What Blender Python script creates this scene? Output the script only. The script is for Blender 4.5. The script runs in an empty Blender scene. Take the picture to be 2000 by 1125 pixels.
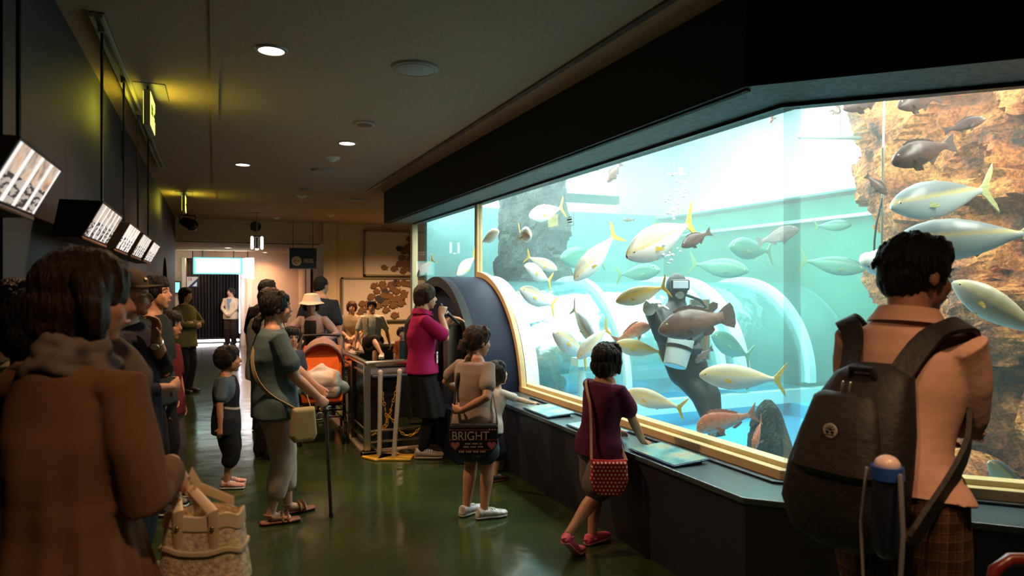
import bpy, bmesh, math, random
import numpy as np
from mathutils import Vector, Matrix, Quaternion
V = Vector
PI = math.pi
SC = bpy.context.scene
COL = SC.collection
random.seed(7)

# ---------------------------------------------------------------- camera, world, big lights, exposure
F = 1333.3
TH = math.atan(582 / F)
CAMH = 1.52
CY = 563.0
SN, CS = math.sin(TH), math.cos(TH)
cam_data = bpy.data.cameras.new('camera')
cam_data.sensor_width = 36.0
cam_data.lens = 24.0
cam_data.clip_end = 200
cam_data.dof.use_dof = True
cam_data.dof.focus_distance = 5.2
cam_data.dof.aperture_fstop = 3.2
cam = bpy.data.objects.new('camera', cam_data)
COL.objects.link(cam)
cam.location = (0, 0, CAMH)
cam.rotation_euler = (PI / 2, 0, -TH)
SC.camera = cam

world = bpy.data.worlds.new('world')
SC.world = world
world.use_nodes = True
world.node_tree.nodes['Background'].inputs[0].default_value = (0.55, 0.62, 0.75, 1)
world.node_tree.nodes['Background'].inputs[1].default_value = 0.003

SC.view_settings.view_transform = 'Standard'
SC.view_settings.look = 'None'
SC.view_settings.gamma = 1
SC.view_settings.use_curve_mapping = False
SC.view_settings.exposure = 0.0
cy = SC.cycles
cy.use_denoising = True
cy.max_bounces = 8
cy.diffuse_bounces = 3
cy.glossy_bounces = 3
cy.transmission_bounces = 4
cy.transparent_max_bounces = 14
cy.volume_bounces = 1
cy.sample_clamp_indirect = 4
cy.caustics_reflective = False
cy.caustics_refractive = False


def area_light(name, loc, size, energy, color, rot=(0, 0, 0), size_y=None, spread=None):
    d = bpy.data.lights.new(name, 'AREA')
    d.energy = energy
    d.color = color
    d.size = size
    if size_y:
        d.shape = 'RECTANGLE'
        d.size_y = size_y
    if spread:
        d.spread = spread
    o = bpy.data.objects.new(name, d)
    COL.objects.link(o)
    o.location = loc
    o.rotation_euler = rot
    return o


# daylight lamps hung over the open top of the tank
TANK_L = 1.0
area_light('tank_daylight', (4.9, 5.6, 3.95), 3.2, 600 * TANK_L, (0.96, 1.0, 0.95), size_y=4.4)
area_light('tank_daylight_rock', (4.7, 2.9, 3.95), 2.2, 130 * TANK_L, (1.0, 0.90, 0.76), size_y=1.8)
for _y, _e in ((3.3, 80), (5.2, 95), (7.2, 75), (8.9, 40)):
    area_light('tank_front_lamp', (2.92, _y, 2.86), .3, _e * TANK_L, (1.0, 0.95, 0.84), (0, math.radians(-52), 0), size_y=1.5)
area_light('tank_front_lamp_side', (4.0, 1.75, 2.86), .3, 65 * TANK_L, (1.0, 0.88, 0.72), (math.radians(50), 0, math.radians(-45)), size_y=1.0)
area_light('tank_daylight_end', (3.9, 8.9, 3.9), 1.8, 170 * TANK_L, (0.85, 0.95, 1.0), size_y=1.2)


# ---------------------------------------------------------------- pixel -> place
def ray(px, py):
    r = (px - 1000) / F
    return V((SN + CS * r, CS - SN * r, (CY - py) / F))


def at(px, py, d):
    a = ray(px, py)
    return V((a.x * d, a.y * d, CAMH + a.z * d))


def onZ(px, py, z):
    return at(px, py, (z - CAMH) / ray(px, py).z)


def onX(px, py, x):
    return at(px, py, x / ray(px, py).x)


def onY(px, py, y):
    return at(px, py, y / ray(px, py).y)


# ---------------------------------------------------------------- materials
def newmat(name):
    m = bpy.data.materials.new(name)
    m.use_nodes = True
    nt = m.node_tree
    nt.nodes.clear()
    out = nt.nodes.new('ShaderNodeOutputMaterial')
    return m, nt, out


def mat(name, col, rough=0.6, metal=0.0, bump=0.0, bscale=60.0, var=0.0, vscale=4.0, emis=None, estr=0.0,
        spec=0.5, stretch=(1, 1, 1), sss=0.0, coat=0.0, col2=None, cscale=None):
    """principled surface with noise colour variation and bump"""
    m, nt, out = newmat(name)
    b = nt.nodes.new('ShaderNodeBsdfPrincipled')
    nt.links.new(b.outputs[0], out.inputs[0])
    b.inputs['Base Color'].default_value = (*col, 1)
    b.inputs['Roughness'].default_value = rough
    b.inputs['Metallic'].default_value = metal
    b.inputs['Specular IOR Level'].default_value = spec
    if coat:
        b.inputs['Coat Weight'].default_value = coat
    if emis:
        b.inputs['Emission Color'].default_value = (*emis, 1)
        b.inputs['Emission Strength'].default_value = estr
    tc = nt.nodes.new('ShaderNodeTexCoord')
    mp = nt.nodes.new('ShaderNodeMapping')
    mp.inputs['Scale'].default_value = stretch
    nt.links.new(tc.outputs['Object'], mp.inputs[0])
    if var or col2:
        n = nt.nodes.new('ShaderNodeTexNoise')
        n.inputs['Scale'].default_value = cscale or vscale
        n.inputs['Detail'].default_value = 5
        nt.links.new(mp.outputs[0], n.inputs['Vector'])
        r = nt.nodes.new('ShaderNodeValToRGB')
        c2 = col2 or tuple(min(1, c * (1 + var)) for c in col)
        c1 = col if col2 else tuple(c * (1 - var) for c in col)
        r.color_ramp.elements[0].position = 0.35
        r.color_ramp.elements[1].position = 0.65
        r.color_ramp.elements[0].color = (*c1, 1)
        r.color_ramp.elements[1].color = (*c2, 1)
        nt.links.new(n.outputs[0], r.inputs[0])
        nt.links.new(r.outputs[0], b.inputs['Base Color'])
    if bump:
        n = nt.nodes.new('ShaderNodeTexNoise')
        n.inputs['Scale'].default_value = bscale
        n.inputs['Detail'].default_value = 6
        nt.links.new(mp.outputs[0], n.inputs['Vector'])
        bp = nt.nodes.new('ShaderNodeBump')
        bp.inputs['Strength'].default_value = bump
        bp.inputs['Distance'].default_value = 0.02
        nt.links.new(n.outputs[0], bp.inputs['Height'])
        nt.links.new(bp.outputs[0], b.inputs['Normal'])
    return m


def bsdf(m):
    return next(n for n in m.node_tree.nodes if n.type == 'BSDF_PRINCIPLED')


def emitter(name, col, strength):
    m, nt, out = newmat(name)
    e = nt.nodes.new('ShaderNodeEmission')
    e.inputs[0].default_value = (*col, 1)
    e.inputs[1].default_value = strength
    nt.links.new(e.outputs[0], out.inputs[0])
    return m


def mathn(nt, op, a, b=None, c=None, clamp=False):
    n = nt.nodes.new('ShaderNodeMath')
    n.operation = op
    n.use_clamp = clamp
    for i, v in enumerate((a, b, c)):
        if v is None:
            continue
        if isinstance(v, (int, float)):
            n.inputs[i].default_value = v
        else:
            nt.links.new(v, n.inputs[i])
    return n.outputs[0]


def ramp(nt, fac, stops, interp='LINEAR'):
    r = nt.nodes.new('ShaderNodeValToRGB')
    r.color_ramp.interpolation = interp
    e = r.color_ramp.elements
    while len(e) < len(stops):
        e.new(0.5)
    for k, (p, c) in enumerate(stops):
        e[k].position = p
        e[k].color = (*c, 1)
    nt.links.new(fac, r.inputs[0])
    return r.outputs[0]


def coords(nt, which='Object', sep=True):
    tc = nt.nodes.new('ShaderNodeTexCoord')
    if not sep:
        return tc.outputs[which]
    s = nt.nodes.new('ShaderNodeSeparateXYZ')
    nt.links.new(tc.outputs[which], s.inputs[0])
    return s.outputs


M = {}
M['navy'] = mat('navy_paint', (0.014, 0.016, 0.032), 0.55, bump=0.15, bscale=150, var=0.15, vscale=2)
M['navy_panel'] = mat('navy_panel', (0.010, 0.016, 0.045), 0.55, bump=0.08, bscale=120, spec=0.2)
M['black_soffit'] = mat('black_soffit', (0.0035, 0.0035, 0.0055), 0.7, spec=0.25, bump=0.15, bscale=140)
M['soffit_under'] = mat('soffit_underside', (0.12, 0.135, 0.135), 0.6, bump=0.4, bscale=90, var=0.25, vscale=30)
M['ceiling'] = mat('ceiling_board', (0.54, 0.37, 0.24), 0.9, bump=0.5, bscale=160, var=0.06, vscale=40)
M['cream'] = mat('cream_wall', (0.62, 0.50, 0.34), 0.85, bump=0.1, bscale=90, var=0.04)
M['cream2'] = mat('peach_wall', (0.62, 0.43, 0.29), 0.8, bump=0.1, bscale=90, var=0.04)
M['wood_base'] = mat('dark_wood', (0.10, 0.045, 0.02), 0.5, var=0.3, vscale=8, stretch=(1, 1, 8))
M['frame_gold'] = mat('window_frame', (0.85, 0.62, 0.32), 0.35, var=0.05)
M['tank_teal'] = mat('tank_wall', (0.02, 0.16, 0.13), 0.7, var=0.25, vscale=1.2)
M['tank_blue'] = mat('tank_floor', (0.03, 0.33, 0.62), 0.6, var=0.12, vscale=1.5)
M['tank_white'] = mat('tank_upper_wall', (0.70, 0.86, 0.92), 0.8, var=0.08, vscale=1.5)
M['steel'] = mat('stainless_steel', (0.62, 0.6, 0.57), 0.28, metal=1.0, bump=0.03, bscale=200)
M['chrome'] = mat('chrome', (0.75, 0.75, 0.75), 0.12, metal=1.0)
M['dark_metal'] = mat('dark_metal', (0.03, 0.03, 0.032), 0.4, metal=0.6)
M['black'] = mat('black_plastic', (0.010, 0.010, 0.011), 0.45)
M['white'] = mat('white_plastic', (0.75, 0.74, 0.70), 0.4)
M['rubber'] = mat('black_rubber', (0.012, 0.012, 0.013), 0.5)


# ---------------------------------------------------------------- geometry helpers
def link(name, me, m=None, parent=None):
    o = bpy.data.objects.new(name, me)
    COL.objects.link(o)
    if m is not None:
        if isinstance(m, (list, tuple)):
            for k in m:
                me.materials.append(k)
        else:
            me.materials.append(m)
    if parent is not None:
        o.parent = parent
    return o


def obj(name, bm, m=None, parent=None, smooth=False, bevel=0.0, loc=None):
    me = bpy.data.meshes.new(name)
    bmesh.ops.recalc_face_normals(bm, faces=bm.faces)
    bm.to_mesh(me)
    bm.free()
    if smooth:
        me.polygons.foreach_set('use_smooth', [True] * len(me.polygons))
        me.set_sharp_from_angle(angle=math.radians(42))
    o = link(name, me, m, parent)
    if loc is not None:
        o.location = loc
    if bevel:
        md = o.modifiers.new('bevel', 'BEVEL')
        md.width = bevel
        md.segments = 2
        md.limit_method = 'ANGLE'
    return o


def tag(o, label=None, cat=None, group=None, kind=None):
    if label:
        o['label'] = label
    if cat:
        o['category'] = cat
    if group:
        o['group'] = group
    if kind:
        o['kind'] = kind
    return o


def empty(name, loc=(0, 0, 0), rz=0.0, label=None, cat=None, group=None):
    o = bpy.data.objects.new(name, None)
    COL.objects.link(o)
    o.empty_display_size = 0.1
    o.location = loc
    o.rotation_euler = (0, 0, rz)
    return tag(o, label, cat, group)


def copy_tree(o, parent=None):
    c = o.copy()
    COL.objects.link(c)
    if parent is not None:
        c.parent = parent
    for ch in list(o.children):
        copy_tree(ch, c)
    return c


def BM():
    return bmesh.new()


def box(bm, a, b):
    x0, y0, z0 = a
    x1, y1, z1 = b
    vs = [bm.verts.new(p) for p in ((x0, y0, z0), (x1, y0, z0), (x1, y1, z0), (x0, y1, z0),
                                    (x0, y0, z1), (x1, y0, z1), (x1, y1, z1), (x0, y1, z1))]
    for f in ((3, 2, 1, 0), (4, 5, 6, 7), (0, 1, 5, 4), (1, 2, 6, 5), (2, 3, 7, 6), (3, 0, 4, 7)):
        bm.faces.new([vs[i] for i in f])
    return bm


def obox(bm, c, ax, ay, az, sx, sy, sz):
    """box centred at c with axes"""
    c = V(c)
    ax, ay, az = V(ax).normalized() * sx / 2, V(ay).normalized() * sy / 2, V(az).normalized() * sz / 2
    vs = [bm.verts.new(c + ax * i + ay * j + az * k) for k in (-1, 1) for i, j in ((-1, -1), (1, -1), (1, 1), (-1, 1))]
    for f in ((3, 2, 1, 0), (4, 5, 6, 7), (0, 1, 5, 4), (1, 2, 6, 5), (2, 3, 7, 6), (3, 0, 4, 7)):
        bm.faces.new([vs[i] for i in f])
    return bm


def prism(bm, pts, z0, z1):
    """vertical prism over a plan polygon"""
    lo = [bm.verts.new((p[0], p[1], z0)) for p in pts]
    hi = [bm.verts.new((p[0], p[1], z1)) for p in pts]
    n = len(pts)
    bm.faces.new(lo[::-1])
    bm.faces.new(hi)
    for i in range(n):
        bm.faces.new((lo[i], lo[(i + 1) % n], hi[(i + 1) % n], hi[i]))
    return bm


def loft(bm, rings, closed_ends=True):
    """rings: list of lists of Vectors with equal counts"""
    rv = [[bm.verts.new(p) for p in r] for r in rings]
    n = len(rings[0])
    for a, b in zip(rv, rv[1:]):
        for i in range(n):
            bm.faces.new((a[i], a[(i + 1) % n], b[(i + 1) % n], b[i]))
    if closed_ends:
        bm.faces.new(rv[0][::-1])
        bm.faces.new(rv[-1])
    return bm


def frames(pts, side=None):
    """tangent, u, v along a polyline"""
    pts = [V(p) for p in pts]
    out = []
    n = len(pts)
    u = None
    for i in range(n):
        t = (pts[min(i + 1, n - 1)] - pts[max(i - 1, 0)])
        if t.length < 1e-9:
            t = V((0, 0, 1))
        t.normalize()
        ref = V(side) if side is not None else (u if u is not None else (V((1, 0, 0)) if abs(t.x) < 0.8 else V((0, 1, 0))))
        uu = ref - t * ref.dot(t)
        if uu.length < 1e-4:
            uu = (u if u is not None else V((0, 1, 0)))
            uu = uu - t * uu.dot(t)
            if uu.length < 1e-4:
                uu = V((0, 0, 1)) - t * t.z
        uu.normalize()
        u = uu
        out.append((pts[i], t, u, t.cross(u)))
    return out


def tube(bm, pts, rad, n=12, side=None, rounded=True, cap=True):
    """tube along pts; rad scalar, list of scalars or list of (ru, rv)"""
    m = len(pts)
    if isinstance(rad, (int, float)):
        rad = [rad] * m
    rad = [(r, r) if isinstance(r, (int, float)) else r for r in rad]
    fr = frames(pts, side)
    rings = []

    def ring(p, u, v, ru, rv):
        return [p + u * (ru * math.cos(2 * PI * k / n)) + v * (rv * math.sin(2 * PI * k / n)) for k in range(n)]
    if rounded:
        p, t, u, v = fr[0]
        r = min(rad[0])
        for a in (80, 55, 28):
            a = math.radians(a)
            rings.append(ring(p - t * r * math.sin(a), u, v, rad[0][0] * math.cos(a), rad[0][1] * math.cos(a)))
    for (p, t, u, v), r in zip(fr, rad):
        rings.append(ring(p, u, v, r[0], r[1]))
    if rounded:
        p, t, u, v = fr[-1]
        r = min(rad[-1])
        for a in (28, 55, 80):
            a = math.radians(a)
            rings.append(ring(p + t * r * math.sin(a), u, v, rad[-1][0] * math.cos(a), rad[-1][1] * math.cos(a)))
    loft(bm, rings, cap)
    return bm


def ellipsoid(bm, c, r, rot=None, n=16, m=10):
    c = V(c)
    R = rot or Matrix.Identity(3)
    rings = []
    for i in range(1, m):
        a = PI * i / m
        rings.append([c + R @ V((r[0] * math.sin(a) * math.cos(2 * PI * k / n), r[1] * math.sin(a) * math.sin(2 * PI * k / n),
                                 -r[2] * math.cos(a))) for k in range(n)])
    rv = [[bm.verts.new(p) for p in q] for q in rings]
    for a, b in zip(rv, rv[1:]):
        for i in range(n):
            bm.faces.new((a[i], a[(i + 1) % n], b[(i + 1) % n], b[i]))
    lo = bm.verts.new(c + R @ V((0, 0, -r[2])))
    hi = bm.verts.new(c + R @ V((0, 0, r[2])))
    for i in range(n):
        bm.faces.new((lo, rv[0][(i + 1) % n], rv[0][i]))
        bm.faces.new((hi, rv[-1][i], rv[-1][(i + 1) % n]))
    return bm


def cyl(bm, c, r, h, n=32, axis=(0, 0, 1), r2=None):
    c = V(c)
    ax = V(axis).normalized()
    return tube(bm, [c, c + ax * h], [r, r2 if r2 is not None else r], n, rounded=False)


def blob(name, bm, m, parent, vox=0.01, smooth=3, noise=0.0, nscale=20.0, stretch=(1, 1, 1)):
    """fuse overlapping closed pieces of bm into one continuous skin"""
    me = bpy.data.meshes.new(name)
    bmesh.ops.recalc_face_normals(bm, faces=bm.faces)
    bm.to_mesh(me)
    bm.free()
    o = bpy.data.objects.new(name + '_tmp', me)
    COL.objects.link(o)
    md = o.modifiers.new('r', 'REMESH')
    md.mode = 'VOXEL'
    md.voxel_size = vox
    if smooth:
        s = o.modifiers.new('s', 'SMOOTH')
        s.factor = 0.5
        s.iterations = smooth
    dg = bpy.context.evaluated_depsgraph_get()
    dg.update()
    me2 = bpy.data.meshes.new_from_object(o.evaluated_get(dg), depsgraph=dg)
    bpy.data.objects.remove(o)
    bpy.data.meshes.remove(me)
    me2.name = name
    if noise:
        from mathutils import noise as NZ
        n = len(me2.vertices)
        co = np.empty(n * 3)
        no = np.empty(n * 3)
        me2.vertices.foreach_get('co', co)
        me2.vertices.foreach_get('normal', no)
        co = co.reshape(-1, 3)
        no = no.reshape(-1, 3)
        sx, sy, sz = stretch
        d = np.array([NZ.noise(V((p[0] * nscale * sx, p[1] * nscale * sy, p[2] * nscale * sz))) for p in co])
        co += no * (d * noise)[:, None]
        me2.vertices.foreach_set('co', co.reshape(-1))
    me2.polygons.foreach_set('use_smooth', [True] * len(me2.polygons))
    me2.materials.clear()
    return link(name, me2, m, parent)


def text(name, s, size, loc, rot, m, parent=None, extrude=0.001, align='CENTER', sx=1.0):
    c = bpy.data.curves.new(name, 'FONT')
    c.body = s
    c.size = size
    c.extrude = extrude
    c.align_x = align
    c.align_y = 'CENTER'
    o = bpy.data.objects.new(name + '_t', c)
    COL.objects.link(o)
    dg = bpy.context.evaluated_depsgraph_get()
    dg.update()
    me = bpy.data.meshes.new_from_object(o.evaluated_get(dg), depsgraph=dg)
    bpy.data.objects.remove(o)
    R = rot if isinstance(rot, Matrix) else __import__('mathutils').Euler(rot).to_matrix()
    me.transform(Matrix.Translation(V(loc)) @ R.to_4x4() @ Matrix.Diagonal((sx, 1, 1, 1)))
    me.name = name
    me.materials.clear()
    return link(name, me, m, parent)


def struct(name, bm, m, bevel=0.0, smooth=False):
    return tag(obj(name, bm, m, bevel=bevel, smooth=smooth), kind='structure')
# ================================================================ THE SETTING
WX = -0.70           # left wall
GX, CX = 2.64, 2.24  # tank glass line, counter and soffit face
CEIL, SOF, CT = 2.9, 2.446, 0.56
GY, CYC = 2.61, 2.45  # where glass / counter turn 45 degrees
ENDY = 9.62          # far end of the tank
D2 = V((0.7071, -0.7071, 0))
L2 = 3.6
g0 = V((GX, ENDY, 0)); g1 = V((GX, GY, 0)); g2 = g1 + D2 * L2
c1 = V((CX, CYC, 0)); c2 = c1 + D2 * L2

# floor: green polished vinyl
m, nt, out = newmat('green_floor')
b = nt.nodes.new('ShaderNodeBsdfPrincipled')
nt.links.new(b.outputs[0], out.inputs[0])
n = nt.nodes.new('ShaderNodeTexNoise'); n.inputs['Scale'].default_value = 1.7; n.inputs['Detail'].default_value = 6
tc = coords(nt, 'Object', False)
nt.links.new(tc, n.inputs['Vector'])
nt.links.new(ramp(nt, n.outputs[0], [(0.35, (0.022, 0.036, 0.010)), (0.65, (0.034, 0.054, 0.016))]), b.inputs['Base Color'])
n2 = nt.nodes.new('ShaderNodeTexNoise'); n2.inputs['Scale'].default_value = 3.0; n2.inputs['Detail'].default_value = 8
nt.links.new(tc, n2.inputs['Vector'])
nt.links.new(mathn(nt, 'MULTIPLY_ADD', n2.outputs[0], 0.12, 0.09), b.inputs['Roughness'])
bp = nt.nodes.new('ShaderNodeBump'); bp.inputs['Strength'].default_value = 0.12; bp.inputs['Distance'].default_value = 0.05
n3 = nt.nodes.new('ShaderNodeTexNoise'); n3.inputs['Scale'].default_value = 2.2; n3.inputs['Detail'].default_value = 3
nt.links.new(tc, n3.inputs['Vector'])
nt.links.new(n3.outputs[0], bp.inputs['Height']); nt.links.new(bp.outputs[0], b.inputs['Normal'])
b.inputs['Specular IOR Level'].default_value = 0.6
M['floor'] = m
struct('floor', box(BM(), (-3.2, -3.2, -0.12), (9.0, 21.6, 0.0)), M['floor'])

struct('ceiling', box(BM(), (-3.2, -3.2, CEIL), (CX + 0.02, 14.95, CEIL + 0.15)), M['ceiling'])
struct('ceiling_end', prism(BM(), [(CX + 0.02, ENDY + 0.1), (6.2, ENDY + 0.1), (6.2, 14.95), (CX + 0.02, 14.95)], CEIL, CEIL + 0.15), M['ceiling'])
struct('ceiling_corridor', box(BM(), (-1.3, 15.1, 2.46), (2.3, 21.6, 2.6)), M['ceiling'])
prg = BM(); prism(prg, [(CX + 0.02, -3.2), (6.5, -3.2), (6.5, -1.9), (c2.x, c2.y), (CX + 0.02, CYC)], CEIL, CEIL + 0.15)
struct('ceiling_front', prg, M['ceiling'])
# shallow seam strips on the ceiling
struct('trim_1', box(BM(), (-0.02, -1.0, CEIL - 0.008), (0.03, 14.9, CEIL + 0.002)), M['ceiling'])
struct('trim_2', box(BM(), (1.98, 1.0, CEIL - 0.014), (2.02, 9.6, CEIL + 0.002)), M['wood_base'])

# left navy wall (two lengths beside a round-headed opening)
AY0, AY1, AZ = 11.3, 12.5, 1.95
lw = BM()
box(lw, (WX - 0.25, 3.0, 0), (WX, AY0, CEIL))
box(lw, (WX - 0.25, AY1, 0), (WX, 15.0, CEIL))
ar = []
cyy, rr = (AY0 + AY1) / 2, (AY1 - AY0) / 2
pf = [(AY0, CEIL)] + [(cyy - rr * math.cos(PI * k / 16), AZ - rr + 0.05 + rr * 1.0 * math.sin(PI * k / 16)) for k in range(17)] + [(AY1, CEIL)]
f0 = [lw.verts.new((WX, y, z)) for y, z in pf]; f1 = [lw.verts.new((WX - 0.25, y, z)) for y, z in pf]
lw.faces.new(f0); lw.faces.new(f1[::-1])
for i in range(len(pf)):
    j = (i + 1) % len(pf); lw.faces.new((f0[i], f0[j], f1[j], f1[i]))
for y in (AY0, AY1):
    pass
struct('wall_left', lw, M['navy'])
struct('wall_left_near', box(BM(), (-1.75, -3.2, 0), (-1.6, 3.0, CEIL)), M['navy'])
struct('wall_left_return', box(BM(), (-1.6, 3.0, 0), (WX - 0.25, 3.15, CEIL)), M['navy'])
struct('wall_alcove', box(BM(), (WX - 0.9, AY0 - 0.4, 0), (WX - 0.8, AY1 + 0.4, CEIL)), M['black'])
struct('wall_back', box(BM(), (-3.2, -3.3, 0), (6.6, -3.2, CEIL)), M['navy'])
# dark recessed picture panels low on the navy wall
for k, (ya, yb, z0, z1) in enumerate([(3.6, 4.3, 1.05, 1.62), (6.35, 6.75, 1.45, 1.72), (7.3, 7.7, 1.45, 1.7)]):
    o = obj('display_recess', box(BM(), (WX - 0.005, ya, z0), (WX + 0.02, yb, z1)), M['navy_panel'], bevel=0.004)
    tag(o, ['large dark blue panel low on the navy wall, nearest the camera', 'small dark blue panel on navy wall under the hanging screens',
            'small dark blue panel on navy wall beyond the last hanging screen'][k], 'wall panel')

# walls at the far end
struct('wall_beam', box(BM(), (WX - 0.3, 14.95, 2.46), (2.12, 15.35, CEIL + 0.1)), M['cream'])
struct('column_pillar', box(BM(), (2.12, 14.8, 0), (2.38, 15.35, CEIL + 0.1)), M['cream'])
struct('wall_mural', box(BM(), (2.38, 14.9, 0), (6.2, 15.1, CEIL)), M['cream'])
struct('wall_end_right', box(BM(), (6.1, ENDY, 0), (6.2, 15.0, CEIL)), M['cream'])
struct('wall_corridor_right', box(BM(), (2.12, 15.35, 0), (2.3, 19.5, 2.5)), M['cream2'])
struct('wall_corridor_left', box(BM(), (-1.25, 15.0, 0), (-1.1, 20.6, 2.5)), M['cream'])
far = BM()
box(far, (-1.2, 19.5, 0), (-0.74, 19.7, 2.5)); box(far, (0.72, 19.5, 0), (2.3, 19.7, 2.5)); box(far, (-0.74, 19.5, 2.3), (0.72, 19.7, 2.5))
struct('wall_far', far, M['cream2'])
struct('wall_behind_curtain', box(BM(), (-1.2, 21.2, 0), (1.4, 21.3, 2.5)), M['black'])
struct('baseboard_far', box(BM(), (-1.1, 19.47, 0), (-0.74, 19.5, 0.09)), M['wood_base'])
struct('baseboard_right', box(BM(), (0.95, 19.47, 0), (2.12, 19.5, 0.09)), M['wood_base'])
struct('trim_jamb_left', box(BM(), (-0.76, 19.44, 0), (-0.68, 20.3, 2.3)), mat('pale_jamb', (0.75, 0.6, 0.5), 0.5))
struct('trim_jamb_right', box(BM(), (0.66, 19.44, 0), (0.74, 20.3, 2.3)), mat('pale_jamb_r', (0.75, 0.6, 0.5), 0.5))
# doors in the corridor
d = struct('door_1', box(BM(), (2.085, 16.6, 0), (2.125, 17.5, 2.05)), mat('door_pink', (0.62, 0.38, 0.25), 0.5))
f = BM(); box(f, (2.07, 16.52, 0), (2.125, 16.6, 2.12)); box(f, (2.07, 17.5, 0), (2.125, 17.58, 2.12)); box(f, (2.07, 16.52, 2.05), (2.125, 17.58, 2.12))
obj('door_frame', f, M['wood_base'], d)
hb = BM(); tube(hb, [(2.05, 16.7, 1.0), (2.05, 16.82, 1.0)], 0.012); tube(hb, [(2.09, 16.7, 1.0), (2.05, 16.7, 1.0)], 0.01)
obj('door_handle', hb, M['steel'], d, True)
d = struct('door_2', box(BM(), (0.80, 19.45, 0), (0.93, 19.5, 2.1)), M['cream'])
hb = BM(); tube(hb, [(0.86, 19.4, 0.95), (0.86, 19.4, 1.1)], 0.012); obj('door_handle', hb, M['steel'], d, True)

# ---------------- soffit over the tank
def band(pts, z0, z1, off):
    """closed vertical band along polyline pts, thickness off to the right-hand side (towards the tank)"""
    bm = BM()
    prism(bm, pts + off, z0, z1)
    return bm
outer = [(CX, ENDY + 0.12), (CX, CYC), (c2.x, c2.y)]
inner = [(g2.x + .05, g2.y + .05), (GX + 0.12, GY + 0.05), (GX + 0.12, ENDY + 0.12)]
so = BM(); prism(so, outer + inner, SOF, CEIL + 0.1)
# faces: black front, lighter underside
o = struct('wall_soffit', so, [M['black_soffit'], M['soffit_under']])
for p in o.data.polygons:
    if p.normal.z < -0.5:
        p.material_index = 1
struct('trim_soffit_edge', (lambda b: prism(b, [(CX + 0.02, ENDY), (CX + .0201, CYC + .01), (CX + 0.05, CYC + .02), (CX + 0.05, ENDY)], SOF - 0.012, SOF + 0.01))(BM()), M['black_soffit'])

# ---------------- counter in front of the tank
DR0, DR1, DRZ = 5.77, 8.09, 0.48
DRC = (DR0 + DR1) / 2; DRR = (DR1 - DR0) / 2
cb = BM()
prism(cb, [(CX, DR0 + 0.1), (CX, CYC), (c2.x, c2.y), (g2.x, g2.y), (GX, GY), (GX, DR0 + 0.1)], 0, CT - 0.03)
struct('wall_counter', cb, M['navy'])
M['counter_top'] = mat('counter_top', (0.055, 0.085, 0.10), 0.28, bump=0.05, bscale=120, var=0.15, vscale=6)
ct = BM()
e = 0.02
prism(ct, [(CX - e, DR0 + 0.12), (CX - e, CYC - e * .4), (c2.x - e * .7, c2.y - e * .7), (g2.x, g2.y), (GX, GY), (GX, DR0 + 0.12)], CT - 0.03, CT)
tag(obj('worktop', ct, M['counter_top'], bevel=0.006), 'long dark blue-grey ledge running below the tank window', 'ledge')
# black strip channel between ledge and window frame
ch = BM(); k = 0.13
prism(ch, [(GX - k, DR0 - 0.4), (GX - k, GY - k * .41), (g2.x - k * .7, g2.y - k * .7), (g2.x - (k - .03) * .7, g2.y - (k - .03) * .7), (GX - k + .03, GY - (k - .03) * .41), (GX - k + .03, DR0 - 0.4)], CT, CT + 0.012)
struct('trim_channel', ch, M['black'])
for nm, zz0, zz1, w in (('frame_lower', CT, CT + 0.075, 0.05),):
    fb = BM()
    prism(fb, [(GX - w, DR0 + 0.01), (GX - w, GY - w * .41), (g2.x - w * .7, g2.y - w * .7), (g2.x, g2.y), (GX, GY), (GX, DR0 + 0.01)], zz0, zz0 + 0.05)
    struct('trim_window_sill', fb, M['frame_gold'], bevel=0.004)
    fb = BM(); w = -0.09
    prism(fb, [(GX + .012, DR0 + 0.01), (GX + .012, GY + .005), (g2.x + .01, g2.y + .01), (g2.x - w * .7, g2.y - w * .7), (GX - w, GY - w * .41), (GX - w, DR0 + 0.01)], zz0 - .1, zz1)
    struct('trim_inner_sill', fb, M['frame_gold'], bevel=0.004)
# upper frame
fb = BM(); w = 0.03
prism(fb, [(GX - w, ENDY), (GX - w, GY - w * .41), (g2.x - w * .7, g2.y - w * .7), (g2.x, g2.y), (GX, GY), (GX, ENDY)], SOF - 0.02, SOF + 0.002)
struct('trim_window_head', fb, M['dark_metal'])
# upright at the top of the tunnel, and the end upright
struct('trim_mullion', box(BM(), (GX - 0.03, DRC - 0.01, DRZ + DRR), (GX + 0.03, DRC + 0.045, SOF)), M['frame_gold'])
struct('trim_mullion_back', box(BM(), (GX - 0.03, DRC + 0.045, DRZ + DRR), (GX + 0.03, DRC + 0.07, SOF)), M['black'])
struct('trim_end_upright', box(BM(), (GX - 0.04, ENDY - 0.10, 0), (GX + 0.04, ENDY, SOF)), M['frame_gold'])
struct('wall_under_window', box(BM(), (GX - 0.02, DR1 - 0.05, 0), (GX + 0.05, ENDY, CT + 0.05)), M['navy'])

# ---------------- glass: thin clear acrylic
m, nt, out = newmat('clear_acrylic')
tr = nt.nodes.new('ShaderNodeBsdfTransparent'); tr.inputs[0].default_value = (0.97, 0.99, 0.99, 1)
gl = nt.nodes.new('ShaderNodeBsdfGlossy'); gl.inputs['Roughness'].default_value = 0.02
fr = nt.nodes.new('ShaderNodeFresnel'); fr.inputs[0].default_value = 1.33
mx = nt.nodes.new('ShaderNodeMixShader')
ge = nt.nodes.new('ShaderNodeNewGeometry')
nt.links.new(mathn(nt, 'MULTIPLY', fr.outputs[0], mathn(nt, 'SUBTRACT', 1.0, ge.outputs['Backfacing'])), mx.inputs[0]); nt.links.new(tr.outputs[0], mx.inputs[1]); nt.links.new(gl.outputs[0], mx.inputs[2])
nt.links.new(mx.outputs[0], out.inputs[0])
M['acrylic'] = m


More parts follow.
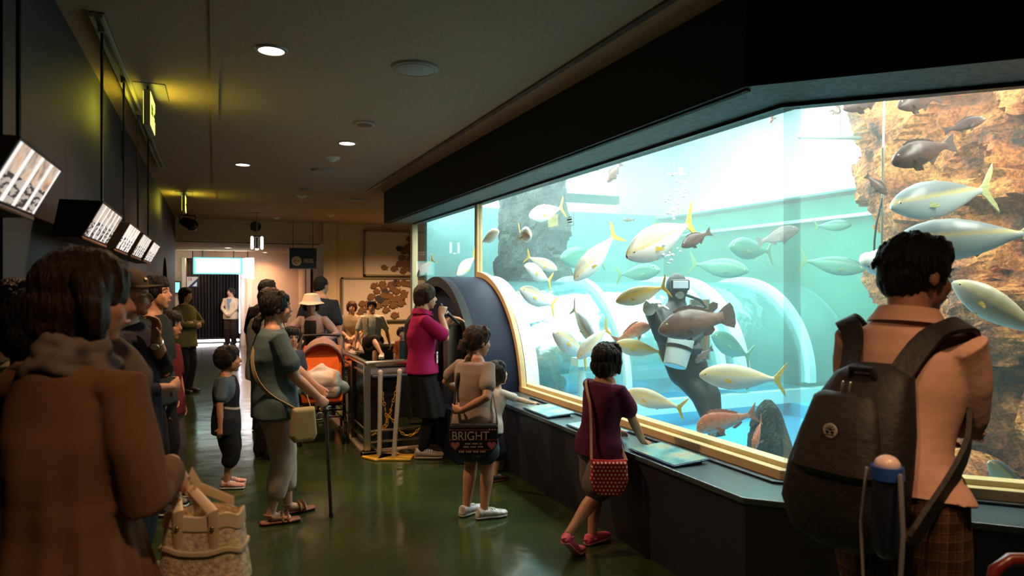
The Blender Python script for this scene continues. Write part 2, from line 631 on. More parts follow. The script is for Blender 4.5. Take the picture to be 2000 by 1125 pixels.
def panel(name, a, b, z0, z1, t=0.02):
    a, b = V(a), V(b)
    dr = (b - a).normalized(); nn = V((-dr.y, dr.x, 0)) * t / 2
    bm = BM(); prism(bm, [(a + nn)[:2], (b + nn)[:2], (b - nn)[:2], (a - nn)[:2]], z0, z1)
    return struct(name, bm, M['acrylic'])


panel('window_1', (GX, ENDY, 0), (GX, DRC + 0.07, 0), CT, SOF)
# window pane with the arched cut round the tunnel mouth
pf = [(DRC - 0.01, SOF), (DRC - 0.01, DRZ + DRR)] + [(DRC - DRR * math.sin(math.radians(a)), DRZ + DRR * math.cos(math.radians(a))) for a in range(6, 86, 6)] + [(DR0, CT), (GY, CT), (GY, SOF)]
gb = BM()
f0 = [gb.verts.new((GX - 0.01, y, z)) for y, z in pf]; f1 = [gb.verts.new((GX + 0.01, y, z)) for y, z in pf]
gb.faces.new(f0); gb.faces.new(f1[::-1])
for i in range(len(pf)):
    j = (i + 1) % len(pf); gb.faces.new((f0[i], f0[j], f1[j], f1[i]))
struct('window_2', gb, M['acrylic'])
panel('window_3', g1, g2, CT, SOF)
panel('window_4', (GX, ENDY, 0), (2.84, ENDY, 0), 0.1, SOF)
# bonded corner joint, slightly milky
M['joint'] = mat('acrylic_joint', (0.8, 0.9, 0.92), 0.15)
jn = M['joint'].node_tree
tr = jn.nodes.new('ShaderNodeBsdfTransparent'); mx = jn.nodes.new('ShaderNodeMixShader'); mx.inputs[0].default_value = 0.22
jn.links.new(tr.outputs[0], mx.inputs[1]); jn.links.new(bsdf(M['joint']).outputs[0], mx.inputs[2])
jn.links.new(mx.outputs[0], next(x for x in jn.nodes if x.type == 'OUTPUT_MATERIAL').inputs[0])
jb = BM(); prism(jb, [(GX + .015, GY + 0.02), (GX + .055, GY - 0.04), (GX + .08, GY - 0.03), (GX + .05, GY + 0.03)], CT + .01, SOF - .01)
struct('trim_corner_joint', jb, M['joint'])

# ================================================================ THE TANK
BX = 7.0
WATER = 2.74
TF = 0.10
struct('floor_tank', prism(BM(), [(GX + .02, ENDY - .02), (GX + .02, GY), (g2.x + .02, g2.y + .02), (BX, g2.y), (BX, ENDY - .02)], TF - 0.2, TF), M['tank_blue'])
# back wall: teal below a pale band, blue foot
m, nt, out = newmat('tank_back_wall')
b = nt.nodes.new('ShaderNodeBsdfPrincipled'); b.inputs['Roughness'].default_value = 0.7
nt.links.new(b.outputs[0], out.inputs[0])
X, Y_, Z = coords(nt)
n = nt.nodes.new('ShaderNodeTexNoise'); n.inputs['Scale'].default_value = 1.1; nt.links.new(coords(nt, 'Object', False), n.inputs['Vector'])
c = ramp(nt, n.outputs[0], [(0.3, (0.010, 0.12, 0.085)), (0.7, (0.025, 0.20, 0.145))])
nt.links.new(c, b.inputs['Base Color'])
M['back_wall'] = m
struct('wall_tank_back', box(BM(), (BX, -1.2, TF - 0.2), (BX + 0.1, ENDY + 0.1, WATER)), M['back_wall'])
struct('trim_tank_ledge', box(BM(), (BX - 0.10, -0.5, 2.36), (BX, ENDY, 2.40)), mat('pale_ledge', (0.45, 0.75, 0.7), 0.6))
struct('trim_tank_rim', box(BM(), (BX - 0.16, -0.5, WATER - 0.05), (BX, ENDY, WATER + 0.0)), mat('pale_rim', (0.6, 0.8, 0.8), 0.6))
struct('wall_tank_far', box(BM(), (2.84, ENDY - 0.02, TF - 0.2), (BX, ENDY + 0.1, WATER)), mat('tank_end_wall', (0.16, 0.34, 0.34), 0.7, var=.15, vscale=1.5))
struct('wall_tank_near', box(BM(), (g2.x - .3, g2.y - 0.3, TF - 0.2), (BX, g2.y - 0.2, 4.1)), M['tank_teal'])
# room over the tank
up = BM()
box(up, (BX + 0.3, -1.6, WATER), (BX + 0.4, ENDY + 0.4, 4.1))
box(up, (GX + 0.1, ENDY + 0.1, SOF + .05), (BX + 0.4, ENDY + 0.2, 4.1))
box(up, (GX + 0.06, GY, CEIL), (GX + 0.12, ENDY + 0.2, 4.1))
prism(up, [(GX + .1, GY + .06), (GX + .16, GY + .1), (g2.x + .1, g2.y + .1), (g2.x + .05, g2.y + .05)], CEIL, 4.1)
struct('wall_tank_upper', up, M['tank_white'])
struct('ceiling_tank', box(BM(), (GX, -1.6, 4.1), (BX + 0.5, ENDY + 0.3, 4.2)), M['tank_white'])
struct('floor_tank_walk', box(BM(), (BX, -1.5, WATER - 0.1), (BX + 0.4, ENDY + 0.2, WATER)), M['tank_white'])
# blue low steps along the back
struct('trim_tank_step', box(BM(), (5.9, 1.0, TF), (BX, ENDY - .1, 0.24)), mat('blue_step', (0.04, 0.42, 0.62), 0.6))

# water surface: ripples seen from below
m, nt, out = newmat('water_surface')
tr = nt.nodes.new('ShaderNodeBsdfTransparent'); tr.inputs[0].default_value = (0.93, 0.985, 1.0, 1)
gl = nt.nodes.new('ShaderNodeBsdfGlossy'); gl.inputs['Roughness'].default_value = 0.12; gl.inputs[0].default_value = (0.9, 1, 1, 1)
lw_ = nt.nodes.new('ShaderNodeTexNoise'); lw_.inputs['Scale'].default_value = 7; lw_.inputs['Detail'].default_value = 4
mp = nt.nodes.new('ShaderNodeMapping'); mp.inputs['Scale'].default_value = (1, 0.6, 1)
nt.links.new(coords(nt, 'Object', False), mp.inputs[0]); nt.links.new(mp.outputs[0], lw_.inputs['Vector'])
bp = nt.nodes.new('ShaderNodeBump'); bp.inputs['Strength'].default_value = 0.6; bp.inputs['Distance'].default_value = 0.08
nt.links.new(lw_.outputs[0], bp.inputs['Height']); nt.links.new(bp.outputs[0], gl.inputs['Normal'])
mx = nt.nodes.new('ShaderNodeMixShader'); mx.inputs[0].default_value = 0.3
nt.links.new(tr.outputs[0], mx.inputs[1]); nt.links.new(gl.outputs[0], mx.inputs[2]); nt.links.new(mx.outputs[0], out.inputs[0])
M['water_top'] = m
wpoly = [(GX + .03, ENDY - .03), (GX + .03, GY + .01), (g2.x + .03, g2.y + .05), (BX - .01, g2.y + .05), (BX - .01, ENDY - .03)]
bm = BM(); bm.faces.new([bm.verts.new((x, y, WATER)) for x, y in wpoly])
wt = obj('water_surface', bm, M['water_top']); tag(wt, 'rippling bright water surface closing the top of the tank', 'water', kind='stuff')
# the water body
m, nt, out = newmat('tank_water')
sc_ = nt.nodes.new('ShaderNodeVolumeScatter'); sc_.inputs['Color'].default_value = (0.86, 1.0, 0.97, 1); sc_.inputs['Density'].default_value = 0.047
sc_.inputs['Anisotropy'].default_value = 0.2
ab = nt.nodes.new('ShaderNodeVolumeAbsorption'); ab.inputs['Color'].default_value = (0.13, 0.95, 0.78, 1); ab.inputs['Density'].default_value = 0.075
ad = nt.nodes.new('ShaderNodeAddShader')
nt.links.new(sc_.outputs[0], ad.inputs[0]); nt.links.new(ab.outputs[0], ad.inputs[1]); nt.links.new(ad.outputs[0], out.inputs['Volume'])
m.cycles.homogeneous_volume = True
M['water'] = m
wb = BM(); prism(wb, wpoly, TF + 0.002, WATER - 0.004)
tag(obj('water', wb, M['water']), 'hazy blue-green water filling the tank behind the window', 'water', kind='stuff')
# ================================================================ tunnel through the tank
m, nt, out = newmat('tunnel_acrylic')
tr = nt.nodes.new('ShaderNodeBsdfTransparent'); tr.inputs[0].default_value = (0.82, 0.97, 0.99, 1)
gl = nt.nodes.new('ShaderNodeBsdfGlossy'); gl.inputs['Roughness'].default_value = 0.10; gl.inputs[0].default_value = (0.85, 1, 1, 1)
df = nt.nodes.new('ShaderNodeBsdfDiffuse'); df.inputs[0].default_value = (0.30, 0.75, 0.80, 1)
ly = nt.nodes.new('ShaderNodeLayerWeight'); ly.inputs[0].default_value = 0.35
nz = nt.nodes.new('ShaderNodeTexNoise'); nz.inputs['Scale'].default_value = 2.2; nz.inputs['Detail'].default_value = 3
bp = nt.nodes.new('ShaderNodeBump'); bp.inputs['Strength'].default_value = 0.35; bp.inputs['Distance'].default_value = 0.1
nt.links.new(coords(nt, 'Object', False), nz.inputs['Vector']); nt.links.new(nz.outputs[0], bp.inputs['Height']); nt.links.new(bp.outputs[0], gl.inputs['Normal'])
m1 = nt.nodes.new('ShaderNodeMixShader'); m1.inputs[0].default_value = 0.12
nt.links.new(tr.outputs[0], m1.inputs[1]); nt.links.new(df.outputs[0], m1.inputs[2])
m2 = nt.nodes.new('ShaderNodeMixShader')
nt.links.new(mathn(nt, 'MULTIPLY_ADD', ly.outputs['Facing'], 0.55, 0.10), m2.inputs[0])
nt.links.new(m1.outputs[0], m2.inputs[1]); nt.links.new(gl.outputs[0], m2.inputs[2]); nt.links.new(m2.outputs[0], out.inputs[0])
M['tunnel'] = m
M['hoop'] = mat('pale_hoop', (0.62, 0.88, 0.92), 0.25)
M['hoop_white'] = mat('white_hoop', (0.9, 0.93, 0.92), 0.3)


def arch(bm, x0, x1, r0, r1, a0=-92, a1=92, n=40):
    """arched band from x0 to x1 between radii r0 < r1"""
    def pt(x, r, a):
        return V((x, DRC - r * math.sin(a), max(0.11, DRZ + r * math.cos(a))))
    rings = []
    for k in range(n + 1):
        a = math.radians(a0 + (a1 - a0) * k / n)
        rings.append([pt(x0, r0, a), pt(x1, r0, a), pt(x1, r1, a), pt(x0, r1, a)])
    loft(bm, rings)
    return bm


tun = empty('tunnel', (0, 0, 0), 0, 'clear acrylic walk-through tunnel with pale hoops crossing the tank floor', 'tunnel')
obj('shell', arch(BM(), GX + 0.03, BX - 0.02, DRR - 0.06, DRR - 0.045, n=56), M['tunnel'], tun, True)
obj('entrance_hoop', arch(BM(), GX + 0.03, GX + 0.16, DRR - 0.05, DRR + 0.01), M['hoop_white'], tun, False)
for x, w in ((3.75, 0.07), (4.95, 0.07), (5.18, 0.16), (6.2, 0.1)):
    obj('hoop', arch(BM(), x, x + w, DRR - 0.06, DRR + 0.02), M['hoop'], tun, False)
for y in (DR0 + 0.02, DR1 - 0.02):
    obj('footing_rail', box(BM(), (GX + .04, y - 0.06, 0.24), (BX, y + 0.06, 0.38)), M['hoop'], tun)
cp = BM()
tube(cp, [(3.2, DR0 - 0.10, 0.1), (3.2, DR0 - 0.10, 1.0)], 0.035); box(cp, (3.12, DR0 - .17, 0.78), (3.28, DR0 - 0.03, 0.86))
obj('brace', cp, M['hoop'], tun, True)
bl = empty('pipe', (0, 0, 0), 0, 'pale pipe lying along the blue tank floor below the tunnel', 'pipe')
pb = BM(); tube(pb, [(3.3, 4.55, 0.16), (4.4, 4.1, 0.16), (5.6, 3.2, 0.16)], 0.045); obj('tube', pb, M['hoop_white'], bl, True)

# drum at the tunnel mouth, gilt arch trim
drum = BM()
def half(x, r, n=36, zmin=0.0):
    return [V((x, DRC - r * math.sin(math.radians(-90 + 180 * k / n)), DRZ + r * math.cos(math.radians(-90 + 180 * k / n)))) for k in range(n + 1)]
ra = [V((CX - .02, DR1, 0))] + half(CX - .02, DRR)[::1] + [V((CX - .02, DR0, 0))]
rb_ = [V((GX - .03, p.y, p.z)) for p in ra]
loft(drum, [ra, rb_])
struct('wall_tunnel_drum', drum, M['navy_panel'], smooth=True)
rim = BM()
for (xa, xb, r0, r1) in ((CX - 0.10, CX - 0.02, DRR - 0.10, DRR),):
    for (p, q) in (((xa, r0), (xb, r1)),):
        arch(rim, xa, xb, r0, r1, -90, 90)
box(rim, (CX - .10, DR0, 0), (CX - .02, DR0 + .10, DRZ)); box(rim, (CX - .10, DR1 - .10, 0), (CX - .02, DR1, DRZ))
struct('trim_drum_rim', rim, M['black'])
gb = BM(); arch(gb, GX - 0.045, GX + 0.0, DRR, DRR + 0.055, 0, 92)
o = struct('trim_tunnel_arch', gb, M['frame_gold'])

# moving-walkway newels in front of the drum
def newel(y, label):
    r = empty('walkway_newel', (0, 0, 0), 0, label, 'handrail')
    bm = BM(); x0, x1 = 1.98, 2.215
    pf = [(x1, 0.0)] + [(x1, 1.22)] + [(x0 + .14 - .14 * math.sin(a), 1.06 + .16 * math.cos(a)) for a in [PI / 2 * k / 8 for k in range(9)]] + [(x0, 0.0)]
    loft(bm, [[V((x, y - .07, z)) for x, z in pf], [V((x, y + .07, z)) for x, z in pf]])
    obj('balustrade', bm, M['steel'], r, False, bevel=0.05)
    hb = BM(); pts = [(x1, y, 1.24)] + [(x0 + .14 - .155 * math.sin(a), y, 1.06 + .18 * math.cos(a)) for a in [PI / 2 * k / 8 for k in range(9)]] + [(x0 - .015, y, 0.65)]
    tube(hb, pts, [(0.022, 0.04)] * len(pts), side=(0, 0, 1))
    return r, hb
r, hb = newel(6.24, 'nearer stainless newel where the guide rests her hand')
obj('handrail_belt', hb, M['rubber'], r, True)
r, hb = newel(7.45, 'farther stainless newel with black belt before the tunnel drum')
obj('handrail_belt', hb, M['rubber'], r, True)
bb = BM(); box(bb, (1.92, 5.56, 0), (2.24, 6.2, 0.44))
tag(obj('skirt_box', bb, M['navy_panel'], bevel=0.008), 'low dark box on the floor at the foot of the blue drum', 'box')

# ================================================================ rocks
def rock(name, base, top, n=90, m_=70, seed=0, amp=0.35, mt=None, label=None, cat='rock', fs=1.3):
    """craggy column between two lists of plan points (base rx, ry, cx, cy)"""
    from mathutils import noise as NZ
    bm = BM(); cx, cy, rx, ry, z0, z1 = base
    off = V((seed * 7.1, seed * 3.3, seed))
    rings = []
    for j in range(m_ + 1):
        z = z0 + (z1 - z0) * j / m_
        rg = []
        for k in range(n):
            a = 2 * PI * k / n
            p = V((cx + rx * math.cos(a), cy + ry * math.sin(a), z))
            d = NZ.fractal(p * fs + off, 0.9, 2.1, 6) + 0.5 * abs(NZ.noise(p * 2.6 + off))
            c = NZ.cell(p * 2.2 + off + V((NZ.noise(p * 2), NZ.noise(p * 2 + V((5, 5, 5))), NZ.noise(p * 2 + V((9, 1, 1)))))) * 0.35
            s = 1 + amp * (d * 0.6 + c - 0.1) + (top * (0.5 - j / m_))
            if z1 < 1:
                s *= math.sqrt(max(0.02, 1 - (j / m_) ** 2.2))
            rg.append(V((cx + rx * s * math.cos(a), cy + ry * s * math.sin(a), z)))
        rings.append(rg)
    loft(bm, rings)
    o = obj(name, bm, mt)
    return tag(o, label, cat)


def rockmat(name, a, b_, c_, dark=0.2):
    m, nt, out = newmat(name)
    b = nt.nodes.new('ShaderNodeBsdfPrincipled'); b.inputs['Roughness'].default_value = 0.85
    nt.links.new(b.outputs[0], out.inputs[0])
    tc = coords(nt, 'Object', False)
    n1 = nt.nodes.new('ShaderNodeTexNoise'); n1.inputs['Scale'].default_value = 2.6; n1.inputs['Detail'].default_value = 9; n1.inputs['Roughness'].default_value = 0.65
    n2 = nt.nodes.new('ShaderNodeTexNoise'); n2.inputs['Scale'].default_value = 45; n2.inputs['Detail'].default_value = 5
    for q in (n1, n2):
        nt.links.new(tc, q.inputs['Vector'])
    c = ramp(nt, n1.outputs[0], [(0.36, c_), (0.46, a), (0.58, b_), (0.70, a), (0.82, c_)])
    mxx = nt.nodes.new('ShaderNodeMixRGB'); mxx.blend_type = 'MULTIPLY'; mxx.inputs[0].default_value = 0.8
    nt.links.new(c, mxx.inputs[1]); nt.links.new(ramp(nt, n2.outputs[0], [(0.38, (0.35, 0.3, 0.28)), (0.62, (1.25, 1.2, 1.1))]), mxx.inputs[2])
    nt.links.new(mxx.outputs[0], b.inputs['Base Color'])
    bp = nt.nodes.new('ShaderNodeBump'); bp.inputs['Strength'].default_value = 1.0; bp.inputs['Distance'].default_value = 0.05
    nt.links.new(mathn(nt, 'ADD', n1.outputs[0], mathn(nt, 'MULTIPLY', n2.outputs[0], 0.25)), bp.inputs['Height']); nt.links.new(bp.outputs[0], b.inputs['Normal'])
    return m


M['rock_orange'] = rockmat('orange_rock', (0.34, 0.10, 0.030), (0.60, 0.24, 0.065), (0.022, 0.014, 0.014))
M['rock_dark'] = rockmat('blue_grey_rock', (0.02, 0.04, 0.055), (0.07, 0.10, 0.10), (0.005, 0.01, 0.016))
p = at(1990, 563, 4.95)
rock('rock_pillar', (p.x + .28, p.y - .25, 1.05, 1.3, TF - .1, 3.3), -0.10, seed=2, amp=0.34, mt=M['rock_orange'], label='craggy orange-brown rock pillar behind the right-hand window', n=200, m_=160)
p = at(1025, 563, 9.25)
rock('rock_pillar', (p.x + .1, p.y - .05, 0.47, 0.5, TF, 3.2), 0.02, seed=5, amp=0.30, mt=M['rock_dark'], label='dark blue-grey rock column behind the far end of the tank', n=90)
p = at(1500, 870, 4.7)
rock('rock_boulder', (p.x, p.y, 0.17, 0.16, TF, 0.75), 0.25, seed=8, amp=0.4, mt=M['rock_dark'], label='small brown boulder on the tank floor by the window corner', n=60, m_=30)
p = at(1880, 880, 4.3)
rock('rock_boulder', (p.x, p.y, 0.42, 0.38, TF, 0.50), 0.25, seed=11, amp=0.4, mt=M['rock_orange'], label='low orange boulder on the tank floor at the foot of the pillar', n=80, m_=40)

# ================================================================ fish
def fishmat(name, kind):
    m, nt, out = newmat(name)
    b = nt.nodes.new('ShaderNodeBsdfPrincipled'); b.inputs['Roughness'].default_value = 0.35
    nt.links.new(b.outputs[0], out.inputs[0])
    x, y, z = coords(nt)
    n = nt.nodes.new('ShaderNodeTexNoise'); n.inputs['Scale'].default_value = 28; nt.links.new(coords(nt, 'Object', False), n.inputs['Vector'])
    zz = mathn(nt, 'MULTIPLY_ADD', n.outputs[0], 0.02, z)
    f = mathn(nt, 'MULTIPLY_ADD', zz, 2.8, 0.5, clamp=True)   # z in unit-length body
    st = {'yellow': [(0.38, (0.92, 0.90, 0.89)), (0.55, (0.90, 0.86, 0.80)), (0.60, (0.84, 0.64, 0.28)), (0.66, (0.70, 0.62, 0.46)), (0.78, (0.42, 0.40, 0.32))],
          'pale': [(0.38, (0.95, 0.94, 0.90)), (0.56, (0.95, 0.90, 0.74)), (0.62, (0.95, 0.80, 0.42)), (0.72, (0.66, 0.6, 0.42))],
          'golden': [(0.3, (0.92, 0.86, 0.68)), (0.5, (0.86, 0.70, 0.36)), (0.6, (0.88, 0.58, 0.10)), (0.75, (0.42, 0.34, 0.14))],
          'blue': [(0.35, (0.40, 0.52, 0.56)), (0.55, (0.38, 0.44, 0.44)), (0.60, (0.50, 0.42, 0.20)), (0.70, (0.14, 0.18, 0.20))],
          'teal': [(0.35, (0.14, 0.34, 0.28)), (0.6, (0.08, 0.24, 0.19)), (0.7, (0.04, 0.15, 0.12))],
          'brown': [(0.3, (0.17, 0.10, 0.09)), (0.7, (0.085, 0.05, 0.05))],
          'grey': [(0.3, (0.30, 0.26, 0.25)), (0.7, (0.12, 0.09, 0.09))],
          'bream': [(0.25, (0.80, 0.66, 0.62)), (0.5, (0.80, 0.42, 0.30)), (0.75, (0.62, 0.22, 0.14))],
          'grouper': [(0.2, (0.20, 0.13, 0.11)), (0.5, (0.26, 0.145, 0.11)), (0.8, (0.13, 0.08, 0.07))]}[kind]
    c = ramp(nt, f, st)
    if kind in ('grouper', 'brown', 'bream', 'grey'):
        n2 = nt.nodes.new('ShaderNodeTexVoronoi'); n2.inputs['Scale'].default_value = 14; nt.links.new(coords(nt, 'Object', False), n2.inputs['Vector'])
        mxx = nt.nodes.new('ShaderNodeMixRGB'); mxx.blend_type = 'MULTIPLY'; mxx.inputs[0].default_value = 0.5
        nt.links.new(c, mxx.inputs[1]); nt.links.new(ramp(nt, n2.outputs[0], [(0.2, (0.7, 0.7, 0.7)), (0.6, (1.25, 1.2, 1.2))]), mxx.inputs[2]); c = mxx.outputs[0]
    nt.links.new(c, b.inputs['Base Color'])
    n3 = nt.nodes.new('ShaderNodeTexVoronoi'); n3.inputs['Scale'].default_value = 70; nt.links.new(coords(nt, 'Object', False), n3.inputs['Vector'])
    bp = nt.nodes.new('ShaderNodeBump'); bp.inputs['Strength'].default_value = 0.04; bp.inputs['Distance'].default_value = 0.01
    nt.links.new(n3.outputs[0], bp.inputs['Height']); nt.links.new(bp.outputs[0], b.inputs['Normal'])
    return m


for k in ('yellow', 'pale', 'golden', 'blue', 'teal', 'brown', 'grey', 'bream', 'grouper'):
    M['f_' + k] = fishmat('fish_skin_' + k, k)
def finmat(name, col):
    return mat(name, col, 0.5, bump=0.4, bscale=60, stretch=(0.3, 1, 3), var=0.15, vscale=20)
FIN = {'yellow': finmat('fin_yellow', (0.85, 0.58, 0.06)), 'pale': finmat('fin_gold', (0.90, 0.64, 0.12)), 'golden': finmat('fin_orange', (0.88, 0.52, 0.03)),
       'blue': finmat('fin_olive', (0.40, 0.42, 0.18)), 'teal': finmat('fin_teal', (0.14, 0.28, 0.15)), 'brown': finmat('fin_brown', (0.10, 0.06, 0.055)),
       'grey': finmat('fin_grey', (0.14, 0.11, 0.11)), 'bream': finmat('fin_red', (0.60, 0.25, 0.18)), 'grouper': finmat('fin_dark_brown', (0.13, 0.085, 0.075))}
M['eye_white'] = mat('eye_rim', (0.75, 0.68, 0.5), 0.2)
M['eye_black'] = mat('eye_pupil', (0.005, 0.005, 0.006), 0.08)
PROF = {
    # x from nose (0) to tail root, (top, bottom, half-width)
    'amber': [(0.0, .012, -.014, .010), (0.03, .040, -.034, .024), (0.08, .068, -.055, .040), (0.16, .095, -.085, .055), (0.28, .115, -.112, .066), (0.42, .112, -.118, .066), (0.56, .090, -.098, .054), (0.68, .060, -.066, .037), (0.77, .034, -.036, .022), (0.83, .018, -.019, .013), (0.86, .020, -.020, .010)],
    'deep': [(0.0, .012, -.03, .012), (0.03, .055, -.06, .03), (0.09, .10, -.09, .048), (0.18, .145, -.125, .062), (0.30, .175, -.15, .07), (0.44, .165, -.15, .066), (0.58, .125, -.12, .050), (0.70, .078, -.078, .032), (0.78, .048, -.05, .020), (0.83, .045, -.045, .014), (0.86, .05, -.05, .010)],
    'bream': [(0.0, .00, -.045, .014), (0.025, .06, -.07, .034), (0.07, .12, -.095, .05), (0.15, .175, -.115, .064), (0.28, .19, -.13, .07), (0.42, .165, -.13, .064), (0.56, .115, -.105, .048), (0.68, .07, -.07, .030), (0.76, .042, -.045, .018), (0.82, .036, -.038, .012), (0.85, .04, -.04, .008)],
    'grouper': [(0.0, .01, -.04, .02), (0.03, .05, -.07, .05), (0.09, .095, -.11, .075), (0.18, .15, -.15, .10), (0.30, .19, -.185, .115), (0.44, .19, -.19, .11), (0.57, .15, -.155, .09), (0.68, .10, -.105, .06), (0.76, .075, -.08, .04), (0.81, .072, -.075, .028), (0.84, .08, -.08, .018)]}


def fish_mesh(kind, bend=0.0):
    """fish of unit length, nose at x=-0.5 heading -x, tail at +x, dorsal +z"""
    shape = {'yellow': 'amber', 'pale': 'amber', 'golden': 'amber', 'blue': 'amber', 'teal': 'amber', 'brown': 'deep', 'grey': 'deep', 'bream': 'bream', 'grouper': 'grouper'}[kind]
    pr = PROF[shape]

    def B(x):
        t = max(0, x - 0.25)
        return bend * t * t
    # smooth interpolation
    def interp(s):
        for a, b in zip(pr, pr[1:]):
            if s <= b[0]:
                t = (s - a[0]) / (b[0] - a[0])
                return [a[i] + (b[i] - a[i]) * t for i in (1, 2, 3)]
        return list(pr[-1][1:])
    bm = BM(); rings = []; n = 20
    xs = [0.86 * (k / 34) ** 1.25 for k in range(35)]
    for s in xs:
        acc = [0, 0, 0]
        for d, w in ((-0.02, 1), (0, 2), (0.02, 1)):
            v = interp(min(0.86, max(0.0, s + d * min(1, s * 12))))
            acc = [acc[i] + v[i] * w / 4 for i in range(3)]
        t, b_, w = acc
        c, h = (t + b_) / 2, (t - b_) / 2
        if shape == 'amber':
            h *= 1.32; w *= 1.2
        rings.append([V((s - .5, B(s) + w * math.cos(2 * PI * k / n) * (1 - 0.25 * abs(math.sin(2 * PI * k / n)) ** 3), c + h * math.sin(2 * PI * k / n))) for k in range(n)])
    loft(bm, rings)

    def fin(poly, y0=0.0, th=0.006, tilt=None):
        f = BM()
        if tilt is None:
            A = [V((x - .5, y0 + B(x) - th / 2, z)) for x, z in poly]; C = [V((x - .5, y0 + B(x) + th / 2, z)) for x, z in poly]
        else:
            o_, du, dv = tilt
            nn = V(du).cross(V(dv)).normalized() * th / 2
            A = [V(o_) + V(du) * u + V(dv) * v + nn for u, v in poly]; C = [V(o_) + V(du) * u + V(dv) * v - nn for u, v in poly]
        loft(f, [A, C])
        return f
    fins = []
    if shape == 'amber':
        fins.append(('tail_fin', fin([(.84, .018), (.88, .05), (.94, .13), (1.0, .20), (.985, .13), (.94, .05), (.925, 0), (.94, -.05), (.985, -.13), (1.0, -.20), (.94, -.13), (.88, -.05), (.84, -.018)], th=.012)))
        fins.append(('dorsal_fin', fin([(.40, .10), (.44, .155), (.47, .135), (.56, .105), (.70, .066), (.80, .036), (.80, .015), (.6, .06), (.45, .09)], th=.007)))
        fins.append(('anal_fin', fin([(.52, -.09), (.55, -.145), (.58, -.12), (.68, -.08), (.80, -.036), (.80, -.015), (.6, -.06)], th=.007)))
        pc = [(0, 0), (.05, -.03), (.13, -.035), (.12, -.005), (.05, .015)]
        for s in (1, -1):
            fins.append(('pectoral_fin', fin(pc, th=.005, tilt=((-.26, s * .055, -.02), (0.93, s * .35, -.1), (0, 0, 1)))))
            fins.append(('pelvic_fin', fin([(0, 0), (.04, -.05), (.09, -.06), (.06, -.01)], th=.005, tilt=((-.24, s * .02, -.09), (1, s * .2, 0), (0, s * .25, 1)))))
        eye = (.062, .018, .015)
    else:
        if shape == 'bream':
            tail = [(.83, .035), (.90, .09), (.99, .17), (.95, .06), (.93, 0), (.95, -.06), (.99, -.17), (.90, -.09), (.83, -.035)]
        elif shape == 'deep':
            tail = [(.83, .045), (.90, .085), (1.0, .13), (.975, .05), (.965, 0), (.975, -.05), (1.0, -.13), (.90, -.085), (.83, -.045)]
        else:
            tail = [(.81, .075), (.88, .125), (.97, .165), (1.0, .11), (1.01, 0), (1.0, -.11), (.97, -.165), (.88, -.125), (.81, -.075)]
        fins.append(('tail_fin', fin(tail, th=.014)))
        top = [v for v in pr]
        dz = {'deep': .035, 'bream': .055, 'grouper': .05}[shape]
        dp = []
        for k in range(13):
            s = .22 + .46 * k / 12
            dp.append((s, interp(s)[0] + dz * (1.0 if k % 2 == 0 else 0.72) * math.sin(PI * (0.12 + 0.8 * k / 12)) ** .5))
        if shape == 'grouper':
            dp += [(.70, .19), (.76, .215), (.82, .18), (.80, .12), (.74, .085)]
        dp += [(.68, .05), (.45, .12), (.25, .13)]
        fins.append(('dorsal_fin', fin(dp, th=.008)))
        ab = [(.54, -.12), (.58, -.19 if shape != 'bream' else -.15), (.66, -.19 if shape == 'grouper' else -.12), (.72, -.14 if shape == 'grouper' else -.08), (.70, -.06)]
        fins.append(('anal_fin', fin(ab, th=.008)))
        pc = [(0, 0), (.05, -.05), (.14, -.06), (.15, -.02), (.06, .02)]
        for s in (1, -1):
            fins.append(('pectoral_fin', fin(pc, th=.006, tilt=((-.24, s * .068, -.04), (0.9, s * .42, -.15), (0, 0, 1)))))
            fins.append(('pelvic_fin', fin([(0, 0), (.04, -.07), (.11, -.08), (.08, -.01)], th=.006, tilt=((-.20, s * .03, -.12), (1, s * .2, -.1), (0, s * .3, 1)))))
        eye = (.085, .06, .018) if shape != 'grouper' else (.10, .05, .016)
    return bm, fins, eye, interp


_fc = {}


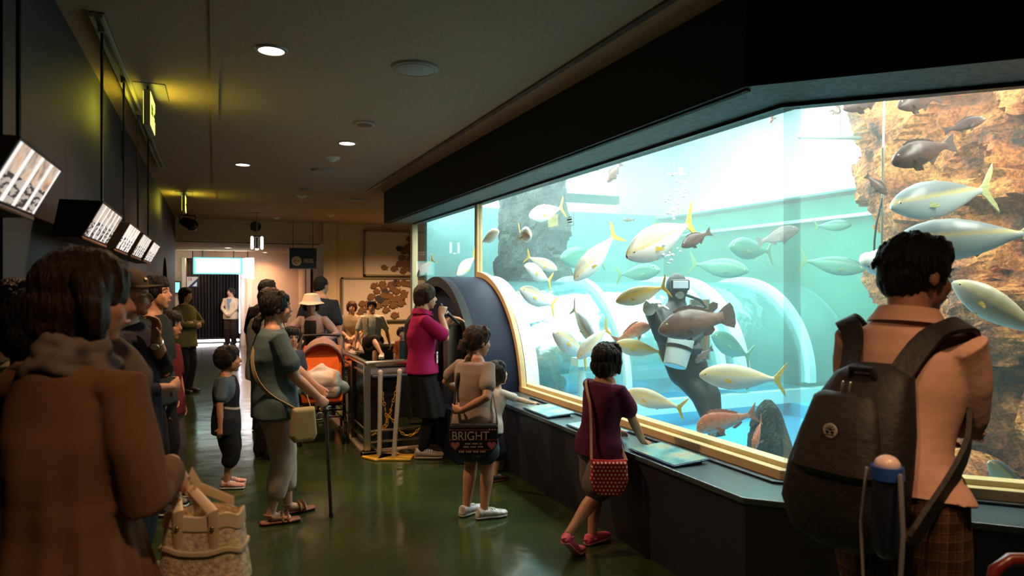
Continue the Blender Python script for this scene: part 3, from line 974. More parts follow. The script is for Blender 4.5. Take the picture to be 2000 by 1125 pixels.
def fish(kind, head, tail, label, roll=0.0, bend=0.0, group=None):
    """head and tail are points in the tank; the body hangs between them"""
    a, b = V(head), V(tail)
    L = (b - a).length
    key = (kind, round(bend, 2))
    name = {'yellow': 'yellowtail_fish', 'pale': 'yellowtail_fish', 'golden': 'yellowtail_fish', 'blue': 'yellowtail_fish', 'teal': 'yellowtail_fish',
            'brown': 'dark_fish', 'grey': 'dark_fish', 'bream': 'sea_bream', 'grouper': 'grouper_fish'}[kind]
    X = (b - a).normalized()
    up = V((0, 0, 1)); Zv = (up - X * up.dot(X)).normalized(); Yv = Zv.cross(X)
    R = Matrix((X, Yv, Zv)).transposed() @ Matrix.Rotation(roll, 3, 'X')
    mw = Matrix.Translation((a + b) / 2) @ R.to_4x4() @ Matrix.Diagonal((L, L, L, 1))
    if key in _fc:
        src = _fc[key]
        r = src.copy(); COL.objects.link(r)
        for ch in src.children:
            c = ch.copy(); COL.objects.link(c); c.parent = r
            for g in ch.children:
                e_ = g.copy(); COL.objects.link(e_); e_.parent = c
    else:
        bm, fins, eye, interp = fish_mesh(kind, bend)
        r = obj(name, bm, M['f_' + kind], None, True)
        for nm, f in fins:
            obj(nm, f, FIN[kind], r)
        w = interp(eye[0])[2] * (1.22 if kind in ('yellow', 'pale', 'golden', 'blue', 'teal') else 1)
        for s in (1, -1):
            e1 = obj('eye', ellipsoid(BM(), (eye[0] - .5, s * w * .80, eye[1]), (eye[2], eye[2] * .55, eye[2]), n=12, m=8), M['eye_white'], r, True)
            obj('pupil', ellipsoid(BM(), (eye[0] - .5, s * (w * .80 + eye[2] * .25), eye[1]), (eye[2] * .6, eye[2] * .4, eye[2] * .6), n=10, m=6), M['eye_black'], e1, True)
        _fc[key] = r
    r.matrix_world = mw
    return tag(r, label, 'fish', group)


def fp(kind, hx, hy, tx, ty, dh, dt, label, **k):
    fish(kind, at(hx, hy, dh), at(tx, ty, dt), label, **k)


YG = 'yellowtails swimming in the tank'; DG = 'dark brown fish high in the tank'; BG = 'pink sea breams'; TG = 'faint green fish deep in the tank'
fp('pale', 1366, 733, 1536, 742, 4.55, 4.5, 'white yellow-tailed fish level beside the corner joint, right of the diver', group=YG)
fp('pale', 1222, 766, 1340, 800, 4.9, 4.8, 'cream yellow-tailed fish low in front of purple-shirted girl', group=YG)
fp('golden', 1200, 673, 1300, 690, 5.4, 5.5, 'golden fish partly behind the purple-shirted girl\'s head', group=YG)
fp('golden', 1203, 590, 1313, 558, 5.3, 5.1, 'golden yellow-tailed fish just left of the diver\'s hood', group=YG, bend=-0.4)
fp('yellow', 1224, 502, 1359, 432, 4.9, 5.4, 'long olive-backed fish pointing down left above the diver', group=YG)
fp('yellow', 1122, 548, 1208, 452, 5.9, 6.1, 'silver fish diving steeply left, tail up by the tunnel top', group=YG)
fp('yellow', 1033, 424, 1103, 405, 6.9, 7.3, 'silver fish heading left near the upper edge of rock column', group=YG)
fp('yellow', 1036, 461, 1012, 456, 6.4, 6.9, 'plump pale fish seen almost head-on before the dark rock', group=YG)
fp('yellow', 974, 452, 938, 475, 7.5, 7.9, 'small pale fish cut by the golden upright', group=YG)
fp('yellow', 1024, 520, 1078, 552, 6.3, 6.7, 'silver fish with yellow tail, lower of a crossing pair', group=YG)
fp('yellow', 1088, 528, 1026, 500, 7.0, 7.2, 'silver fish behind its crossing neighbour, heading right', group=YG)
fp('yellow', 1015, 566, 1086, 600, 6.4, 6.8, 'silver fish under the crossing pair near tunnel mouth', group=YG)
fp('yellow', 1080, 650, 1150, 700, 5.6, 6.0, 'olive-backed fish nose up left beside the rainbow glare', group=YG)
fp('blue', 1160, 668, 1117, 598, 5.9, 6.3, 'slim blue-grey fish diving right over the tunnel', group=YG)
fp('yellow', 1128, 700, 1190, 638, 5.4, 5.7, 'silver-white fish climbing right behind the bobbed girl', group=YG)
fp('yellow', 892, 538, 930, 500, 8.4, 8.9, 'pale fish behind the end window pane', group=YG)
fp('pale', 815, 540, 848, 505, 9.6, 9.4, 'pale fish at the bright far edge of the tank', group=YG)
fp('blue', 1739, 405, 1945, 368, 3.95, 4.1, 'blue-silver fish heading left across the orange rock', group=YG)
fp('blue', 1745, 475, 2040, 455, 3.72, 3.6, 'big pale fish passing right behind the backpacker\'s head', group=YG)
fp('pale', 1860, 552, 2062, 668, 3.5, 3.3, 'big white fish in front of the backpacker\'s face', group=YG)
fp('blue', 1930, 903, 2015, 985, 3.3, 3.4, 'blue-white fish at bottom right near the sill', group=YG)
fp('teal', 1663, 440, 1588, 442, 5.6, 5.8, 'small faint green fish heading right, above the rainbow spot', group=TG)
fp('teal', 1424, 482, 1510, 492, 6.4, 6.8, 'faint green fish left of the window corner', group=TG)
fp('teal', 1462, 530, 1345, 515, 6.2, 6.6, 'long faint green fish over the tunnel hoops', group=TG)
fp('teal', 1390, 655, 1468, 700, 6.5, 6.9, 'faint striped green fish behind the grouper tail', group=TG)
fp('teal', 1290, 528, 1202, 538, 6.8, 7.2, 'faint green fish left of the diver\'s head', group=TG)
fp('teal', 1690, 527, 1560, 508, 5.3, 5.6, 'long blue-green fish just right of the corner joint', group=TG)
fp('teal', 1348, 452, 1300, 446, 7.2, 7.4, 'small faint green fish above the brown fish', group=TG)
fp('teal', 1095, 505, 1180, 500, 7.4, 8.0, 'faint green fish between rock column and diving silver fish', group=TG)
fp('brown', 1186, 356, 1214, 318, 6.2, 6.3, 'small reddish brown fish nose down under the soffit', group=DG)
fp('brown', 1158, 333, 1178, 318, 6.6, 6.7, 'smallest brown fish half hidden by the soffit edge', group=DG)
fp('brown', 1331, 482, 1389, 452, 5.2, 5.3, 'brown fish pointing left above the grouper', group=DG)
fp('brown', 1217, 430, 1240, 430, 7.6, 7.6, 'round dark fish far off, left of the bubbles', group=DG)
fp('grey', 1560, 448, 1478, 475, 5.9, 6.2, 'dim dark fish passing behind the corner joint', group=DG)
fp('brown', 1505, 240, 1512, 208, 4.5, 4.6, 'little brown fish nose down left of the corner joint', group=DG)
fp('brown', 1640, 220, 1618, 196, 4.3, 4.5, 'brown fish seen from the front under the soffit', group=DG)
fp('brown', 1646, 212, 1730, 184, 4.2, 4.3, 'dark fish touching the soffit, left of the lamp cord', group=DG)
fp('brown', 1606, 205, 1572, 200, 4.7, 4.8, 'brown fish tail at the hanging light frame', group=DG)
fp('brown', 1753, 208, 1838, 188, 3.9, 4.0, 'dark fish high over the left edge of the orange rock', group=DG)
fp('brown', 1925, 232, 1842, 258, 3.8, 3.9, 'dark fish with pale tail heading right over orange rock', group=DG)
fp('brown', 1742, 318, 1866, 278, 3.7, 3.8, 'largest dark fish, heading left across the rock edge', group=DG)
fp('brown', 1733, 380, 1690, 342, 4.2, 4.2, 'brown fish nose down beside the lamp cord', group=DG)
fp('grey', 1358, 708, 1392, 680, 5.3, 5.4, 'grey fish in front of the diver\'s thigh', group=DG)
fp('grouper', 1286, 645, 1434, 615, 4.75, 4.8, 'large brown grouper hiding the diver\'s chest')
fp('bream', 1270, 636, 1196, 668, 5.5, 5.6, 'pink sea bream facing right beside the white glove', group=BG)
fp('bream', 1360, 838, 1482, 806, 4.5, 4.5, 'orange-pink sea bream low by the diver\'s feet', group=BG)
fp('bream', 1472, 878, 1488, 818, 4.2, 4.4, 'small pale sea bream nose down by the sill corner', group=BG)
fp('brown', 1380, 880, 1400, 840, 4.6, 4.9, 'black fish on the floor under the orange-pink bream', group=DG)

# ================================================================ diver
M['wetsuit'] = mat('wetsuit', (0.016, 0.017, 0.022), 0.55, bump=0.2, bscale=60)
M['glove'] = mat('white_glove', (0.72, 0.72, 0.68), 0.7, bump=0.3, bscale=50)
M['tankmetal'] = mat('bucket_white', (0.62, 0.78, 0.84), 0.35)
dr = empty('diver', at(1345, 690, 5.5), 0, 'person in black wetsuit and hood floating upright, feeding fish by gloved hand', 'person')
o0 = V(dr.location)
def DP(px, py, d):
    return at(px, py, d) - o0
bm = BM()
hd, nk, ch_, wa, hp = DP(1322, 562, 5.5), DP(1322, 598, 5.5), DP(1318, 625, 5.45), DP(1330, 690, 5.5), DP(1345, 725, 5.5)
sideu = V((CS, -SN, 0))
tube(bm, [nk, ch_, wa, hp], [(.085, .075), (.20, .13), (.16, .12), (.165, .13)], 20, side=sideu)
ellipsoid(bm, hd, (.085, .10, .12))
tube(bm, [nk + V((0, 0, .05)), hd], [.07, .07])
kn, an, to = DP(1380, 775, 5.4), DP(1392, 825, 5.35), DP(1400, 850, 5.3)
for s in (-.07, .06):
    tube(bm, [hp + sideu * s, kn + sideu * s * .7, an + sideu * s * .4], [.10, .075, .05])
tube(bm, [an, to], [(.07, .035), (.09, .02)])
sl, el, hl = ch_ + sideu * -.17 + V((0, 0, .05)), DP(1292, 660, 5.25), DP(1272, 612, 5.1)
tube(bm, [sl, el, hl], [.07, .055, .04])
sr, er, hr = ch_ + sideu * .18 + V((0, 0, .05)), DP(1376, 640, 5.6), DP(1352, 668, 5.3)
tube(bm, [sr, er, hr], [.07, .055, .045])
blob('wetsuit', bm, M['wetsuit'], dr, 0.014, 3)
fm = BM(); obox(fm, hd + V((-.035, -.085, .02)), sideu, (SN, CS, 0), (0, 0, 1), .15, .05, .09)
obj('mask_frame', fm, M['black'], dr, bevel=.015)
fm = BM(); obox(fm, hd + V((-.048, -.112, .022)), sideu, (SN, CS, 0), (0, 0, 1), .12, .012, .06)
obj('mask_lens', fm, mat('mask_glass', (0.55, 0.65, 0.8), 0.08), dr, bevel=.004)
fm = BM(); cyl(fm, hd + V((-.04, -.08, -.06)), .03, .05, 16, axis=(-SN, -CS, 0)); obj('regulator', fm, M['steel'], dr, True)
fm = BM(); tube(fm, [hd + V((0, -.12, -.06)), hd + V((.15, -.1, -.1)), sr + V((.1, .02, .05)), sr + V((.05, .12, 0))], .012); obj('air_hose', fm, M['black'], dr, True)
fm = BM(); obox(fm, DP(1330, 612, 5.3), sideu, (SN, CS, 0), (0, 0, 1), .05, .03, .03); obj('buckle', fm, mat('orange_buckle', (.8, .2, .04), .4), dr)
fm = BM(); cyl(fm, DP(1365, 620, 5.75) + V((0, 0, -.35)), .09, .5, 20); obj('air_cylinder', fm, M['steel'], dr, True)
gb = BM()   # glove: palm, four bent fingers, thumb
palm = DP(1268, 604, 5.05)
ellipsoid(gb, palm, (.055, .035, .05))
for k in range(4):
    q = palm + sideu * (-.045 + .027 * k) + V((0, -.02, .03))
    tube(gb, [q, q + V((.0, -.035, .03)) * (1 + .1 * (k % 3)), q + V((0, -.065, .012))], [.014, .013, .011])
tube(gb, [palm + sideu * .04, palm + sideu * .085 + V((0, -.03, .02)), palm + sideu * .10 + V((0, -.06, .0))], [.017, .015, .012])
blob('glove', gb, M['glove'], dr, .006, 2)
gb = BM(); ellipsoid(gb, hr, (.05, .04, .045))
for k in range(4):
    q = hr + sideu * (-.04 + .026 * k) + V((0, -.02, -.02)); tube(gb, [q, q + V((0, -.03, -.035)), q + V((0, -.01, -.065))], [.013, .012, .01])
tube(gb, [hr + sideu * -.04, hr + sideu * -.08 + V((0, -.03, 0))], [.015, .012])
blob('glove', gb, M['wetsuit'], dr, .006, 2)
bk = empty('bait_bucket', DP(1324, 689, 5.15) + o0, 0, 'pale blue bait bucket with dark band at the diver\'s waist', 'bucket')
fm = BM(); ax = V((.35, .1, .93)); tube(fm, [-ax * .11, ax * .11], [.085, .10], 28, rounded=False); obj('pail', fm, M['tankmetal'], bk, True, bevel=.006)
fm = BM(); tube(fm, [ax * .02, ax * .045], [.099, .101], 28, rounded=False); obj('band', fm, M['black'], bk, True)
# bubbles
bm = BM(); random.seed(3)
for (px, py, s, nn) in ((1318, 405, 18, 34), (1300, 490, 24, 40), (1310, 450, 14, 14), (1325, 340, 15, 14), (1330, 368, 12, 10)):
    for k in range(nn):
        q = at(px + random.gauss(0, s * .5), py + random.gauss(0, s * .6), 5.3 + random.gauss(0, .12))
        r = random.uniform(.004, .014); ellipsoid(bm, q, (r * 1.2, r * 1.2, r), n=8, m=6)
tag(obj('bubbles', bm, mat('bubble', (0.85, 0.95, 1.0), 0.1, spec=1.0), None, True), 'rising air bubbles above the diver', 'bubbles', kind='stuff')

# underwater lamp on a cord, and the light frame high in the tank
q = at(1722, 515, 4.3)
lp = empty('underwater_lamp', q, 0, 'white round underwater lamp hanging on a cord left of the backpacker', 'lamp')
fm = BM(); ax = V((-CS, SN, .25)).normalized(); tube(fm, [-ax * .02, ax * .05, ax * .09], [.085, .08, .05], 28); obj('housing', fm, M['white'], lp, True)
fm = BM(); tube(fm, [-ax * .055, -ax * .015], [.098, .098], 28, rounded=False); obj('ring', fm, M['black'], lp, True)
fm = BM(); tube(fm, [-ax * .10, -ax * .055], [.088, .09], 28, rounded=False); obj('lens_ring', fm, M['white'], lp, True)
fm = BM(); tube(fm, [V((0, 0, .08)), at(1730, 190, 4.3) - q + V((0, 0, .5))], .007); obj('pole', fm, M['steel'], lp, True)
fm = BM(); tube(fm, [ax * .05 + V((0, 0, .04)), at(1708, 470, 4.3) - q, at(1711, 440, 4.3) - q, at(1724, 385, 4.3) - q, V((.0, 0, .6)) + (at(1729, 385, 4.3) - q) * 0.3], .006); obj('cord', fm, M['black'], lp, True)
q = at(1608, 232, 5.6)
lf = empty('light_frame', q, 0, 'square white-lit frame hanging high in the tank under the soffit', 'lamp')
u = V((CS, -SN, 0)); fm = BM()
for (a, b_) in (((-.13, -.14), (.13, -.14)), ((-.13, -.14), (-.13, .14)), ((.13, -.14), (.13, .14)), ((-.13, .14), (.13, .14))):
    tube(fm, [u * a[0] + V((0, 0, a[1])), u * b_[0] + V((0, 0, b_[1]))], .014)
tube(fm, [u * -.2 + V((0, 0, -.15)), u * .3 + V((0, 0, -.16))], .016)
tube(fm, [u * -.13 + V((0, 0, .14)), u * -.13 + V((0, 0, .9))], .008); tube(fm, [u * .13 + V((0, 0, .14)), u * .13 + V((0, 0, .9))], .008)
obj('frame', fm, mat('grey_frame', (.4, .38, .38), .5), lf, True)
fm = BM(); obox(fm, (0, 0, 0), u, (SN, CS, 0), (0, 0, 1), .24, .02, .26); obj('lit_panel', fm, emitter('lit_panel', (1, 1, 1), 3.0), lf)
# ================================================================ PEOPLE
SKIN = mat('skin', (0.56, 0.31, 0.20), 0.5, var=0.05, vscale=8, bump=0.05, bscale=120)
SKIN_DARK = mat('skin_tan', (0.44, 0.22, 0.13), 0.5, var=0.05, vscale=8, bump=0.05, bscale=120)
M['lip'] = mat('lip', (0.45, 0.16, 0.13), 0.4)
M['sclera'] = mat('sclera', (0.7, 0.66, 0.6), 0.2)
M['iris'] = mat('iris', (0.012, 0.008, 0.006), 0.1)


def hairmat(name, col):
    return mat(name, col, 0.42, bump=0.9, bscale=26, stretch=(5, 5, 0.6), var=0.35, vscale=14, spec=0.35)


H_BLACK = hairmat('hair_black', (0.010, 0.008, 0.007))
H_BROWN = hairmat('hair_brown', (0.035, 0.017, 0.010))
H_RED = hairmat('hair_auburn', (0.075, 0.028, 0.015))


def cloth(name, col, **k):
    k.setdefault('bump', 0.35); k.setdefault('bscale', 7); k.setdefault('var', 0.05)
    m = mat(name, col, k.pop('rough', 0.85), spec=0.2, **k)
    return m


def patterned(name, fn, rough=0.85, bump=0.3, bscale=8):
    """cloth whose colour comes from fn(nt, x, y, z) -> colour socket"""
    m, nt, out = newmat(name)
    b = nt.nodes.new('ShaderNodeBsdfPrincipled'); b.inputs['Roughness'].default_value = rough; b.inputs['Specular IOR Level'].default_value = 0.2
    nt.links.new(b.outputs[0], out.inputs[0])
    x, y, z = coords(nt)
    nt.links.new(fn(nt, x, y, z), b.inputs['Base Color'])
    n = nt.nodes.new('ShaderNodeTexNoise'); n.inputs['Scale'].default_value = bscale
    nt.links.new(coords(nt, 'Object', False), n.inputs['Vector'])
    bp = nt.nodes.new('ShaderNodeBump'); bp.inputs['Strength'].default_value = bump; bp.inputs['Distance'].default_value = 0.02
    nt.links.new(n.outputs[0], bp.inputs['Height']); nt.links.new(bp.outputs[0], b.inputs['Normal'])
    return m


def ik(a, b, l1, l2, hint):
    a, b, hint = V(a), V(b), V(hint)
    d = b - a
    L = d.length
    if L > (l1 + l2) * 0.995:
        b = a + d.normalized() * (l1 + l2) * 0.995; d = b - a; L = d.length
    t = (l1 * l1 - l2 * l2 + L * L) / (2 * L)
    h = math.sqrt(max(0, l1 * l1 - t * t))
    u = d.normalized()
    p = hint - u * hint.dot(u)
    if p.length < 1e-5:
        p = V((0, 0, 1)) - u * u.z
    return a + u * t + p.normalized() * h, b


def rotm(yaw=0, pitch=0, roll=0):
    """yaw + turns right, pitch + nods down, roll + tilts right"""
    return Matrix.Rotation(math.radians(-yaw), 3, 'Z') @ Matrix.Rotation(math.radians(-pitch), 3, 'X') @ Matrix.Rotation(math.radians(roll), 3, 'Y')


def hand_prims(bm, wrist, d, n, s, curl=0.5, side=1, spread=0.0, point=False):
    """palm, four fingers, thumb. d = direction of the hand, n = back of the hand, side=+1 puts thumb towards d x n"""
    d = V(d).normalized(); n = V(n); n = (n - d * n.dot(d)).normalized()
    u = d.cross(n).normalized() * side
    w = V(wrist)
    pl = 0.42 * s
    tube(bm, [w - d * .03 * s, w + d * pl * .3, w + d * pl * .95], [(.15 * s, .11 * s), (.20 * s, .12 * s), (.235 * s, .105 * s)], 14, side=u)
    lens = [0.40, 0.46, 0.43, 0.33]
    for k in range(4):
        o = w + d * pl + u * ((1.5 - k) * 0.125 * s)
        L = lens[k] * s; r = 0.058 * s
        a = curl * (0.9 + 0.12 * k) + random.uniform(-.05, .05)
        pts = [o - d * .08 * s]
        dd = d + u * ((1.5 - k) * spread)
        p = o; ang = 0
        for j, fr in enumerate((0.45, 0.32, 0.23)):
            ang += a * (0.8 if j == 0 else 1.0)
            v = dd * math.cos(ang) - n * math.sin(ang)
            p2 = p + v.normalized() * L * fr
            pts.append(p); p = p2
        pts.append(p)
        tube(bm, pts, [r, r * 1.0, r * .95, r * .85, r * .75], 8)
    o = w + d * pl * .25 + u * .16 * s
    p1 = o + (u * .8 + d * .6 - n * .3 * (1 + curl)).normalized() * .20 * s
    p2 = p1 + (u * (.35 - .3 * curl) + d * .9 - n * .35 * (1 + curl)).normalized() * .17 * s
    tube(bm, [o - u * .08 * s, p1, p2], [.075 * s, .066 * s, .05 * s], 8)


def fringe(TB, style):
    low = {'short': .20, 'spiky': .18, 'ponytail': .17, 'lowpony': .20, 'long': .15, 'bowl': .12, 'bobkid': .12, 'bob': .14}.get(style, .15)
    for q in (-.25, -.17, -.085, 0, .085, .17, .25):
        x = q * 1.12
        ys = .40 * math.sqrt(max(.05, 1 - (x / .335) ** 2)) - .035
        TB([(q * .9, ys * .45, .44), (x, ys * .86, .33), (x * 1.02, ys, .24), (x * 1.03, ys + .005, low + .02 * math.sin(q * 50))], [.085, .065, .045, .02])




def hair_prims(bm, T, style):
    def E(c, r, rot=None):
        ellipsoid(bm, T @ V(c), tuple(k * T.to_scale()[0] for k in r), T.to_3x3().normalized() @ (rot or Matrix.Identity(3)), 20, 14)
    sc = T.to_scale()[0]

    def TB(pts, rr):
        tube(bm, [T @ V(p) for p in pts], [((r[0] * sc, r[1] * sc) if isinstance(r, tuple) else r * sc) for r in rr], 10)
    if style in ('short', 'spiky', 'crop'):
        k = 0.95 if style == 'crop' else 1.03
        E((0, -.09, .14), (.375 * k, .435 * k, .40 * k))
        E((0, -.21, -.04), (.33 * k, .29 * k, .33))
        if style != 'crop':
            E((0, .10, .34), (.30, .28, .20))
            for s in (-1, 1):
                TB([(s * .33, .05, .2), (s * .355, .10, .0), (s * .345, .11, -.08)], [.07, .05, .03])
            fringe(TB, style)
        if style == 'spiky':
            rnd = random.Random(5)
            for _ in range(120):
                a = rnd.uniform(0, 2 * PI); e = rnd.uniform(0.05, 1.45)
                n = V((math.cos(a) * math.cos(e), math.sin(a) * math.cos(e), math.sin(e)))
                p = V((n.x * .36, n.y * .42 - .09, n.z * .39 + .14))
                q = p + (n * .045 + V((n.x * .02 + rnd.uniform(-.04, .04), -.03 + rnd.uniform(-.06, .04), -.13 * (1 - n.z * .6) + rnd.uniform(-.05, .02))))
                TB([p - n * .04 + V((0, 0, .03)), p + n * .012, q], [.05, .042, .008])
    elif style in ('bob', 'bobkid', 'bowl'):
        E((0, -.08, .13), (.40, .45, .415))
        lo = -.14 if style != 'bowl' else -.02
        E((0, -.16, lo), (.405, .36, .36))
        for s in (-1, 1):
            TB([(s * .33, -.02, .2), (s * .37, .02, -.05), (s * .35, .03, lo - .18)], [(.12, .16), (.10, .15), (.05, .09)])
        fringe(TB, style)
    elif style in ('ponytail', 'lowpony'):
        E((0, -.08, .13), (.375, .44, .405))
        E((0, -.19, -.02), (.34, .30, .30))
        z = -.02 if style == 'ponytail' else -.30
        E((0, -.47, z), (.09, .09, .09))
        TB([(0, -.42, z + .04), (.02, -.56, z - .02), (.03, -.62, z - .25), (.02, -.58, z - .48)], [.08, .13, .14, .05])
        for s in (-1, 1):
            TB([(s * .30, .1, .28), (s * .35, .02, .05), (s * .30, -.18, -.08)], [.08, .06, .05])
        fringe(TB, style)
    elif style == 'long':
        E((0, -.08, .13), (.395, .45, .41))
        E((0, -.18, -.2), (.38, .30, .45))
        E((0, -.2, -.55), (.34, .22, .3))
        for s in (-1, 1):
            TB([(s * .32, .02, .25), (s * .37, .06, -.1), (s * .34, .05, -.5)], [(.12, .14), (.09, .13), (.05, .08)])
        fringe(TB, style)
    elif style == 'shortwoman':
        E((0, -.07, .15), (.405, .46, .43))
        E((0, -.20, -.06), (.37, .32, .36))
        for s in (-1, 1):
            TB([(s * .33, 0, .2), (s * .38, .04, -.02), (s * .34, .0, -.22)], [(.11, .15), (.09, .13), (.04, .07)])
        fringe(TB, style)
    elif style == 'fgbob':
        E((0, -.06, .13), (.405, .47, .42))
        E((0, -.14, -.10), (.405, .41, .40))
        E((0, -.20, -.30), (.36, .34, .25))
        for s in (-1, 1):
            TB([(s * .34, .02, .2), (s * .42, .08, -.05), (s * .40, .12, -.30), (s * .36, .16, -.40)], [(.12, .2), (.11, .18), (.08, .14), (.03, .05)])
        fringe(TB, style)


def person(label, pos, heading, H, hr=0.142, w=1.0, lean=0, side_lean=0, twist=0, head=(0, 0, 0), L=None, R=None, fl=None, fr=None,
           el=(-.6, -.6, -.3), er=(.6, -.6, -.3), kl=(0, 1, 0), kr=(0, 1, 0), hipz=None, hL=None, hR=None, curl=(0.5, 0.5),
           skin=None, hair=None, hstyle='short', top=None, bottom=None, shoes=None, vox=0.009, belly=0.0, female=False, eyes=True, toe=(0, 0), z=0.0,
           heel_up=(0, 0), hairvox=None):
    """a clothed figure. Unit coordinates (fractions of H): x right, y forward, z up from the feet."""
    skin = skin or SKIN
    root = empty('person', (pos[0], pos[1], z), -math.radians(heading), label, 'person')
    J = {}
    kid = hr > 0.15
    hh = H * hr
    legs = 0.50 if not kid else 0.50 - (hr - 0.15) * .9
    hip = V((0, 0, (hipz if hipz is not None else legs - .005) * H))
    sh_z = H - hh - 0.043 * H if not kid else H - hh - 0.028 * H
    spine = sh_z - (legs - .005) * H
    RL = rotm(twist, lean, side_lean)
    up = RL @ V((0, 0, 1)); rt = RL @ V((1, 0, 0)); fw = RL @ V((0, 1, 0))
    chest = hip + up * spine
    sw = (0.106 if female else 0.118) * H * (0.92 if kid else 1) * (0.5 + w * .5)
    hw = 0.052 * H
    nb = chest + up * (.034 if not kid else .02) * H + fw * .004 * H
    HR_ = rotm(*head)
    hc = nb + RL @ V((0, 0.018 * H, 0)) + (HR_ @ V((0, 0.05 * hh, 1))) * (hh * 0.5 + .006 * H)
    T = Matrix.Translation(hc) @ HR_.to_4x4() @ Matrix.Diagonal((hh, hh, hh, 1))
    l1, l2 = 0.170 * H, 0.150 * H
    shL, shR = chest - rt * sw * .93 + up * -.020 * H, chest + rt * sw * .93 + up * -.020 * H
    tgL = V(L) * H if L is not None else shL + V((-.035 * H, .02 * H, -.315 * H))
    tgR = V(R) * H if R is not None else shR + V((.035 * H, .02 * H, -.315 * H))
    eL, wL = ik(shL, tgL, l1, l2, el)
    eR, wR = ik(shR, tgR, l1, l2, er)
    hpL, hpR = hip + rotm(twist * .3) @ V((-hw, 0, 0)), hip + rotm(twist * .3) @ V((hw, 0, 0))
    t1 = t2 = (legs - .045) * H / 2 * 1.012
    fL = V(fl if fl is not None else (-.055, 0, 0)) * H
    fR = V(fr if fr is not None else (.055, 0.01, 0)) * H
    aL = fL + V((0, 0, .042 * H + heel_up[0] * H)); aR = fR + V((0, 0, .042 * H + heel_up[1] * H))
    kL, aL = ik(hpL, aL, t1, t2, kl)
    kR, aR = ik(hpR, aR, t1, t2, kr)
    J.update(root=root, hip=hip, chest=chest, up=up, rt=rt, fw=fw, shL=shL, shR=shR, eL=eL, eR=eR, wL=wL, wR=wR, hc=hc, T=T, hh=hh, nb=nb, aL=aL, aR=aR, kL=kL, kR=kR)

    def torso(t, infl=0.0, extra=0.0):
        """t: -0.25 (below hip) .. 1 shoulder; returns centre, rx, ry"""
        tab = [(-.35, .088, .066), (-.1, .094, .070), (.08, .092, .068), (.38, .078 + belly * .3, .060 + belly * .5), (.66, .092, .070), (.85, .100, .064), (.96, .090, .050), (1.06, .055, .042)]
        if female:
            tab = [(-.35, .090, .068), (-.1, .098, .074), (.08, .092, .068), (.38, .072 + belly * .3, .056 + belly * .5), (.66, .086, .076), (.85, .090, .062), (.96, .080, .047), (1.06, .048, .038)]
        for a, b in zip(tab, tab[1:]):
            if t <= b[0]:
                k = max(0, (t - a[0]) / (b[0] - a[0])); rx = a[1] + (b[1] - a[1]) * k; ry = a[2] + (b[2] - a[2]) * k
                break
        else:
            rx, ry = tab[-1][1:]
        # spine bends: lower part follows pelvis
        c = hip + (V((0, 0, 1)) * (1 - min(1, max(0, t * 1.6))) + up * min(1, max(0, t * 1.6))).normalized() * spine * t
        return c, rx * H * w + infl * H, ry * H * w + infl * H

    J['torso'] = torso

    def surf(t, ang, off=0.02):
        """point on the clothed torso; ang 0 = front, 90 = right side, 180 = back"""
        c, rx, ry = torso(t)
        off += .022 * max(0, .5 - t)
        a = math.radians(ang)
        return c + rt * math.sin(a) * (rx + off * H) + fw * math.cos(a) * (ry + off * H)
    J['surf'] = surf
    # ------------ body
    bm = BM()
    ts = [-.12, 0.08, .38, .66, .85, .96, 1.03]
    pp = [torso(t) for t in ts]
    tube(bm, [p[0] for p in pp], [(p[1] * .92, p[2] * .92) for p in pp], 24, side=rt)
    tube(bm, [chest - up * .03 * H, nb, hc - HR_ @ V((0, hh * .12, hh * .18))], [.036 * H * (1 if not kid else .85)] * 3, 14)
    def HE(c, r):
        ellipsoid(bm, T @ V(c), tuple(k * hh for k in r), HR_, 20, 14)
    HE((0, -.04, .11), (.325, .405, .385)); HE((0, .12, -.16), (.245, .265, .30)); HE((0, .235, -.40), (.105, .095, .085))
    HE((0, .30, .09), (.20, .09, .06)); HE((0.13, .27, -.13), (.10, .09, .11)); HE((-.13, .27, -.13), (.10, .09, .11)); HE((0, .335, -.27), (.09, .075, .05))
    tube(bm, [T @ V((0, .345, .06)), T @ V((0, .425, -.06)), T @ V((0, .435, -.11))], [.028 * hh, .038 * hh, .05 * hh], 8)
    for s in (-1, 1):
        HE((s * .335, -.02, -.04), (.035, .075, .115))
    hands = []
    for (sh, e, wr, hd_, cu, s) in ((shL, eL, wL, hL, curl[0], -1), (shR, eR, wR, hR, curl[1], 1)):
        k = 1.0 if kid else 1
        ar = .028 * H * k * (.7 + .3 * w)
        tube(bm, [sh - rt * s * .03 * H, sh, sh.lerp(e, .5), e, e.lerp(wr, .35), wr], [ar * .85, ar * .92, ar * .97, ar * .82, ar * .84, (ar * .62, ar * .5)], 12)
        d = (wr - e).normalized()
        n = V(hd_[3:6]) if hd_ and len(hd_) > 3 else (V((s, .3, 0)) if abs(d.z) > .6 else V((0, 0, 1)))
        d2 = V(hd_[:3]) if hd_ else d
        hand_prims(bm, wr, d2, n, .108 * H * (.95 if kid else 1), cu, side=s if not hd_ or len(hd_) < 7 else hd_[6])
    for (hp, kk, an) in ((hpL, kL, aL), (hpR, kR, aR)):
        lr = H * (.7 + .3 * w) * (1.12 if kid else 1)
        tube(bm, [hp + V((0, 0, .02 * H)), hp.lerp(kk, .45), kk, kk.lerp(an, .3), kk.lerp(an, .75), an], [.052 * lr, .046 * lr, .031 * lr, .032 * lr, .022 * lr, .019 * lr], 14)
    feet = []
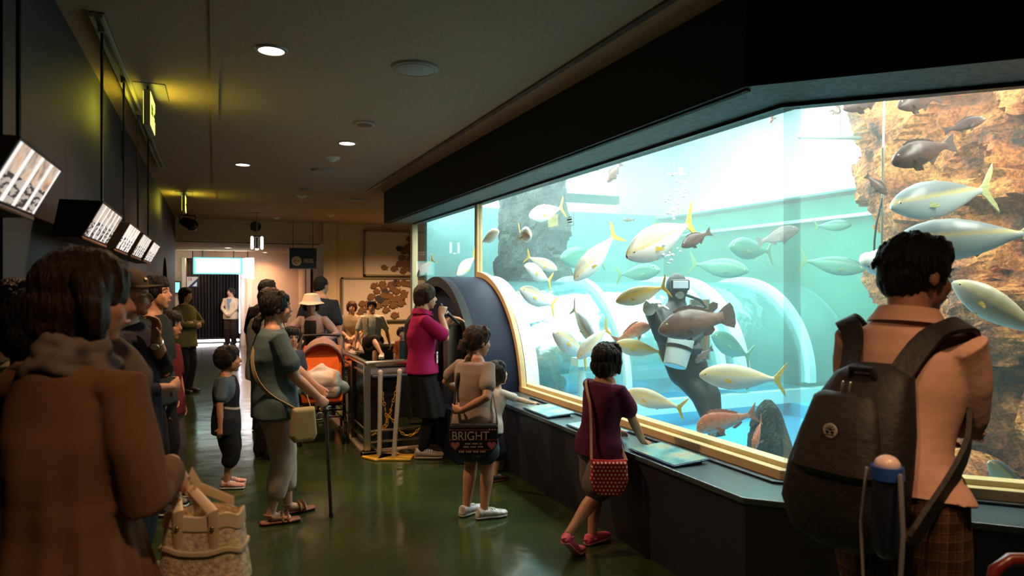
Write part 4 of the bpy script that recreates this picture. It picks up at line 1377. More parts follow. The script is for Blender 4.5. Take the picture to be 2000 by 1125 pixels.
    for (an, tt, hu) in ((aL, toe[0], heel_up[0]), (aR, toe[1], heel_up[1])):
        fd = V((math.sin(math.radians(tt)), math.cos(math.radians(tt)), 0))
        drop = V((0, 0, -(hu * H) - .022 * H))
        heel = an - fd * .025 * H + V((0, 0, -.024 * H))
        ball = an + fd * .072 * H * (1 - hu * 3) + drop
        tp = ball + fd * .045 * H
        ball.z = max(ball.z, .018 * H); tp.z = max(tp.z, .016 * H)
        feet.append((an, heel, ball, tp, fd))
        tube(bm, [an, heel.lerp(ball, .35) + V((0, 0, .012 * H)), ball], [(.020 * H, .022 * H), (.024 * H, .02 * H), (.03 * H, .014 * H)], 12)
    blob('body', bm, skin, root, vox, 2)
    # ------------ eyes, brows, mouth
    if eyes:
        for s in (-1, 1):
            e1 = obj('eye', ellipsoid(BM(), T @ V((s * .125, .325, .02)), (.05 * hh, .032 * hh, .019 * hh), HR_, 12, 8), M['sclera'], root, True)
            obj('pupil', ellipsoid(BM(), T @ V((s * .125, .348, .02)), (.024 * hh, .016 * hh, .019 * hh), HR_, 10, 6), M['iris'], e1, True)
            b_ = BM(); tube(b_, [T @ V((s * .05, .385, .10)), T @ V((s * .13, .375, .125)), T @ V((s * .21, .325, .10))], [.012 * hh, .014 * hh, .008 * hh], 6)
            obj('eyebrow', b_, hair or H_BLACK, root, True)
        b_ = BM(); tube(b_, [T @ V((-.08, .375, -.255)), T @ V((0, .41, -.25)), T @ V((.08, .375, -.255))], [.012 * hh, .022 * hh, .012 * hh], 8)
        obj('lips', b_, M['lip'], root, True)
    # ------------ hair
    if hstyle:
        bm = BM(); hair_prims(bm, T, hstyle)
        blob('hair', bm, hair or H_BLACK, root, hairvox or vox * .9, 1, noise=.007 * hh / .2, nscale=45, stretch=(2.0, 2.0, .3))
    # ------------ top
    if top:
        bm = BM(); inf = top.get('loose', .012); hem = top.get('hem', -.12); flare = top.get('flare', 0.012); fo = top.get('folds', 0); fa = top.get('fold_amp', .04)
        n = 40 if not fo else 96
        rings = []
        tvals = [hem + (1.0 - hem) * k / 14 for k in range(15)]
        tvals[-1] = 0.99
        for q, t in enumerate(tvals):
            c, rx, ry = torso(t)
            g = max(0, 1 - (t - hem) / max(.2, (.8 - hem)))
            rx += (inf + flare * g) * H; ry += (inf + flare * g) * H
            if t < .3 and bottom and bottom.get('kind', 'pants') != 'skirt':
                lk = (.054 * (.7 + .3 * w) * (1.05 if kid else 1) + bottom.get('loose', .012) + .012) * H
                kk_ = min(1, (.3 - t) * 5)
                rx = max(rx, rx + (hw + lk - rx) * kk_); ry = max(ry, ry + (lk - ry) * kk_)
            rg = []
            for k in range(n):
                a = 2 * PI * k / n
                f = 1 + (fa * g * math.cos(fo * a + 1.3 * math.sin(a * 2)) if fo else 0)
                rg.append(c + rt * math.cos(a) * rx * f + fw * math.sin(a) * ry * f)
            rings.append(rg)
        c, rx, ry = torso(1.06)
        c2_ = nb - up * .012 * H
        rings.append([c2_ + rt * math.cos(2 * PI * k / n) * .048 * H + fw * math.sin(2 * PI * k / n) * .045 * H for k in range(n)])
        loft(bm, rings)
        sl = top.get('sleeve', .45)      # fraction of the arm: .5 = elbow, 1 = wrist
        si = top.get('sleeve_loose', .012) * H * .55
        if sl > 0:
            for (sh, e, wr, s) in ((shL, eL, wL, -1), (shR, eR, wR, 1)):
                k = .86 if kid else 1
                ar = .029 * H * k * (.7 + .3 * w)
                pts = [sh - rt * s * .050 * H - up * .004 * H, sh + up * .000 * H]
                rr = [ar * 1.05 + si * .5, ar * 1.05 + si * .7]
                if sl <= .5:
                    p = sh.lerp(e, sl * 2); pts += [sh.lerp(p, .5), p]; rr += [ar * 1.05 + si, ar * 1.0 + si * top.get('cuff', 1.4)]
                else:
                    p = e.lerp(wr, (sl - .5) * 2); pts += [sh.lerp(e, .5), e, e.lerp(p, .5), p]; rr += [ar + si, ar * .9 + si, ar * .85 + si * .9, ar * .75 + si * top.get('cuff', .7)]
                tube(bm, pts, rr, 14)
        o = blob('shirt' if not top.get('name') else top['name'], bm, top['m'], root, top.get('vox', vox), 2, noise=top.get('wrinkle', .006) * H, nscale=9 / H * 1.4, stretch=(1, 1, .8))
        J['top'] = o
        if top.get('collar'):
            cb = BM(); cz = nb + up * .008 * H
            for r_, w_ in ((.050, .020),):
                rings = []
                for k in range(29):
                    a = 2 * PI * k / 28
                    if True:
                        op = .010 * math.cos(a) * H
                        c0 = cz + rt * math.sin(a) * (r_ - .004) * H + fw * math.cos(a) * (r_) * H - up * (.018 * H * max(0, math.cos(a)))
                        c1_ = cz + rt * math.sin(a) * (r_ + .014) * H + fw * math.cos(a) * (r_ + .012) * H - up * (.018 * H * max(0, math.cos(a)) + .022 * H)
                        rings.append([c0 + up * .004 * H, c0 + (c0 - cz).normalized() * .005 * H + up * .005 * H, c1_ + (c1_ - cz).normalized() * .004 * H, c1_])
                loft(cb, rings)
            obj('collar', cb, top.get('collar_m', top['m']), root, True)
    # ------------ bottom
    if bottom:
        bm = BM(); kd = bottom.get('kind', 'pants'); inf = bottom.get('loose', .012) * H
        wt = bottom.get('waist', .16)
        if kd == 'skirt':
            ln = bottom.get('len', .5); n = 72; rings = []
            zl = (1 - ln) * (hip.z / H) * H if True else 0
            c0, rx, ry = torso(wt)
            km = (kL + kR) / 2
            for q in range(10):
                t = q / 9
                if q < 3:
                    c, rx_, ry_ = torso(wt - (wt + .1) * q / 3); rx_ += inf; ry_ += inf
                else:
                    k = (q - 3) / 6
                    c0, rx0, ry0 = torso(-.1)
                    ce = hip.lerp(km, min(1.0, ln * 2)) if ln <= .5 else km.lerp((aL + aR) / 2, (ln - .5) * 2)
                    ce = ce + (hip - V((0, 0, hip.z))) * 0
                    c = c0.lerp(ce, k); sp = abs((kL - kR).length)
                    rx_ = rx0 + inf + k * (bottom.get('flare', .03) * H + max(0, sp * .5 - rx0 * .4) * .5); ry_ = ry0 + inf + k * bottom.get('flare', .03) * H
                fo = bottom.get('folds', 14); fa = bottom.get('fold_amp', .05) * t
                rings.append([c + V((1, 0, 0)) * math.cos(2 * PI * k / n) * rx_ * (1 + fa * math.cos(fo * 2 * PI * k / n)) + V((0, 1, 0)) * math.sin(2 * PI * k / n) * ry_ * (1 + fa * math.cos(fo * 2 * PI * k / n)) for k in range(n)])
            loft(bm, rings)
        else:
            ln = bottom.get('len', 1.0)
            pp = [torso(t) for t in (-.12, 0, .08, wt)]
            tube(bm, [p[0] for p in pp], [(p[1] + inf * kf, p[2] + inf * kf) for p, kf in zip(pp, (.8, .6, .3, .1))], 24, side=rt, rounded=False)
            fl_ = bottom.get('flare', 0.0) * H
            for (hp, kk, an) in ((hpL, kL, aL), (hpR, kR, aR)):
                lr = H * (.7 + .3 * w) * (1.05 if kid else 1)
                if ln <= .5:
                    e = hp.lerp(kk, ln * 2); pts = [hp + V((0, 0, .03 * H)), hp.lerp(e, .4), e]; rr = [.054 * lr + inf, .050 * lr + inf, .044 * lr + inf * 1.5 + fl_]
                else:
                    e = kk.lerp(an, (ln - .5) * 2); pts = [hp + V((0, 0, .03 * H)), hp.lerp(kk, .45), kk, kk.lerp(e, .5), e]
                    rr = [.054 * lr + inf, .048 * lr + inf, .036 * lr + inf, .033 * lr + inf, .026 * lr + inf * 1.1 + fl_]
                tube(bm, pts, rr, 18)
        J['bottom'] = blob({'skirt': 'skirt', 'pants': 'trousers', 'shorts': 'shorts'}[kd], bm, bottom['m'], root, bottom.get('vox', vox), 2, noise=bottom.get('wrinkle', .004) * H, nscale=12 / H * 1.3)
    # ------------ shoes
    if shoes:
        for (an, heel, ball, tp, fd) in feet:
            kd = shoes.get('kind', 'sneaker')
            sb = BM(); ub = BM(); hs = .019 * H
            sd = V((fd.y, -fd.x, 0))
            lift = V((0, 0, -.006 * H))
            if kd != 'none':
                pts = [heel + lift - fd * .012 * H, heel + lift, heel.lerp(ball, .5) + lift, ball + lift, tp + lift]
                tube(sb, [V((p.x, p.y, max(p.z - .006 * H, .009 * H))) for p in pts], [(.022 * H, .009 * H), (.026 * H, .009 * H), (.026 * H, .009 * H), (.034 * H, .009 * H), (.026 * H, .009 * H)], 14, side=sd)
                sole = blob('shoe', sb, shoes.get('sole', M['white']), root, .005 if vox < .012 else .008, 1)
                if kd in ('sneaker', 'clog', 'flat'):
                    hk = {'sneaker': .030, 'clog': .022, 'flat': .010}[kd]
                    pts = [heel - fd * .006 * H, heel + V((0, 0, hk * .5 * H)), heel.lerp(ball, .4) + V((0, 0, hk * .45 * H)), ball + V((0, 0, .006 * H)), tp + V((0, 0, .002 * H))]
                    tube(ub, pts, [(.022 * H, .016 * H), (.027 * H, .024 * H + hk * .2 * H), (.027 * H, .024 * H), (.033 * H, .017 * H), (.026 * H, .012 * H)], 16, side=sd)
                    blob('upper', ub, shoes['m'], sole, .005 if vox < .012 else .008, 1)
                    if kd == 'sneaker':
                        lb = BM()
                        for q in (.45, .58, .71, .84):
                            c = heel.lerp(ball, q) + V((0, 0, .045 * H - q * .022 * H))
                            tube(lb, [c - sd * .016 * H, c + V((0, 0, .004 * H)), c + sd * .016 * H], .0028 * H, 6)
                        obj('laces', lb, shoes.get('lace', M['white']), sole, True)
                    if kd == 'clog':
                        lb = BM(); tube(lb, [an + sd * .03 * H - fd * .0 * H + V((0, 0, -.012 * H)), heel - fd * .028 * H + V((0, 0, .012 * H)), an - sd * .03 * H + V((0, 0, -.012 * H))], (.005 * H), 8)
                        obj('strap', lb, shoes['m'], sole, True)
                else:
                    lb = BM()
                    for q in (.75, .98):
                        c = heel.lerp(ball, q)
                        tube(lb, [c + sd * .032 * H + V((0, 0, -.004 * H)), c + sd * .02 * H + V((0, 0, .018 * H)), c + V((0, 0, .024 * H)), c - sd * .02 * H + V((0, 0, .018 * H)), c - sd * .032 * H + V((0, 0, -.004 * H))], [(.010 * H, .004 * H)] * 5, 8)
                    tube(lb, [an + sd * .024 * H, an - fd * .026 * H, an - sd * .024 * H], .004 * H, 6)
                    obj('strap', lb, shoes['m'], sole, True)
    return J


def strap(J, pts, wdt, th, m, name='strap', parent=None):
    bm = BM()
    # smooth the path
    P_ = [V(p) for p in pts]
    for _ in range(2):
        Q = [P_[0]]
        for a, b in zip(P_, P_[1:]):
            Q += [a.lerp(b, .25), a.lerp(b, .75)]
        Q.append(P_[-1]); P_ = Q
    c = J['torso'](.5)[0]
    rings = []
    for i, p in enumerate(P_):
        t = (P_[min(i + 1, len(P_) - 1)] - P_[max(i - 1, 0)]).normalized()
        o = (p - c); o = (o - t * o.dot(t)); o.z *= 1; o.normalize()
        s = t.cross(o).normalized()
        rings.append([p + s * wdt / 2 - o * th / 2, p + s * wdt / 2 + o * th / 2, p - s * wdt / 2 + o * th / 2, p - s * wdt / 2 - o * th / 2])
    loft(bm, rings)
    return obj(name, bm, m, parent or J['root'], True)


def ground(px, py):
    p = onZ(px, py, 0); return (p.x, p.y)


def gp(px, d):
    p = at(px, 563, d); return (p.x, p.y)
# ================================================================ THE VISITORS
def dots(scale, fg, bg, r=.28):
    def fn(nt, x, y, z):
        def cell(a, off):
            return mathn(nt, 'SUBTRACT', mathn(nt, 'FRACT', mathn(nt, 'ADD', mathn(nt, 'MULTIPLY', a, scale), off)), 0.5)
        row = mathn(nt, 'FLOOR', mathn(nt, 'MULTIPLY', z, scale))
        sh = mathn(nt, 'MULTIPLY', row, 0.5)
        xx = mathn(nt, 'SUBTRACT', mathn(nt, 'FRACT', mathn(nt, 'ADD', mathn(nt, 'MULTIPLY', x, scale), sh)), 0.5)
        zz = cell(z, 0.0)
        d = mathn(nt, 'SQRT', mathn(nt, 'ADD', mathn(nt, 'MULTIPLY', xx, xx), mathn(nt, 'MULTIPLY', zz, zz)))
        return ramp(nt, d, [(0, fg), (r, fg), (r + .03, bg), (1, bg)])
    return fn


def plaid(a, b, c, s=18):
    def fn(nt, x, y, z):
        def line(v, k, w):
            return mathn(nt, 'LESS_THAN', mathn(nt, 'FRACT', mathn(nt, 'MULTIPLY', v, k)), w)
        xy = mathn(nt, 'ADD', x, mathn(nt, 'MULTIPLY', y, .8))
        wide = mathn(nt, 'ADD', line(xy, s * .8, .4), line(z, s * .8, .4))
        thin = mathn(nt, 'ADD', line(mathn(nt, 'ADD', xy, .01), s * 1.6, .06), line(z, s * 1.6, .06))
        q = mathn(nt, 'MULTIPLY_ADD', thin, .45, mathn(nt, 'MULTIPLY', wide, .22), clamp=True)
        return ramp(nt, q, [(.0, a), (.44, b), (.50, c), (1, c)])
    return fn


def floral(bg, f1, f2, s=40):
    def fn(nt, x, y, z):
        v = nt.nodes.new('ShaderNodeTexVoronoi'); v.inputs['Scale'].default_value = s; nt.links.new(coords(nt, 'Object', False), v.inputs['Vector'])
        return ramp(nt, v.outputs['Distance'], [(0, f1), (.25, f1), (.32, f2), (.5, bg), (1, bg)])
    return fn


def hstripes(a, b, s=60):
    def fn(nt, x, y, z):
        return ramp(nt, mathn(nt, 'FRACT', mathn(nt, 'MULTIPLY', z, s)), [(0, a), (.45, a), (.5, b), (1, b)])
    return fn


def TL(pos, heading, H, world):
    """a place in the room as a target in a figure's own unit coordinates"""
    p = Matrix.Rotation(math.radians(heading), 3, 'Z') @ (V(world) - V((pos[0], pos[1], 0)))
    return p / H


dark_pants = cloth('black_trousers', (0.010, 0.010, 0.012))
blk_shoe = mat('black_shoe', (0.012, 0.012, 0.012), .4)

# ---- guide with the microphone
g = person('person in magenta polo and black skirt speaking into a microphone', (1.72, 5.97), 96, 1.55, w=.98, female=True, hair=H_BROWN, hstyle='shortwoman',
           L=(-.10, .20, .80), R=(.055, .10, .825), el=(-.5, -.3, -1), er=(.5, -.3, -1), hL=(.3, 1, -.15, 0, .1, 1), hR=(-.25, .3, .9, .9, -.3, 0), curl=(.25, 1.2),
           top=dict(m=cloth('magenta_polo', (0.31, 0.008, 0.085)), sleeve=.36, hem=-.02, loose=.014, collar=True, sleeve_loose=.018),
           bottom=dict(kind='skirt', m=cloth('black_skirt', (0.008, 0.008, 0.009)), len=.56, flare=.022, folds=10), shoes=dict(kind='sneaker', m=mat('taupe_trainer', (.30, .24, .20), .6), sole=mat('taupe_sole', (.4, .34, .3), .6)),
           fl=(-.05, .03, 0), fr=(.05, -.01, 0), toe=(-5, 15), vox=.008)
sk = BM()
for a, k in (('aL', 'kL'), ('aR', 'kR')):
    tube(sk, [g[a], g[a].lerp(g[k], .5), g[a].lerp(g[k], .88)], [.036, .052, .054], 14)
obj('stockings', sk, dark_pants, g['root'], True)
strap(g, [g['surf'](1.02, 150, -.005), g['surf'](.98, 90, -.02), g['surf'](.85, 30, .012), g['surf'](.6, 10, .014), g['surf'](.42, 20, .022)], .012, .003, M['black'], 'lanyard')
cb = BM(); q = g['surf'](.26, 24, .024); obox(cb, q, (1, -.35, 0), (.35, 1, 0), (0, 0, 1), .075, .004, .10)
badge = obj('name_badge', cb, mat('badge_card', (.8, .8, .78), .4), g['root'])
cb = BM(); obox(cb, q + V((.002, .004, .03)), (1, -.35, 0), (.35, 1, 0), (0, 0, 1), .05, .003, .012); obox(cb, q + V((.002, .004, -.01)), (1, -.35, 0), (.35, 1, 0), (0, 0, 1), .055, .003, .006)
obj('badge_print', cb, mat('badge_ink', (.08, .12, .3), .5), badge)
mp = g['root'].matrix_basis
rz = g['root'].rotation_euler[2]
def wpt(J, p):
    r = J['root']; return Matrix.Translation(r.location) @ (Matrix.Rotation(r.rotation_euler[2], 4, 'Z') @ V(p).to_4d()).to_3d() if False else V(r.location) + Matrix.Rotation(r.rotation_euler[2], 3, 'Z') @ V(p)
mouth = wpt(g, g['T'] @ V((.03, .50, -.27)))
ax = (wpt(g, (0, .72, -.69)) - wpt(g, (0, 0, 0))).normalized()
mic = empty('microphone', mouth, 0, 'dark handheld microphone held at the guide\'s mouth', 'microphone')
fm = BM(); tube(fm, [ax * .045, ax * .12, ax * .26], [.019, .017, .013], 16); obj('handle', fm, M['dark_metal'], mic, True)
fm = BM(); ellipsoid(fm, ax * .025, (.027, .027, .027)); obj('grille', fm, M['black'], mic, True)

# ---- girl in grey tee with printed bag
gg = person('person, girl in grey tee with ponytail, hand held behind back', (1.585, 4.26), 58, 1.27, hr=.165, w=1.0, hair=H_BROWN, hstyle='ponytail', head=(22, 4, 0),
            R=(.02, -.13, .575), er=(1, -.4, -.6), hR=(-1, -.15, .1, 0, -1, 0), L=(-.13, .12, .60), el=(-1, 0, -.3), curl=(.5, .7),
            top=dict(m=cloth('heather_grey_tee', (.30, .235, .20)), sleeve=.30, hem=-.05, loose=.018, sleeve_loose=.022), bottom=dict(kind='shorts', m=cloth('blue_denim', (.05, .07, .10)), len=.30, loose=.02),
            shoes=dict(kind='sneaker', m=mat('white_silver_trainer', (.55, .55, .57), .5, var=.4, vscale=40), sole=mat('pale_sole', (.6, .6, .62), .5)), fl=(-.045, -.01, 0), fr=(.06, .005, 0), toe=(5, 35), vox=.007, skin=SKIN_DARK)
lo = V(gg['root'].location); rz = gg['root'].rotation_euler[2]
bag = empty('shoulder_bag', lo, rz, 'black printed shoulder bag lettered BRIGHT worn by the ponytailed girl', 'bag')
bm = BM()
Ax = V((.50, -.86, 0)); Ay = V((.86, .50, 0))   # bag plane, local: width dir and outward normal roughly back-right
bc = gg['surf'](-.03, 150, .055) + V((0.01, 0, -.03))
Rz = Matrix.Rotation(rz, 3, 'Z')
nrm = (Rz.inverted() @ V((-.38, -.925, 0))).normalized(); wd = V((-nrm.y, nrm.x, 0))
prof = [(-.155, .085), (-.155, -.04), (-.10, -.115), (.10, -.115), (.155, -.04), (.155, .085)]
loft(bm, [[bc + wd * a + V((0, 0, b)) + nrm * t for a, b in prof] for t in (-.03, .03)])
for v in bm.verts: pass
M['bagprint'] = patterned('bag_cloth', lambda nt, x, y, z: ramp(nt, mathn(nt, 'FRACT', mathn(nt, 'MULTIPLY', z, 16.0)), [(0, (.012, .009, .009)), (.86, (.014, .010, .010)), (.9, (.20, .05, .05)), (1, (.10, .03, .035))]), .6)
o = obj('pouch', bm, M['bagprint'], bag, bevel=.018)
pink = mat('pink_print', (.42, .12, .16), .5); pale = mat('pale_print', (.50, .42, .36), .5)
Rt = Matrix((wd if (Rz @ wd).dot(V((CS, -SN, 0))) > 0 else -wd, V((0, 0, 1)), nrm)).transposed()
wdr = Rt.col[0].copy()
text('lettering', 'BRIGHT', .078, bc + nrm * .0315 + V((0, 0, .012)) - wdr * .02, Rt, pale, bag, sx=.88)
for q, (s_, zz) in enumerate((('★ ★ ★', .05),)):
    fm = BM()
    for k in range(3):
        obox(fm, bc + nrm * .032 + wdr * (.10 + .018 * k) + V((0, 0, .055)), wdr, nrm, (0, 0, 1), .008, .002, .008)
    obj('star_print', fm, pale, bag)
fm = BM()
for (zz, x0, x1) in ((-.035, -.05, .06), (-.055, -.06, .08), (-.085, -.09, .09)):
    n = int((x1 - x0) / .009)
    for k in range(n):
        if k % 5 != 4:
            obox(fm, bc + nrm * .0315 + wdr * (x0 + .009 * k) + V((0, 0, zz)), wdr, nrm, (0, 0, 1), .006, .002, .009 if zz != -.085 else .012)
obj('small_print', fm, pale, bag)
for sx_ in (-.115, .115):   # hearts
    fm = BM(); c = bc + nrm * .032 + wdr * sx_ + V((0, 0, -.045)); pts = []
    for k in range(24):
        a = 2 * PI * k / 24
        pts.append((.0021 * 16 * math.sin(a) ** 3 * .85, .0021 * (13 * math.cos(a) - 5 * math.cos(2 * a) - 2 * math.cos(3 * a) - math.cos(4 * a)) * .85))
    loft(fm, [[c + wdr * p[0] + V((0, 0, p[1])) + nrm * t for p in pts] for t in (-.001, .001)]); obj('heart_print', fm, pink, bag)
strap(gg, [bc + wdr * -.15 + V((0, 0, .08)), gg['surf'](.5, -150, .032), gg['surf'](.85, -165, .036), gg['surf'](1.0, -60, .01) + V((0, 0, .01)), gg['surf'](.8, 20, .02), gg['surf'](.3, 80, .04), bc + wdr * .15 + V((0, 0, .08))], .028, .004, M['black'], 'bag_strap', bag)

# ---- girl in purple with polka bag
pg_ = person('person, bobbed girl in purple tee leaning on the ledge, ankles crossed', (2.09, 3.50), 72, 1.20, hr=.175, w=1.03, hair=H_BLACK, hstyle='bobkid', lean=4, side_lean=3, head=(2, 0, 0),
             R=(.12, .20, .49), er=(.6, -.5, -.6), hR=(.1, 1, -.35, .2, .1, 1), L=(-.05, .23, .49), el=(-1, 0, -.2), hL=(0, 1, -.2, 0, 0, 1), curl=(.4, .5),
             top=dict(m=cloth('purple_tee', (.085, .012, .045)), sleeve=.30, hem=-.10, loose=.016, sleeve_loose=.024, cuff=1.9), bottom=dict(kind='shorts', m=cloth('grey_denim', (.11, .10, .105)), len=.38, loose=.018, flare=.006),
             shoes=dict(kind='clog', m=mat('pink_clog', (.62, .10, .17), .5), sole=mat('pink_clog_sole', (.68, .25, .28), .5)), fl=(-.03, -.02, 0), fr=(.02, -.235, 0), toe=(0, -6), heel_up=(0, .075), kr=(.2, 1, .1), vox=.007, hairvox=.006, skin=SKIN_DARK)
fm = BM()
for (h_, k_) in (('L', 'kL'), ('R', 'kR')):
    hp2 = pg_['hip'] + V((-.052 * 1.23 if h_ == 'L' else .052 * 1.23, 0, 0)); e = hp2.lerp(pg_[k_], .68); t = (pg_[k_] - hp2).normalized()
    for dz in (0, .022):
        u_ = V((0, 1, 0)).cross(t).normalized(); v_ = t.cross(u_); ring = [e - t * dz + u_ * math.cos(2 * PI * k / 24) * .0755 + v_ * math.sin(2 * PI * k / 24) * .0755 for k in range(25)]
        tube(fm, ring, .0028, 6)
obj('hem_stitching', fm, mat('pale_braid', (.5, .45, .38), .8), pg_['root'], True)
lo = V(pg_['root'].location); rz = pg_['root'].rotation_euler[2]; Rz = Matrix.Rotation(rz, 3, 'Z')
bag = empty('shoulder_bag', lo, rz, 'red bag with white polka dots hanging at purple girl\'s hip', 'bag')
nrm = (Rz.inverted() @ V((-.42, -.907, 0))).normalized(); wd = V((-nrm.y, nrm.x, 0)); wdr = wd if (Rz @ wd).dot(V((CS, -SN, 0))) > 0 else -wd
bc = pg_['surf'](-.12, 125, .05) + V((0, 0, -.06))
pf = [(-.10, .085), (-.108, -.03), (-.09, -.085), (-.05, -.115), (.05, -.115), (.09, -.085), (.108, -.03), (.10, .085)]
bm = BM(); loft(bm, [[bc + wdr * a * k + V((0, 0, b * k)) + nrm * t for a, b in pf] for t, k in ((-.026, .9), (-.015, 1), (.015, 1), (.026, .9))])
pm = patterned('polka_cloth', dots(46, (.80, .62, .55), (.36, .018, .016), .24), .7, .1)
# dots mapped in the bag's own plane
nt = pm.node_tree
o = obj('pouch', bm, pm, None, bevel=.008)
o.parent = bag; o.data.transform(Matrix(((wdr.x, wdr.y, 0, 0), (nrm.x, nrm.y, 0, 0), (0, 0, 1, 0), (0, 0, 0, 1))) @ Matrix.Translation(-bc))
o.matrix_local = (Matrix(((wdr.x, wdr.y, 0, 0), (nrm.x, nrm.y, 0, 0), (0, 0, 1, 0), (0, 0, 0, 1))) @ Matrix.Translation(-bc)).inverted()
fm = BM(); tube(fm, [bc + wdr * -.10 + V((0, 0, .087)), bc + V((0, 0, .082)), bc + wdr * .10 + V((0, 0, .087))], .007, 8); obj('piping', fm, mat('red_piping', (.4, .03, .02), .6), bag, True)
strap(pg_, [bc + wdr * -.10 + V((0, 0, .08)), pg_['surf'](.3, 165, .034), pg_['surf'](.7, 175, .036), pg_['surf'](.9, -165, .034), pg_['surf'](1.0, -130, .03) + V((0, 0, .02)), pg_['surf'](.9, -60, .02), pg_['surf'](.5, 20, .03), pg_['surf'](.1, 85, .03), bc + wdr * .10 + V((0, 0, .08))], .016, .004, mat('tan_strap', (.42, .25, .18), .6), 'bag_strap', bag)

# ---- toddler leaning on the ledge
person('person, small child in white tee reaching over the ledge', (2.0, 5.02), 82, .95, hr=.21, w=1.05, hair=H_BLACK, hstyle='bobkid', head=(0, -6, 0), lean=10, L=(-.06, .40, .60), R=(.10, .38, .615), el=(-1, 0, -.6), er=(1, 0, -.6),
       hL=(0, 1, 0, 0, 0, 1), hR=(.1, 1, 0, 0, 0, 1), top=dict(m=cloth('white_tee', (.55, .50, .45)), sleeve=.35, hem=-.1, loose=.02), bottom=dict(kind='shorts', m=cloth('dark_shorts', (.02, .02, .03)), len=.5, loose=.02),
       shoes=dict(kind='sneaker', m=mat('dark_trainer', (.03, .02, .03), .5), sole=mat('red_sole', (.3, .05, .05), .6)), vox=.008)

# ---- boy in blue and black
def boytee(nt, x, y, z):
    s = ramp(nt, mathn(nt, 'ABSOLUTE', mathn(nt, 'SUBTRACT', mathn(nt, 'ADD', mathn(nt, 'MULTIPLY', y, .25), z), .625)), [(0, (.45, .42, .36)), (.006, (.4, .38, .3)), (.009, (.012, .013, .018)), (1, (.012, .013, .018))])
    mx = nt.nodes.new('ShaderNodeMixRGB'); mx.inputs[2].default_value = (.075, .11, .155, 1)
    nt.links.new(s, mx.inputs[1])
    a = mathn(nt, 'GREATER_THAN', mathn(nt, 'ADD', mathn(nt, 'MULTIPLY', mathn(nt, 'ABSOLUTE', x), 1.0), mathn(nt, 'MULTIPLY', z, .42)), .385)
    nt.links.new(a, mx.inputs[0]); return mx.outputs[0]
person('person, small boy in blue and black tee standing in the aisle', (.085, 5.66), 100, 1.08, hr=.19, w=1.0, hair=H_BLACK, hstyle='bowl', head=(-4, -4, 0),
       top=dict(m=patterned('boy_tee', boytee), sleeve=.34, hem=-.22, loose=.02, sleeve_loose=.02), bottom=dict(kind='shorts', m=cloth('boy_shorts', (.010, .010, .013)), len=.62, loose=.022, flare=.008),
       R=(.15, -.02, .36), shoes=dict(kind='sneaker', m=mat('red_white_trainer', (.58, .52, .47), .5, col2=(.5, .12, .08), cscale=25), sole=M['white']), toe=(0, 8), vox=.007, skin=SKIN_DARK)

# ---- woman in blue-grey tee with cream bag and cane
wj = person('person in blue-grey tee and cream cropped trousers with low ponytail', (.365, 4.72), 80, 1.50, w=1.04, female=True, belly=.02, hair=H_BLACK, hstyle='lowpony', head=(6, -2, 0), lean=-2,
            R=(.10, .16, .535), er=(.5, -1, -.4), hR=(0, .6, -.7, 1, .2, 0), L=(-.06, .20, .56), el=(-1, 0, -.5),
            top=dict(m=cloth('blue_grey_tee', (.10, .155, .17)), sleeve=.33, hem=-.12, loose=.017, sleeve_loose=.02, flare=.01, wrinkle=.008), bottom=dict(kind='pants', m=cloth('cream_trousers', (.52, .42, .34)), len=.78, loose=.016),
            shoes=dict(kind='sandal', m=mat('tan_sandal', (.40, .22, .14), .5), sole=mat('red_brown_sole', (.22, .06, .03), .5)), fl=(-.05, .07, 0), fr=(.045, -.03, 0), toe=(-5, 8), vox=.007, curl=(.8, 1.0))
lo = V(wj['root'].location); rz = wj['root'].rotation_euler[2]
bag = empty('shoulder_bag', lo, rz, 'cream crossbody bag at hip of woman in blue-grey tee', 'bag')
cm = mat('cream_leather', (.42, .33, .17), .5)
bc = wj['surf'](-.05, 65, .05) + V((.01, .03, -.06))
bm = BM(); loft(bm, [[bc + V((t, a * k, b * k)) for a, b in ((-.07, .10), (-.085, -.08), (-.06, -.12), (.06, -.12), (.085, -.08), (.07, .10))] for t, k in ((-.035, .85), (-.02, 1), (.02, 1), (.035, .85))])
obj('pouch', bm, cm, bag, bevel=.012)
strap(wj, [bc + V((0, -.05, .09)), wj['surf'](.25, 130, .03), wj['surf'](.6, 160, .035), wj['surf'](.95, -165, .015), wj['surf'](1.03, -120, .0), wj['surf'](.95, -40, .015), wj['surf'](.5, 20, .03), bc + V((0, .05, .09))], .028, .005, cm, 'bag_strap', bag)
h_ = wpt(wj, wj['wR'] + V((0, .05, -.07)))
cn = empty('walking_cane', (h_.x, h_.y, 0), 0, 'thin dark cane standing on the floor in hand of blue-grey tee woman', 'cane')
fm = BM(); b0 = V((.03, -.03, .012)); tube(fm, [b0, V((0, 0, h_.z - .02))], [.011, .013], 10); obj('shaft', fm, mat('dark_cane', (.03, .02, .018), .5, var=.5, vscale=60), cn, True)
fm = BM(); tube(fm, [V((0, -.05, h_.z - .01)), V((0, 0, h_.z)), V((0, .05, h_.z - .005))], [.014, .016, .012], 10); obj('handle', fm, M['black'], cn, True)
fm = BM(); tube(fm, [b0 + V((0, 0, .0)), b0 + V((0, 0, .03))], [.016, .014], 10, rounded=False); obj('ferrule', fm, M['rubber'], cn, True)

